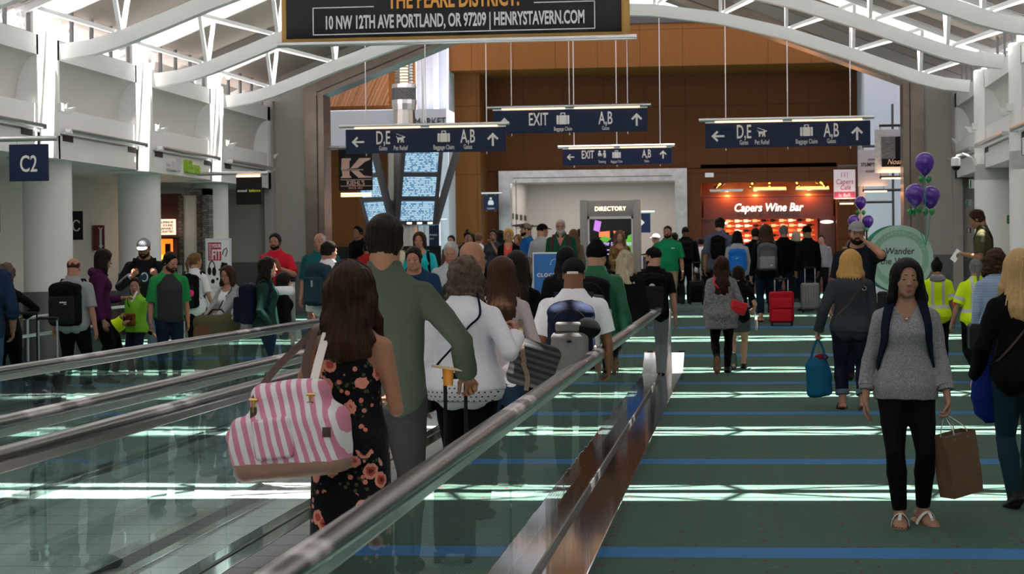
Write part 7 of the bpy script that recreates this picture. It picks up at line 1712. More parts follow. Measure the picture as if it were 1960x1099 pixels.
def couple():
    F = person('woman with long auburn hair in long marled grey cardigan, red bag', 1381, 490, 27.0, 0, sex='f', tone='light', w=1.05, armR=(.12, .10, .60), legs='kickL', shoes=BLACK, sole=TANS, z=0.0); b, v = F.body, F.v
    wear_top(F, 'cardigan', heather_mat('marled_grey', (0.055, 0.055, 0.06), (0.30, 0.30, 0.31), 130, (1, 1, .35)), b, v, sleeve=1.9, hem=.385, off=.022, flare=.055, folds=.010); wear_pants(F, BLK, b, v, off=.006, flare=0); hair(F, 'long', 'redbrown', b, v, length=.42, width=1.15, wavy=.005)
    t = held('handbag', 'red handbag on a long red strap at the hip of the woman in marled cardigan', 'bag', F); RB = mat('red_leather', (0.50, 0.012, 0.02), .4); sling(F, t, RB, .024, sg=-1, off=.036, low=.56, lowang=1.25)
    c = F.tf(.135*F.h, -.045*F.h, .565); Mz = rotz(.45) @ roty(.30); sdf_mesh('body', [rbox(c, A(.115, .045, .085), .02, Mz, .01)], .007, RB, t); sdf_mesh('flap', [rbox(c+Mz @ A(0, -.02, .03), A(.116, .032, .055), .014, Mz, .01)], .007, mat('bright_red_leather', (0.62, 0.02, 0.03), .35), t)
    k = MB(); k.ball(tuple(c+Mz @ A(0, -.056, .0)), .008, 8); k.build('clasp', GOLDM, t)
    G = person('short haired girl in black t-shirt and grey shorts beside the woman in cardigan', 1413, 507, 27.8, -3, sex='f', tone='light', w=.95, legs='kickL', shoes=BLACK, armR=(.14, .10, .58), z=0.0); b, v = G.body, G.v
    wear_top(G, 't_shirt', BLK, b, v, sleeve=.75, hem=.50); wear_pants(G, K('grey_shorts', (0.06, 0.065, 0.075)), b, v, frac=.55, flare=.02, name='shorts'); hair(G, 'bob', 'dark', b, v, length=.14)
    t = held('tote_bag', 'pale pink flat bag hanging from the arm of the girl in grey shorts', 'bag', G); sdf_mesh('body', [rbox(G.tf(.165*G.h, .02, .44), A(.016, .055, .085), .01, rotx(.5), .01)], .008, K('pale_pink_bag', (0.40, 0.30, 0.30)), t); q = MB(); q.tube([Vector(G.tf(.16*G.h, .06, .50)), Vector(G.tf(.14*G.h, .05, .62)), Vector(G.tf(.12*G.h, .0, .70))], .006, 6); q.build('strap', K('pale_pink_bag', (0.40, 0.30, 0.30)), t)
couple()
def hivis(F, b, v):
    h = F.h
    def sl(c):
        q = (c-F.pel) @ F.T; x, z = np.abs(q[:, 0]), q[:, 2]/h+.53; o = np.zeros(len(c), int)
        o[((x > .034*h) & (x < .060*h) & (x < .09*h) & (z > .575))] = 1; o[(z > .565) & (z < .595)] = 1
        for s_ in 'LR':
            S, E = F.sh[s_], F.el[s_]; d = unit(E-S); t = (c-S) @ d; r = np.linalg.norm(c-S-t[:, None]*d, axis=1); o[(t > .52*np.linalg.norm(E-S)) & (t < .70*np.linalg.norm(E-S)) & (r < .075)] = 1; o[(t > .05) & (t < .52*np.linalg.norm(E-S)) & (r < .07) & (x > .085*h)] = 0
        return o
    wear_top(F, 'hi_vis_shirt', HIVIS, b, v, sleeve=.85, hem=.50, off=.020, sflare=.018, slots=sl, slotm=[REFL])
def workers():
    F = person('airport worker with dark bun and grey hood in yellow high-visibility shirt', 1793, 489, 27.0, 0, sex='f', tone='tan', w=1.12, hairgap=.05, z=0.0); b, v = F.body, F.v
    hivis(F, b, v); wear_hood(F, K('grey_hoodie', (0.24, 0.24, 0.26)), b, v); wear_pants(F, BLK, b, v); hair(F, 'bun', 'black', b, v)
    G = person('airport worker with grey ponytail in yellow high-visibility shirt, orange patch on sleeve', 1868, 494, 24.8, 6, sex='f', tone='light', w=1.2, armL=(-.19, .04, .485), legs='kickL', shoes=BLACK, sole=mat('pink_sole', (0.5, 0.02, 0.12), .6), z=0.0); b, v = G.body, G.v
    hivis(G, b, v); wear_pants(G, BLK, b, v); hair(G, 'pony', 'grey', b, v, length=.30)
    sdf_mesh('sleeve_patch', [ell(G.sh['L']+(G.el['L']-G.sh['L'])*.85+A(-.045, 0, 0), A(.016, .03, .03), None, .01)], .006, ORGN, b)
workers()
def curly():
    F = person('woman with curly brown hair in blue and white striped top, black shoulder strap', 1905, 476, 20.5, 0, sex='f', tone='light', w=1.05, z=0.0); b, v = F.body, F.v
    wear_top(F, 'striped_top', stripe_mat('blue_stripe', (0.10, 0.20, 0.38), (0.40, 0.47, 0.58), 2, .016), b, v, sleeve=1.6, hem=.47); wear_pants(F, JEAN, b, v); hair(F, 'curly', 'brown', b, v, length=.16, width=1.2)
    t = held('shoulder_bag', 'black shoulder bag with brown trim of the curly haired woman', 'bag', F); sling(F, t, BLACK, .022, sg=1, off=.028, low=.50); sdf_mesh('body', [rbox(F.tf(-.13*F.h, .02, .46), A(.06, .13, .13), .03, None, .01)], .009, BLACK, t)
curly()
def blonde_r():
    F = person('blonde woman in black cardigan and dark jeans with a blue jacket over her arm', 1952, 474, 12.7, 4, sex='f', tone='light', w=1.05, armL=(-.165, .06, .50), hand=('half', 'relax'), legs=((-.035, -.05, .052, -.3, .05), (.05, .1, .047, .1, -.05)), boot=.15, shoes=BLACK); b, v = F.body, F.v
    wear_top(F, 'cardigan', BLK, b, v, sleeve=1.93, hem=.50, off=.020, folds=.007); wear_pants(F, K('teal_jeans', (0.012, 0.035, 0.05)), b, v, off=.009); hair(F, 'long', 'blonde', b, .006, length=.33, width=1.12)
    t = held('shoulder_bag', 'thin brown strap and small bag across the back of the blonde woman in black cardigan', 'bag', F); sling(F, t, LEATHER, .014, sg=1, off=.036, low=.55); sdf_mesh('body', [rbox(F.tf(.03*F.h, .12*F.h, .56), A(.10, .035, .08), .02, None, .01)], .009, LEATHER, t)
    return F
BLONDER = blonde_r()
def olive():
    F = person('man in olive shirt with dark shoulder strap reading papers beside the right column', 1884, 399, 33.0, 75, tone='tan', lean=.08, head=(0, .35, 0), armL='bent', armR='bent', hand=('half', 'half')); b, v = F.body, F.v
    wear_top(F, 'shirt', OLIV, b, v, sleeve=.8, neck='collar', off=.018); wear_collar(F, OLIV, b, v); wear_pants(F, CHAR, b, v); hair(F, 'short', 'brown', b, v); eyes(F, b)
    t = held('messenger_bag', 'dark bag on a black strap worn by the man in olive shirt', 'bag', F); sling(F, t, BLACK, .03, sg=-1, off=.026, low=.52); sdf_mesh('body', [rbox(F.tf(.15*F.h, -.03, .50), A(.06, .16, .12), .03, None, .01)], .01, BLACK, t)
    t = held('papers', 'white papers held by the man in olive shirt', 'papers', F); p = F.hd['L']+A(0.05, .04, -.02); m_ = MB(); m_.box(tuple(p), (.13, .012, .20), Matrix.Rotation(R(35), 3, 'X') @ Matrix.Rotation(R(60), 3, 'Z')); m_.build('sheet', PAP, t)
olive()

# ================================================================== people on the ramp and in the far hall
def far():
    F = person('man with white beard and glasses in green fleece and pink shirt, carrying a backpack', 1073, 419, 38.0, 180, tone='pink', w=1.08); b, v = F.body, F.v
    wear_top(F, 'fleece', K('forest_fleece', (0.008, 0.062, 0.032)), b, v, sleeve=1.95, neck='high', off=.024, opening=[(.4, 0), (.72, .0), (.84, .05)], hem=.47); wear_top(F, 'shirt', K('pink_shirt', (0.55, 0.10, 0.16)), b, v, sleeve=0, off=.012, neck='v', hem=.5); wear_collar(F, K('forest_fleece', (0, 0, 0)), b, v)
    wear_pants(F, KHA, b, v); hair(F, 'buzz', 'white', b, v); beard(F, 'white', b, v); eyes(F, b, 'white'); glasses(F, b)
    backpack(F, 'dark backpack with red-edged straps on the man in green fleece', K('dark_red_strap', (0.10, 0.015, 0.02)), BLK, off=.030)
    F = person('man in grey t-shirt and black cap seen from behind near the kiosk', 1037, 426, 38.5, -35, tone='light', hat=.018, w=1.12, head=(-.4, 0, 0)); b, v = F.body, F.v
    wear_top(F, 't_shirt', LGR, b, v, sleeve=.85, hem=.46, off=.02); wear_pants(F, KHA, b, v); hair(F, 'buzz', 'dark', b, v); cap(F, BLK, b, v)
    F = person('man in bright blue t-shirt and tan cap looking away', 1008, 425, 40.5, 115, tone='light', hat=.018, w=1.08, head=(-.2, 0, 0)); b, v = F.body, F.v
    wear_top(F, 't_shirt', K('royal_blue', (0.012, 0.11, 0.36)), b, v, sleeve=.8, hem=.47, off=.018); wear_pants(F, KHA, b, v); hair(F, 'buzz', 'brown', b, v); beard(F, 'dark', b, v); eyes(F, b); cap(F, K('tan_cap', (0.22, 0.18, 0.13)), b, v, front_m=K('brown_cap', (0.06, 0.035, 0.022)))
    F = person('woman with short copper blonde hair in black jacket and coral top', 973, 437, 38.0, 180, sex='f', tone='pink'); b, v = F.body, F.v
    wear_top(F, 'jacket', BLK, b, v, sleeve=1.95, off=.024, opening=[(.4, .03), (.84, .05)]); wear_top(F, 'top', K('coral', (0.62, 0.07, 0.05)), b, v, sleeve=0, neck='v', off=.013); wear_pants(F, JEAN, b, v); hair(F, 'bob', 'gold', b, v, length=.10); eyes(F, b)
    F = person('dark haired woman in slate top with her hand over her mouth', 944, 438, 43.0, 178, sex='f', tone='light', armL='mouth', hand=('half', 'relax')); b, v = F.body, F.v
    wear_top(F, 'top', K('slate', (0.055, 0.06, 0.085)), b, v, sleeve=.9); wear_pants(F, BLK, b, v); hair(F, 'pony', 'black', b, v, length=.3); eyes(F, b)
    F = person('boy with fair hair and white collar seen from behind', 916, 446, 46.0, -20, sex='m', tone='pink', w=.95); b, v = F.body, F.v
    wear_top(F, 'shirt', WHT, b, v, sleeve=1.9); wear_pants(F, NAVYC, b, v); hair(F, 'short', 'light', b, v)
    F = person('woman with dark bun looking down near the post sign', 894, 438, 44.5, 200, sex='f', tone='light', hairgap=.05, head=(0, .25, 0)); b, v = F.body, F.v
    wear_top(F, 'top', CHAR, b, v, sleeve=1.9); wear_pants(F, BLK, b, v); hair(F, 'bun', 'black', b, v); eyes(F, b)
    F = person('woman in turquoise t-shirt with brown bobbed hair and backpack', 803, 443, 31.5, 178, sex='f', tone='pink', w=1.18); b, v = F.body, F.v
    wear_top(F, 't_shirt', K('turquoise', (0.018, 0.42, 0.47)), b, v, sleeve=.85, hem=.45, neck='scoop', off=.018); wear_pants(F, CHAR, b, v, frac=1.5); hair(F, 'bob', 'brown', b, v, length=.12, width=1.05); eyes(F, b)
    backpack(F, 'dark backpack on the woman in turquoise t-shirt', BLK)
    F = person('woman with grey bob in cream quilted vest over black', 757, 448, 34.0, 180, sex='f', tone='pink', w=1.1); b, v = F.body, F.v
    wear_top(F, 'vest', K('cream_vest', (0.56, 0.50, 0.38)), b, v, sleeve=0, hem=.48, off=.030, opening=[(.4, .055), (.84, .05)]); wear_top(F, 'top', BLK, b, v, sleeve=1.9, off=.014, neck='scoop'); wear_pants(F, BLK, b, v); hair(F, 'bob', 'grey', b, v, length=.15, width=1.0); eyes(F, b)
    F = person('woman with long light brown hair behind the man in green fleece', 1098, 438, 42.5, 10, sex='f', tone='light'); b, v = F.body, F.v
    wear_top(F, 'top', K('tan_top', (0.20, 0.14, 0.09)), b, v, sleeve=1.9); wear_pants(F, JEAN, b, v); hair(F, 'long', 'light', b, v, length=.40, width=1.1)
    F = person('woman with long wavy fair hair and patterned shawl in front of the kiosk screen', 1186, 441, 40.0, 182, sex='f', tone='light', armR='bent', hand=('relax', 'half')); b, v = F.body, F.v
    wear_top(F, 'shawl', heather_mat('shawl', (0.10, 0.02, 0.025), (0.26, 0.20, 0.05), 14), b, v, sleeve=1.5, neck='scoop', off=.026); wear_pants(F, BLK, b, v); hair(F, 'wave', 'light', b, v, length=.36, width=1.15, wavy=.009); eyes(F, b)
    F = person('man in kelly green polo shirt and khaki trousers walking towards us', 1278, 431, 38.8, 172, tone='pink', w=1.15, armL='down', legs='walkR', shoes=WSH, belly=.02); b, v = F.body, F.v; KG_ = K('kelly_green', (0.010, 0.21, 0.085))
    wear_top(F, 'polo_shirt', KG_, b, v, sleeve=.88, hem=.485, neck='collar', off=.020, sflare=.02); wear_collar(F, KG_, b, v); wear_pants(F, KHA, b, v); hair(F, 'buzz', 'dark', b, v); beard(F, 'dark', b, v); eyes(F, b); glasses(F, b, sun_up=True)
    lg = MB(); p, n = torso_pt(F, -.55, .745, .026); lg.box(tuple(p), (.065, .008, .014), Matrix.Rotation(.5, 3, 'Z')); lg.build('chest_logo', WHT, b)
    wt = MB(); W_ = F.wr['L']; d = unit(F.wr['L']-F.el['L']); wt.tube([Vector(W_-d*.03), Vector(W_-d*.008)], .030, 12); wt.build('watch_strap', SILV, b)
    F = person('man in black suit with black backpack walking away beside the polo shirt man', 1312, 433, 46.5, 3, tone='deep', w=1.1, legs='walkR'); b, v = F.body, F.v
    wear_top(F, 'jacket', BLK, b, v, sleeve=1.95, hem=.45, neck='collar', off=.026); wear_pants(F, BLK, b, v); hair(F, 'buzz', 'black', b, v); backpack(F, 'black backpack on the man in black suit', BLK, off=.034)
    F = person('dark clothed person close behind the polo shirt man', 1291, 445, 47.5, 5, tone='deep', w=1.0, legs='walkL'); b, v = F.body, F.v
    wear_top(F, 'jacket', CHAR, b, v, sleeve=1.95, hem=.46, off=.024); wear_pants(F, BLK, b, v); hair(F, 'short', 'dark', b, v)
    F = person('person in white cap beyond the polo shirt man', 1256, 446, 52.0, 60, tone='tan', hat=.018); b, v = F.body, F.v
    wear_top(F, 'shirt', BLK, b, v, sleeve=.8); wear_pants(F, BLK, b, v); hair(F, 'buzz', 'black', b, v); cap(F, WHT, b, v)
    F = person('tall man in grey-blue shirt with black shoulder bag facing the wine bar', 1378, 416, 39.5, -10, tone='light', w=1.15); b, v = F.body, F.v
    wear_top(F, 'shirt', K('grey_blue_shirt', (0.085, 0.095, 0.15)), b, v, sleeve=.95, hem=.46, neck='collar', off=.022); wear_pants(F, NAVYC, b, v); hair(F, 'short', 'dark', b, v); backpack(F, 'black pack slung on one shoulder of the tall man in grey-blue shirt', BLK, W=.28, D=.15, sides=(1,), off=.028)
    F = person('woman with black hair and bright blue backpack, grey jacket', 1411, 441, 38.2, 0, sex='f', tone='light', w=1.1); b, v = F.body, F.v
    wear_top(F, 'jacket', K('pale_grey_jacket', (0.30, 0.29, 0.31)), b, v, sleeve=1.95, hem=.48, off=.024); wear_pants(F, BLK, b, v); hair(F, 'long', 'black', b, v, length=.18)
    BB = K('bright_blue_pack', (0.010, 0.13, 0.50), rough=.5); backpack(F, 'bright blue backpack with white curved logo on the black haired woman', BB, BB, W=.34, H=.42, D=.18, off=.032, top=.77); pack_mark(F, [[(-.035, .008), (-.02, -.008), (.045, .02), (-.015, .004)]], WHT, dz=.10)
    F = person('woman with auburn hair and grey backpack pulling a red suitcase', 1466, 429, 35.4, 3, sex='f', tone='light', w=1.12, armR=(.15, .03, .47), hand=('relax', 'grip'), legs=((-.06, -.01, .045, 0, .1), (.05, .05, .045, 0, -.1)), shoes=TANS); b, v = F.body, F.v
    wear_top(F, 'top', BLK, b, v, sleeve=1.93, hem=.49, off=.02); wear_pants(F, JEAN, b, v, frac=1.8); hair(F, 'long', 'brown', b, v, length=.24, width=1.2, wavy=.006); GPK = K('grey_canvas', (0.095, 0.095, 0.105)); backpack(F, 'grey canvas backpack with pale pocket on the woman with red suitcase', GPK, K('pale_canvas', (0.20, 0.20, 0.22)), W=.34, H=.46, D=.18, pocket=(.55, .40), off=.028); pack_mark(F, [[(.05, 0), (.08, 0), (.08, .025), (.05, .025)]], WHT, dz=-.06)
    global REDW; REDW = F
    for k, (lb, px, tp, Y, fc, tn, hr, htone, top_, slv, hatm, sx) in enumerate((
        ('grey haired man in black with a red lanyard edge', 1500, 431, 42.0, 8, 'light', 'short', 'grey', BLK, 1.9, None, 'm'),
        ('man in dark jacket and light cap before the bottle racks', 1462, 428, 46.0, 10, 'light', 'buzz', 'grey', BLK, 1.9, K('beige_cap', (0.22, 0.19, 0.15)), 'm'),
        ('man in black cap and black jacket with silver suitcase', 1545, 430, 40.0, 25, 'tan', 'buzz', 'black', BLK, 1.95, BLK, 'm'),
        ('bearded man in grey jacket looking down at the bar end', 1572, 449, 50.0, 175, 'light', 'short', 'dark', GRYC, 1.9, None, 'm'),
        ('person in white shirt with dark shoulder bag at the bar, left group', 1342, 455, 50.0, -20, 'tan', 'short', 'dark', WHT, 1.9, None, 'm'),
        ('person in dark olive top facing the bar, left group', 1358, 452, 49.0, 15, 'light', 'long', 'brown', OLIV, 1.9, None, 'f'),
        ('person in black coat between the blue backpack and the grey backpack', 1446, 436, 41.5, 5, 'light', 'short', 'dark', BLK, 1.9, None, 'm'),
        ('fair haired woman in the bar queue with a pale scarf', 1524, 442, 47.0, 20, 'light', 'bob', 'platinum', CHAR, 1.9, None, 'f'),
        ('dark haired woman half hidden behind the fair boy', 903, 446, 48.0, 160, 'tan', 'long', 'dark', BLK, 1.9, None, 'f'),
        ('woman with dark hair behind the copper blonde woman', 958, 440, 47.0, 30, 'light', 'long', 'black', BLK, 1.9, None, 'f'),
        ('fair haired woman low behind the blue t-shirt man', 992, 448, 49.0, 150, 'light', 'bob', 'light', K('plum_top', (0.08, 0.03, 0.06)), 1.9, None, 'f'),
        ('dark haired person left of the kiosk', 1110, 438, 48.0, 20, 'tan', 'short', 'black', CHAR, 1.9, None, 'm'),
        ('dark haired shopper beside the tall merchandise rack', 686, 432, 43.0, 150, 'tan', 'short', 'black', BLK, 1.9, None, 'm'),
        ('shopper in red top behind the tall man in sweater', 702, 466, 40.0, 30, 'tan', 'short', 'black', K('red_top', (0.35, 0.02, 0.02)), .8, None, 'm'),
        ('small dark haired shopper behind the turquoise t-shirt woman', 864, 450, 47.0, 170, 'light', 'short', 'dark', K('rust_top', (0.12, 0.05, 0.04)), 1.9, None, 'm'))):
        F = person(lb, px, tp, Y, fc, sex=sx, tone=tn, hat=.018 if hatm else 0, w=1.05, armL='belly' if 'phone' in lb else 'down'); b, v = F.body, F.v
        wear_top(F, 'top', top_, b, v, sleeve=slv, off=.020); wear_pants(F, BLK if k % 2 else JEAN, b, v)
        if hr == 'long': hair(F, hr, htone, b, v, length=.28)
        elif hr == 'bob': hair(F, hr, htone, b, v, length=.14)
        else: hair(F, hr, htone, b, v)
        if hatm: cap(F, hatm, b, v)
        if abs(fc) > 90: eyes(F, b)
        if 'silver suitcase' in lb:
            global SILVM; SILVM = F
    F = person('dark haired woman in white t-shirt looking at her phone in the bar queue', 1524, 452, 48.5, 120, sex='f', tone='tan', head=(0, .3, 0), armL='belly', armR='belly', hand=('half', 'half')); b, v = F.body, F.v
    wear_top(F, 't_shirt', WHT, b, v, sleeve=.8); wear_pants(F, JEAN, b, v); hair(F, 'long', 'dark', b, v, length=.2); eyes(F, b)
    t = held('phone', 'phone in the hands of the woman in white t-shirt in the bar queue', 'phone', F); m_ = MB(); m_.box(tuple((F.hd['L']+F.hd['R'])/2+A(0, .03, .02)), (.075, .012, .145), Matrix.Rotation(R(-40), 3, 'X'), .003); m_.build('body', BLACK, t)
far()

# ================================================================== the left-hand passage
def left():
    F = person('man in navy shirt and blue jeans cut off by the left picture edge', -38, 448, 18.95, 20, tone='tan', w=1.15, armR=(.16, .05, .50)); b, v = F.body, F.v
    wear_top(F, 'shirt', K('navy_shirt', (0.012, 0.025, 0.06)), b, v, sleeve=1.25, hem=.46, off=.022); wear_pants(F, JEANB, b, v); hair(F, 'short', 'dark', b, v)
    F = person('woman in black with short wavy grey hair leaning with one elbow out', 10, 504, 21.6, 10, sex='f', tone='light', armR=(.10, .15, .62, 1, -.6, .3), head=(-.25, .1, 0)); b, v = F.body, F.v
    wear_top(F, 'top', BLK, b, v, sleeve=1.9); wear_pants(F, BLK, b, v); hair(F, 'curly', 'saltbrown', b, v, length=.12, width=1.0)
    F = person('balding man in grey short-sleeved shirt wearing a large black backpack', 140, 494, 24.0, -3, tone='pink', w=1.15, hairgap=.004, legs='wide'); b, v = F.body, F.v
    wear_top(F, 'shirt', K('cool_grey_shirt', (0.27, 0.28, 0.31)), b, v, sleeve=.9, hem=.46, neck='collar', off=.022, sflare=.02); wear_collar(F, K('cool_grey_shirt', (0, 0, 0)), b, v); wear_pants(F, BLK, b, v, flare=.02, off=.018); hair(F, 'ring', 'brown', b, v)
    backpack(F, 'large black backpack with white maker lettering on the balding man', BLK, K('pack_black3', (0.014, 0.014, 0.016)), W=.38, H=.52, D=.22, top=.81, off=.030); pack_mark(F, [[(0, 0), (.085, 0), (.085, .014), (0, .014)], [(.05, -.02), (.085, -.02), (.085, -.012), (.05, -.012)]], WHT, dz=.09)
    F = person('woman in purple hooded top and black trousers with dark hair, reading a leaflet', 191, 475, 25.4, -65, sex='f', tone='light', head=(0, .25, 0), armL=(-.05, .17, .63), w=1.05); b, v = F.body, F.v
    wear_top(F, 'hooded_top', K('plum_purple', (0.062, 0.012, 0.055)), b, v, sleeve=1.93, hem=.47, off=.020); wear_hood(F, K('plum_purple', (0, 0, 0)), b, v); wear_pants(F, BLK, b, v); hair(F, 'long', 'dark', b, v, length=.19); eyes(F, b)
    t = held('leaflet', 'white leaflet in the hand of the woman in purple', 'leaflet', F); m_ = MB(); m_.box(tuple(F.hd['L']+A(.0, .06, .03)), (.18, .006, .16), Matrix.Rotation(R(-30), 3, 'X')); m_.build('sheet', PAP, t)
    F = person('man in checked cap and black hooded sweatshirt holding his backpack straps', 276, 452, 28.3, 195, tone='tan', hat=.018, w=1.12, armL='strap', armR='strap', hand=('grip', 'grip'), head=(-.15, .3, 0), handdir=((.6, .35, .7, .2, -1, 0), (-.6, .35, .7, -.2, -1, 0))); b, v = F.body, F.v
    wear_top(F, 'sweatshirt', K('black_hoodie', (0.012, 0.013, 0.016)), b, v, sleeve=1.93, hem=.46, off=.026, folds=.007); wear_hood(F, K('black_hoodie', (0, 0, 0)), b, v); wear_pants(F, K('washed_jeans', (0.10, 0.14, 0.19)), b, v); beard(F, 'dark', b, v); eyes(F, b); hair(F, 'buzz', 'dark', b, v); cap(F, dots_mat('check_cap', (0.30, 0.31, 0.35), (0.08, 0.09, 0.12), .03, .3), b, v)
    pb, n = torso_pt(F, 0.0, .70, .032); em = MB(); em.ball(tuple(pb), (.075, .012, .085), 18); em.build('chest_print', K('print_teal', (0.02, 0.05, 0.07)), b, smooth=True); em = MB(); em.tube([Vector(pb+A(.045*math.cos(a), .012, .06*math.sin(a))) for a in np.linspace(.6, 5.4, 18)], .008, 6); em.build('chest_swirl', WHT, b)
    backpack(F, 'black backpack on the man in checked cap', BLK, W=.36, H=.5, off=.036)
    F = person('small boy in lime green top smiling, brown bag across his chest', 259, 534, 26.4, 160, tone='light', child=True, armL='belly', armR='bent', hand=('half', 'half'), head=(.5, .0, 0)); b, v = F.body, .0075
    wear_top(F, 'top', K('lime_green', (0.20, 0.52, 0.035)), b, v, sleeve=1.9, hem=.47, off=.018, flare=.01); wear_pants(F, JEAN, b, v); hair(F, 'short', 'dark', b, v); eyes(F, b)
    t = held('satchel', 'brown bag worn on the chest of the boy in lime green', 'bag', F); pb, n = torso_pt(F, 0, .60, .055); sdf_mesh('body', [rbox(pb, A(.085, .04, .085), .025, None, .01)], .008, K('tan_satchel', (0.16, 0.07, 0.02)), t); sdf_mesh('flap', [rbox(pb+A(0, .025, .03), A(.080, .025, .04), .018, None, .01)], .008, K('brown_satchel', (0.10, 0.04, 0.012)), t); sling(F, t, LEATHER, .018, sg=1, off=.022, low=.56)
    F = person('child bending forward in black top with yellow stripe beside the small boy', 217, 560, 26.8, -75, tone='light', h=1.28, child=True, lean=1.0, head=(0, -.3, 0), armL=(-.08, .42, .45), armR=(.08, .42, .45), hat=0, legs=((-.06, .0, .045, 0, .1), (.06, -.12, .045, 0, -.1)), hand=('half', 'half')); b, v = F.body, .0085
    def sl(c):
        q = (c-F.pel) @ F.T; z = q[:, 2]/F.h+.53; return ((z > .545) & (z < .66) & (q[:, 0] > .04)).astype(int)
    wear_top(F, 'top', BLK, b, v, sleeve=1.9, hem=.48, slots=sl, slotm=[HIVIS]); wear_pants(F, BLK, b, v); hair(F, 'short', 'dark', b, v); cap(F, LGR, b, v, brim=True)
    F = person('young bearded man in raglan t-shirt with green sleeves looking down', 322, 481, 25.6, 205, tone='pink', w=1.06, head=(.55, .3, 0)); b, v = F.body, F.v
    def sl2(c):
        q = (c-F.pel) @ F.T; x, z = np.abs(q[:, 0]), q[:, 2]/F.h+.53; return ((x > .098*F.h) | ((z > .745) & (x > .098*F.h-(z-.745)*F.h*.85))).astype(int)
    wear_top(F, 'raglan_t_shirt', K('charcoal_tee', (0.036, 0.038, 0.042)), b, v, sleeve=.95, hem=.46, off=.019, sflare=.018, slots=sl2, slotm=[K('grass_green', (0.02, 0.24, 0.065))], folds=.006); wear_pants(F, JEAN, b, v); hair(F, 'short', 'dark', b, v); beard(F, 'brown', b, v); eyes(F, b)
    F = person('woman with blonde ponytail in white t-shirt wearing a black backpack', 372, 482, 28.5, -12, sex='f', tone='light', head=(-.5, 0, 0), armR=(.15, .08, .50)); b, v = F.body, F.v
    wear_top(F, 't_shirt', WHT, b, v, sleeve=.8, hem=.48, off=.018); wear_pants(F, BLK, b, v); hair(F, 'pony', 'light', b, v, length=.26)
    backpack(F, 'black backpack with a pink tag on the woman with ponytail', BLK, K('pack_black4', (0.016, 0.016, 0.02)), W=.32, H=.48); t, c, pc, Tm, W, H, D = F.pack; sdf_mesh('pink_tag', [ell(pc+Tm @ A(.12, -.05, .04), A(.045, .02, .05), None, .01)], .008, K('neon_pink', (0.95, 0.03, 0.25)), t)
    F = person('smiling woman with glasses and brown bob in light grey cardigan, hand on a bag', 438, 507, 24.6, 150, sex='f', tone='pink', w=1.12, armL=(-.06, .24, .56), armR=(.04, .25, .55), head=(.1, .15, 0)); b, v = F.body, F.v
    wear_top(F, 'cardigan', K('marl_grey_cardigan', (0.27, 0.27, 0.285)), b, v, sleeve=1.93, hem=.43, off=.024, flare=.04, opening=[(.4, .055), (.84, .045)], folds=.008); wear_top(F, 'top', WHT, b, v, sleeve=0, hem=.45, neck='scoop', off=.014); wear_pants(F, JEAN, b, v); hair(F, 'bob', 'brown', b, .006, length=.17, width=1.05); eyes(F, b); glasses(F, b)
    global CARD; CARD = F
    t = held('shoulder_bag', 'small olive crossbody bag of the woman in light grey cardigan', 'bag', F); sling(F, t, BLACK, .012, sg=-1, off=.03, low=.52); sdf_mesh('body', [rbox(F.tf(.06*F.h, .135*F.h, .50), A(.10, .045, .10), .03, None, .01)], .008, K('olive_bag', (0.085, 0.075, 0.05)), t)
    F = person('woman in dark green zip top with long dark hair in profile, backpack on', 510, 491, 23.1, -85, sex='f', tone='light', w=1.05, armR=(.13, .06, .50)); b, v = F.body, F.v
    wear_top(F, 'zip_top', K('bottle_green', (0.010, 0.036, 0.030)), b, v, sleeve=1.93, hem=.46, off=.018); wear_pants(F, K('ink_jeans', (0.010, 0.02, 0.045)), b, v); hair(F, 'long', 'dark', b, v, length=.25, width=1.0, wavy=.006); eyes(F, b); backpack(F, 'dark navy backpack with a steel ring on the woman in dark green', NAVYC, W=.30, H=.46, D=.2); t, c, pc, Tm, W, H, D = F.pack; q = MB(); q.tube([Vector(pc+Tm @ A(.04+.045*math.cos(a), -.06, -.06+.06*math.sin(a))) for a in np.linspace(0, 2*PI, 17)], .004, 6); q.build('ring', SILV, t)
    F = person('woman in black sleeve with white neck pillow behind the dark green top', 541, 520, 24.0, -60, sex='f', tone='light', armR=(.14, .02, .46)); b, v = F.body, F.v
    wear_top(F, 'top', BLK, b, v, sleeve=1.05, hem=.48); wear_pants(F, JEAN, b, v); hair(F, 'long', 'dark', b, v, length=.2)
    t = held('neck_pillow', 'white neck pillow around the neck of the woman in black sleeve', 'neck pillow', F); ring = [F.tf(.105*math.sin(a), -.01+.10*math.cos(a), .845) for a in np.linspace(-2.6, 2.6, 15)]; sdf_mesh('cushion', [cone(ring[i], ring[i+1], .055, .055, .01) for i in range(len(ring)-1)], .009, WHT, t)
    F = person('bearded man in red polo shirt gesturing with one hand', 527, 446, 31.5, 172, tone='pink', w=1.14, armL=(-.10, .16, .69, -1, -.6, -1), armR='belly', hand=('flat', 'relax'), handdir=((.1, .5, 1, .6, .8, 0), None), head=(.1, 0, 0)); b, v = F.body, F.v; RP = K('red_polo', (0.52, 0.016, 0.035))
    wear_top(F, 'polo_shirt', RP, b, v, sleeve=.9, hem=.46, neck='collar', off=.020, sflare=.02); wear_collar(F, RP, b, v); wear_pants(F, K('light_jeans', (0.12, 0.17, 0.24)), b, v); hair(F, 'short', 'dark', b, v); beard(F, 'dark', b, v); eyes(F, b)
    F = person('bald man in teal polo shirt listening to the man with white shirt', 613, 446, 30.3, 176, tone='pink', w=1.2, hairgap=.003, head=(-.15, 0, 0), belly=.03); b, v = F.body, F.v; TP = K('teal_polo', (0.012, 0.085, 0.095))
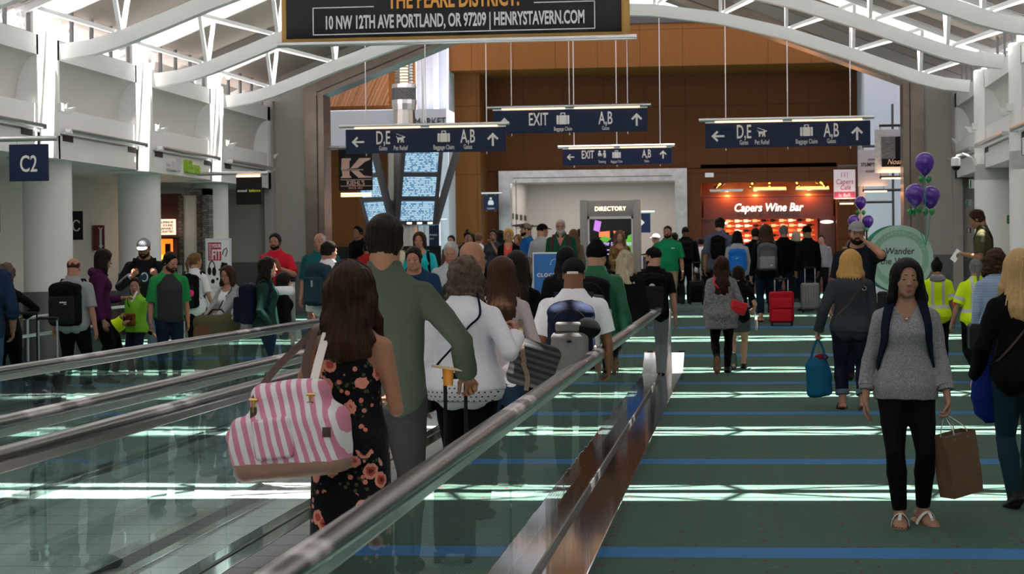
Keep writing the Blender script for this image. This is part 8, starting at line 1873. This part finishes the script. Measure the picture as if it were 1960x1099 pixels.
    wear_top(F, 'polo_shirt', TP, b, v, sleeve=.95, hem=.46, neck='collar', off=.022, sflare=.02); wear_collar(F, TP, b, v); wear_pants(F, KHA, b, v); hair(F, 'ring', 'white', b, v); eyes(F, b)
    F = person('man in white long-sleeved shirt with large slate blue backpack, red clips', 628, 461, 27.2, -18, tone='pink', w=1.12, head=(-.45, 0, 0)); b, v = F.body, F.v
    wear_top(F, 'shirt', WHT, b, v, sleeve=1.93, hem=.45, off=.022, neck='collar'); wear_pants(F, KHA, b, v); hair(F, 'short', 'dark', b, v); SB = K('slate_blue_pack', (0.018, 0.045, 0.065))
    backpack(F, 'large slate blue hiking backpack with red clips on the man in white shirt', SB, K('slate_pack2', (0.024, 0.055, 0.078)), W=.36, H=.56, D=.22, top=.825, off=.030, m3=NAVYC); t, c, pc, Tm, W, H, D = F.pack
    for sg in (-1, 1): sdf_mesh('red_clip', [rbox(c+Tm @ A(sg*.17, -.04, -.17), A(.02, .03, .03), .01, Tm, .01)], .008, K('red_clip', (0.55, 0.01, 0.02)), t)
    pack_mark(F, [[(-.012, 0), (.012, 0), (.012, .09), (-.012, .09)]], LGR, dz=.05)
left()
for c_ in CAST: print('CAST', c_[1:], c_[0][:50])
# ------------------------------------------------------------------ bags and luggage
def duffel():
    F = DRESS; t = held('striped_bag', 'large pink and white striped weekend bag with tan base carried by the dress wearer', 'bag', F)
    PK = stripe_mat('pink_stripe', (0.72, 0.70, 0.72), (0.60, 0.22, 0.32), 0, .046, .5, .28, .05); TANB = mat('tan_base_leather', (0.30, 0.17, 0.12), 0.6, bump=0.15, scale=9)
    c = A(-.190, -.25, .905); M_ = rotz(-.06) @ roty(-.10)
    def post(P, D): return D+.006*wob(P, 3.2, 4)+.003*wob(P, 8, 2)
    sh = [rbox(c+M_ @ A(0, 0, -.07), A(.235, .105, .135), .05, M_, .05), rbox(c+M_ @ A(.02, 0, .06), A(.165, .085, .125), .06, M_, .06), ell(c+M_ @ A(-.2, 0, -.06), A(.05, .10, .09), M_, .04)]
    sdf_mesh('body', sh, .0055, [PK, TANB], t, post, slots=lambda q: ((((q-c) @ M_)[:, 2]+.04*(((q-c) @ M_)[:, 0])) < -.138).astype(int))
    sdf_mesh('front_pocket', [rbox(c+M_ @ A(-.035, -.108, -.035), A(.082, .022, .085), .02, M_, .02)], .005, stripe_mat('pink_stripe_pocket', (0.72, 0.70, 0.72), (0.60, 0.22, 0.32), 0, .040, .5, .25, .03), t, post)
    sdf_mesh('end_tab', [ell(c+M_ @ A(-.245, -.02, -.02), A(.018, .05, .035), M_, .01)], .005, PK, t)
    sg = A(*F.sh['L']); top = F.tf(-.072*F.h, -.02, .822)
    for k, (x0, m, off) in enumerate(((-.11, LEATHER, -.03), (.10, LEATHER, -.02), (.135, STRAPW, .035))):
        a = c+M_ @ A(x0, -.075 if k != 1 else .06, .125); tp = top+A(off, -.012-.004*k, .02); mid = (a+tp)/2+A(-.03 if k < 2 else .0, -.055, -.03)
        pts = spline([a, mid, tp+A(0, -.05, -.03), tp+A(0, .03, .003)], 24); ribbon(pts, [A(.1, -1, .25)]*(len(pts)-4)+[A(0, -.6, .8)]*4, .030 if k < 2 else .034, .006, 'strap', m, t)
        b = MB(); b.tube([Vector(a+A(-.018, -.008, 0)), Vector(a+A(.018, -.008, 0))], .007, 8); b.tube([Vector(a+A(0, -.010, -.005)), Vector(a+A(0, -.012, -.05))], .0075, 8); b.build('buckle', GOLDM, t, smooth=True)
        b = MB(); b.box(tuple(a+A(0, -.012, -.055)), (.028, .012, .055), None, .004); b.build('leather_tab', LEATHER, t)
    b = MB(); b.box(tuple(c+M_ @ A(.195, -.112, -.03)), (.035, .006, .04), None, .002); b.build('leather_label', LEATHER, t)
duffel()
def paper_bag():
    F = ASIAN; hd = F.hd['L']; t = held('paper_bag', 'brown kraft paper bag with string handles in the hand of the woman in patterned blouse', 'bag', F)
    KR = mat('kraft_paper', (0.155, 0.082, 0.040), 0.75, bump=0.12, scale=14, var=0.12); KI = mat('kraft_inside', (0.22, 0.16, 0.11), 0.8); w_, d_, h_ = .110, .062, .365
    M_ = rotz(.62) @ roty(.16); c = hd+A(-.045, -.01, -.115); L = lambda x, y, z: Vector(c+M_ @ A(x, y, z)); b = MB()
    # four creased walls with folded gussets and a bottom
    lv = [(0, 1.0, 1.0, 0.0), (-.14, 1.02, 1.04, .012), (-.27, 1.03, 1.05, .006), (-h_, 1.0, 1.0, 0)]
    rings = []
    for z, sx, sy, g in lv:
        x, y = w_*sx, d_*sy; rings.append([(-x, -y, z), (x, -y, z), (x-g, 0, z), (x, y, z), (-x, y, z), (-x+g, 0, z)])
    vs_ = [L(*p) for r in rings for p in r]; fs_ = [(6*i+k, 6*i+(k+1) % 6, 6*i+6+(k+1) % 6, 6*i+6+k) for i in range(3) for k in range(6)]+[(18, 19, 20, 21, 22, 23)]
    b._add([v[:] for v in vs_], fs_); o = b.build('body', KR, t); so = o.modifiers.new('thickness', 'SOLIDIFY'); so.thickness = .0015
    b = MB(); b.box(tuple(c+M_ @ A(0, -d_-.001, -h_+.03)), (.16, .002, .05), Matrix([list(r) for r in M_])); b.build('bottom_fold', KR, t)
    b = MB(); b.box(tuple(c+M_ @ A(0, 0, -.045)), (.18, .09, .06), Matrix([list(r) for r in M_]), .01); b.build('contents', BLACK, t)
    for y in (-d_, d_):
        b = MB(); b.tube([Vector(p) for p in spline([c+M_ @ A(-.05, y, -.03), c+M_ @ A(-.045, y*.8, .03), hd+A(0, y*.1, -.012), c+M_ @ A(.045, y*.8, .03), c+M_ @ A(.05, y, -.03)], 24)], .0028, 6); b.build('handle', STRAPW, t)
paper_bag()
def tote():
    F = TOTE; hd = F.hd['L']; t = held('tote_bag', 'teal blue tote bag with dark red contents carried by the blonde woman', 'bag', F); TE = K('teal_tote', (0.010, 0.10, 0.19)); c = hd+A(-.0, 0, -.37)
    sdf_mesh('body', [prof(rotz(.15) @ roty(-.06), c, np.array([-.22, -.20, -.05, .10, .19]), np.array([.10, .128, .135, .125, .10]), np.array([.06, .075, .07, .06, .035]), np.zeros(5), .02)], .008, TE, t, lambda P, D: D+.006*wob(P, 5, 2))
    sdf_mesh('contents', [ell(c+A(.03, 0, .185), A(.075, .04, .035), None, .01)], .008, K('dark_red', (0.16, 0.008, 0.02)), t, lambda P, D: D+.006*wob(P, 12))
    for y in (-.035, .035):
        pts = spline([c+A(-.07, y, .17), c+A(-.04, y*.7, .28), hd+A(0, 0, -.005), c+A(.05, y*.7, .28), c+A(.075, y, .17)], 24); ribbon(pts, [A(0, 1, 0)]*len(pts), .022, .005, 'handle', TE, t)
tote()
def striped_bag():
    F = BROWN; t = held('shoulder_bag', 'dark grey striped shoulder bag with tan straps of the woman in mauve top', 'bag', F); c = F.tf(.135*F.h, -.05*F.h, .535)
    sdf_mesh('body', [rbox(c, A(.165, .10, .155), .06, rotz(.25) @ roty(.30), .03)], .007, stripe_mat('grey_stripe', (0.010, 0.010, 0.012), (0.045, 0.045, 0.05), 2, .045, .5, .35), t, lambda P, D: D+.007*wob(P, 4))
    for y, m in ((-.12, K('tan_webbing', (0.16, 0.12, 0.085))), (.08, BLACK)):
        pts = spline([c+A(-.05, y, .02), c+A(-.07, y*1.0, .16), F.tf(.085*F.h, y*.5, .75), F.tf(.075*F.h, 0, .825)], 24); ribbon(pts, [A(.3, -1, .2)]*len(pts), .032, .006, 'strap', m, t)
    pts = spline([c+A(-.06, -.13, .02), c+A(-.03, -.135, -.08), c+A(-.04, -.125, -.17)], 12); ribbon(pts, [A(0, -1, 0)]*len(pts), .032, .006, 'loose_strap', K('tan_webbing', (0, 0, 0)), t)
    F = WHITEJ; t = held('crossbody_bag', 'small black bag on a thin navy strap across the white denim jacket', 'bag', F); sling(F, t, NAVYC, .012, sg=1, off=.038, low=.50); sdf_mesh('body', [rbox(F.tf(-.15*F.h, .02, .46), A(.05, .09, .08), .03, None, .01)], .008, BLACK, t)
    F = BLONDER; t = held('blue_jacket', 'cobalt blue jacket draped over the arm of the blonde woman in black cardigan', 'jacket', F); BL = K('cobalt', (0.008, 0.022, 0.17)); w_ = F.wr['L']
    zs = np.array([-.30, -.24, -.12, 0, .09, .12]); sdf_mesh('drape', [prof(rotz(.1) @ roty(-.12), w_+A(.075, -.02, .02), zs, np.array([.05, .095, .12, .10, .07, .04]), np.array([.02, .035, .05, .055, .05, .03]), np.zeros(6), .02)], .006, BL, t, lambda P, D: D+.010*wob(P, 3.2, 1, (1.4, 1.4, .45))+.004*wob(P, 8))
    sdf_mesh('sleeve', [cone(w_+A(.16, .02, .08), w_+A(.20, 0, -.22), .04, .045, .02)], .007, BL, t, lambda P, D: D+.006*wob(P, 6))
striped_bag()
def roller(label, X, Y, rz, W, H_, D_, m, m2, hm, hh, soft=True, z=None, ribs=0, group='wheeled suitcases'):
    """upright two-wheeled case with pull handle; hh = height of the grip above the floor"""
    t = thing('suitcase', label, 'suitcase', (X, Y, floor_z(Y) if z is None else z), R(rz), group); c = A(0, 0, .05+H_/2)
    sdf_mesh('shell', [rbox(c, A(W/2, D_/2, H_/2), .045, None, .01)], .009, m, t, lambda P, D: D+.003*wob(P, 5) if not ribs else D-.004*np.clip(np.cos(P[..., 0]*ribs), 0, 1))
    if not ribs:
        for zc, hz in ((.62, .17), (.24, .20)): sdf_mesh('front_pocket', [rbox(A(0, -D_/2-.008, .05+H_*zc), A(W*.41, .03, H_*hz), .025, None, .01)], .008, m2, t)
    b = MB()
    for x in (-W*.27, W*.27): b.tube([(x, D_*.35, .05+H_*.9), (x, D_*.35, hh)], .010, 8)
    b.build('pull_rod', hm, t, smooth=True)
    b = MB(); b.tube([(-W*.29, D_*.35, hh-.01), (-W*.25, D_*.35, hh+.008), (W*.25, D_*.35, hh+.008), (W*.29, D_*.35, hh-.01)], .017, 10); b.build('grip', BLACK, t, smooth=True)
    for x in (-W*.4, W*.4):
        b = MB(); b.tube([(x-.015, D_*.35, .04), (x+.015, D_*.35, .04)], .04, 14); b.build('wheel', BLACK, t, smooth=True)
        b = MB(); b.bx(x-.02, x+.02, -D_*.42, -D_*.34, 0.0, .06, .005); b.build('foot', BLACK, t)
    b = MB(); b.tube([(-.06, -.0, .05+H_), (-.05, 0, .05+H_+.025), (.05, 0, .05+H_+.025), (.06, 0, .05+H_)], .010, 8); b.build('top_handle', BLACK, t, smooth=True)
    return t
p = at(1497, 606, Y=34.3); REDC = K('red_nylon', (0.42, 0.008, 0.02), rough=.55); roller('bright red soft wheeled suitcase pulled by the auburn haired woman', p.x, 34.6, 0, .42, .54, .24, REDC, K('red_nylon2', (0.50, 0.012, 0.025), rough=.5), mat('bright_alu', (.8, .8, .82), .25, .9), .80)
p = at(1550, 574, Y=39.3); roller('silver grey ribbed hard suitcase of the man in black cap at the bar', p.x, 39.0, 0, .36, .52, .25, mat('silver_shell', (0.20, 0.195, 0.20), .35, .3), BLACK, ALU, .86, ribs=120)
p = at(1333, 562, Y=45.6); roller('dark suitcase rolling beside the man in black suit', p.x, 45.8, 0, .34, .50, .24, CHAR, BLK, ALU, .95)
p = GREEN.wr['R']; roller('black wheeled suitcase with orange tag pulled by the tall man in sweater', at(864, 745, Y=10.2).x, 10.27, 0, .20, .45, .22, BLK, BLK, BLACK, .955, z=.015)
t = thing('paper_cup', 'orange paper cup and wooden tray held over the black suitcase handle', 'cup', tuple(at(858, 738, Y=9.97))); b = MB(); b.lathe([(.024, 0), (.030, .085), (.028, .085), (.022, .004)], (0, 0, 0), 24); b.build('cup', mat('orange_cup', (.72, .28, .03), .5), t, smooth=True); b = MB(); b.box((0, -.02, .09), (.16, .05, .012), Matrix.Rotation(R(8), 3, 'Y'), .004); b.build('tray', mat('pale_wood', (.62, .45, .28), .6), t)
p = at(45, 650, Y=21.5); roller('black suitcase with tall black handle behind the man in navy shirt', p.x, 21.6, 15, .40, .40, .24, BLK, CHAR, BLACK, 1.02)
p = at(90, 650, Y=21.0); roller('black suitcase with bright metal handle beside the balding man', p.x, 20.9, -10, .42, .34, .26, BLK, CHAR, ALU, .98)
t = thing('duffel_bag', 'navy and black duffel bag lying between the two black suitcases', 'bag', (at(60, 670, Y=20.6).x, 20.4, 0)); sdf_mesh('body', [rbox(A(0, 0, .17), A(.30, .15, .165), .10, None, .02)], .009, NAVYC, t, lambda P, D: D+.008*wob(P, 5)); b = MB(); b.tube([(-.12, -.02, .31), (-.06, -.03, .40), (.06, -.03, .40), (.12, -.02, .31)], .010, 8); b.build('handle', BLACK, t, smooth=True)
t = thing('duffel_bag', 'olive green duffel bag standing by the woman in light grey cardigan', 'bag', (at(412, 640, Y=23.6).x, 23.6, 0)); sdf_mesh('body', [rbox(A(0, 0, .48), A(.26, .14, .46), .11, None, .02), ell(A(.2, -.02, .84), A(.12, .11, .15), None, .05)], .009, OLIV, t, lambda P, D: D+.010*wob(P, 4)); sdf_mesh('end_pocket', [ell(A(-.12, -.13, .72), A(.12, .04, .12), None, .01)], .009, K('brown_patch', (0.10, 0.05, 0.03)), t); b = MB(); b.tube([(-.1, 0, .92), (-.03, 0, 1.0), (.08, 0, 1.0), (.14, 0, .93)], .011, 8); b.build('handle', BLACK, t, smooth=True)
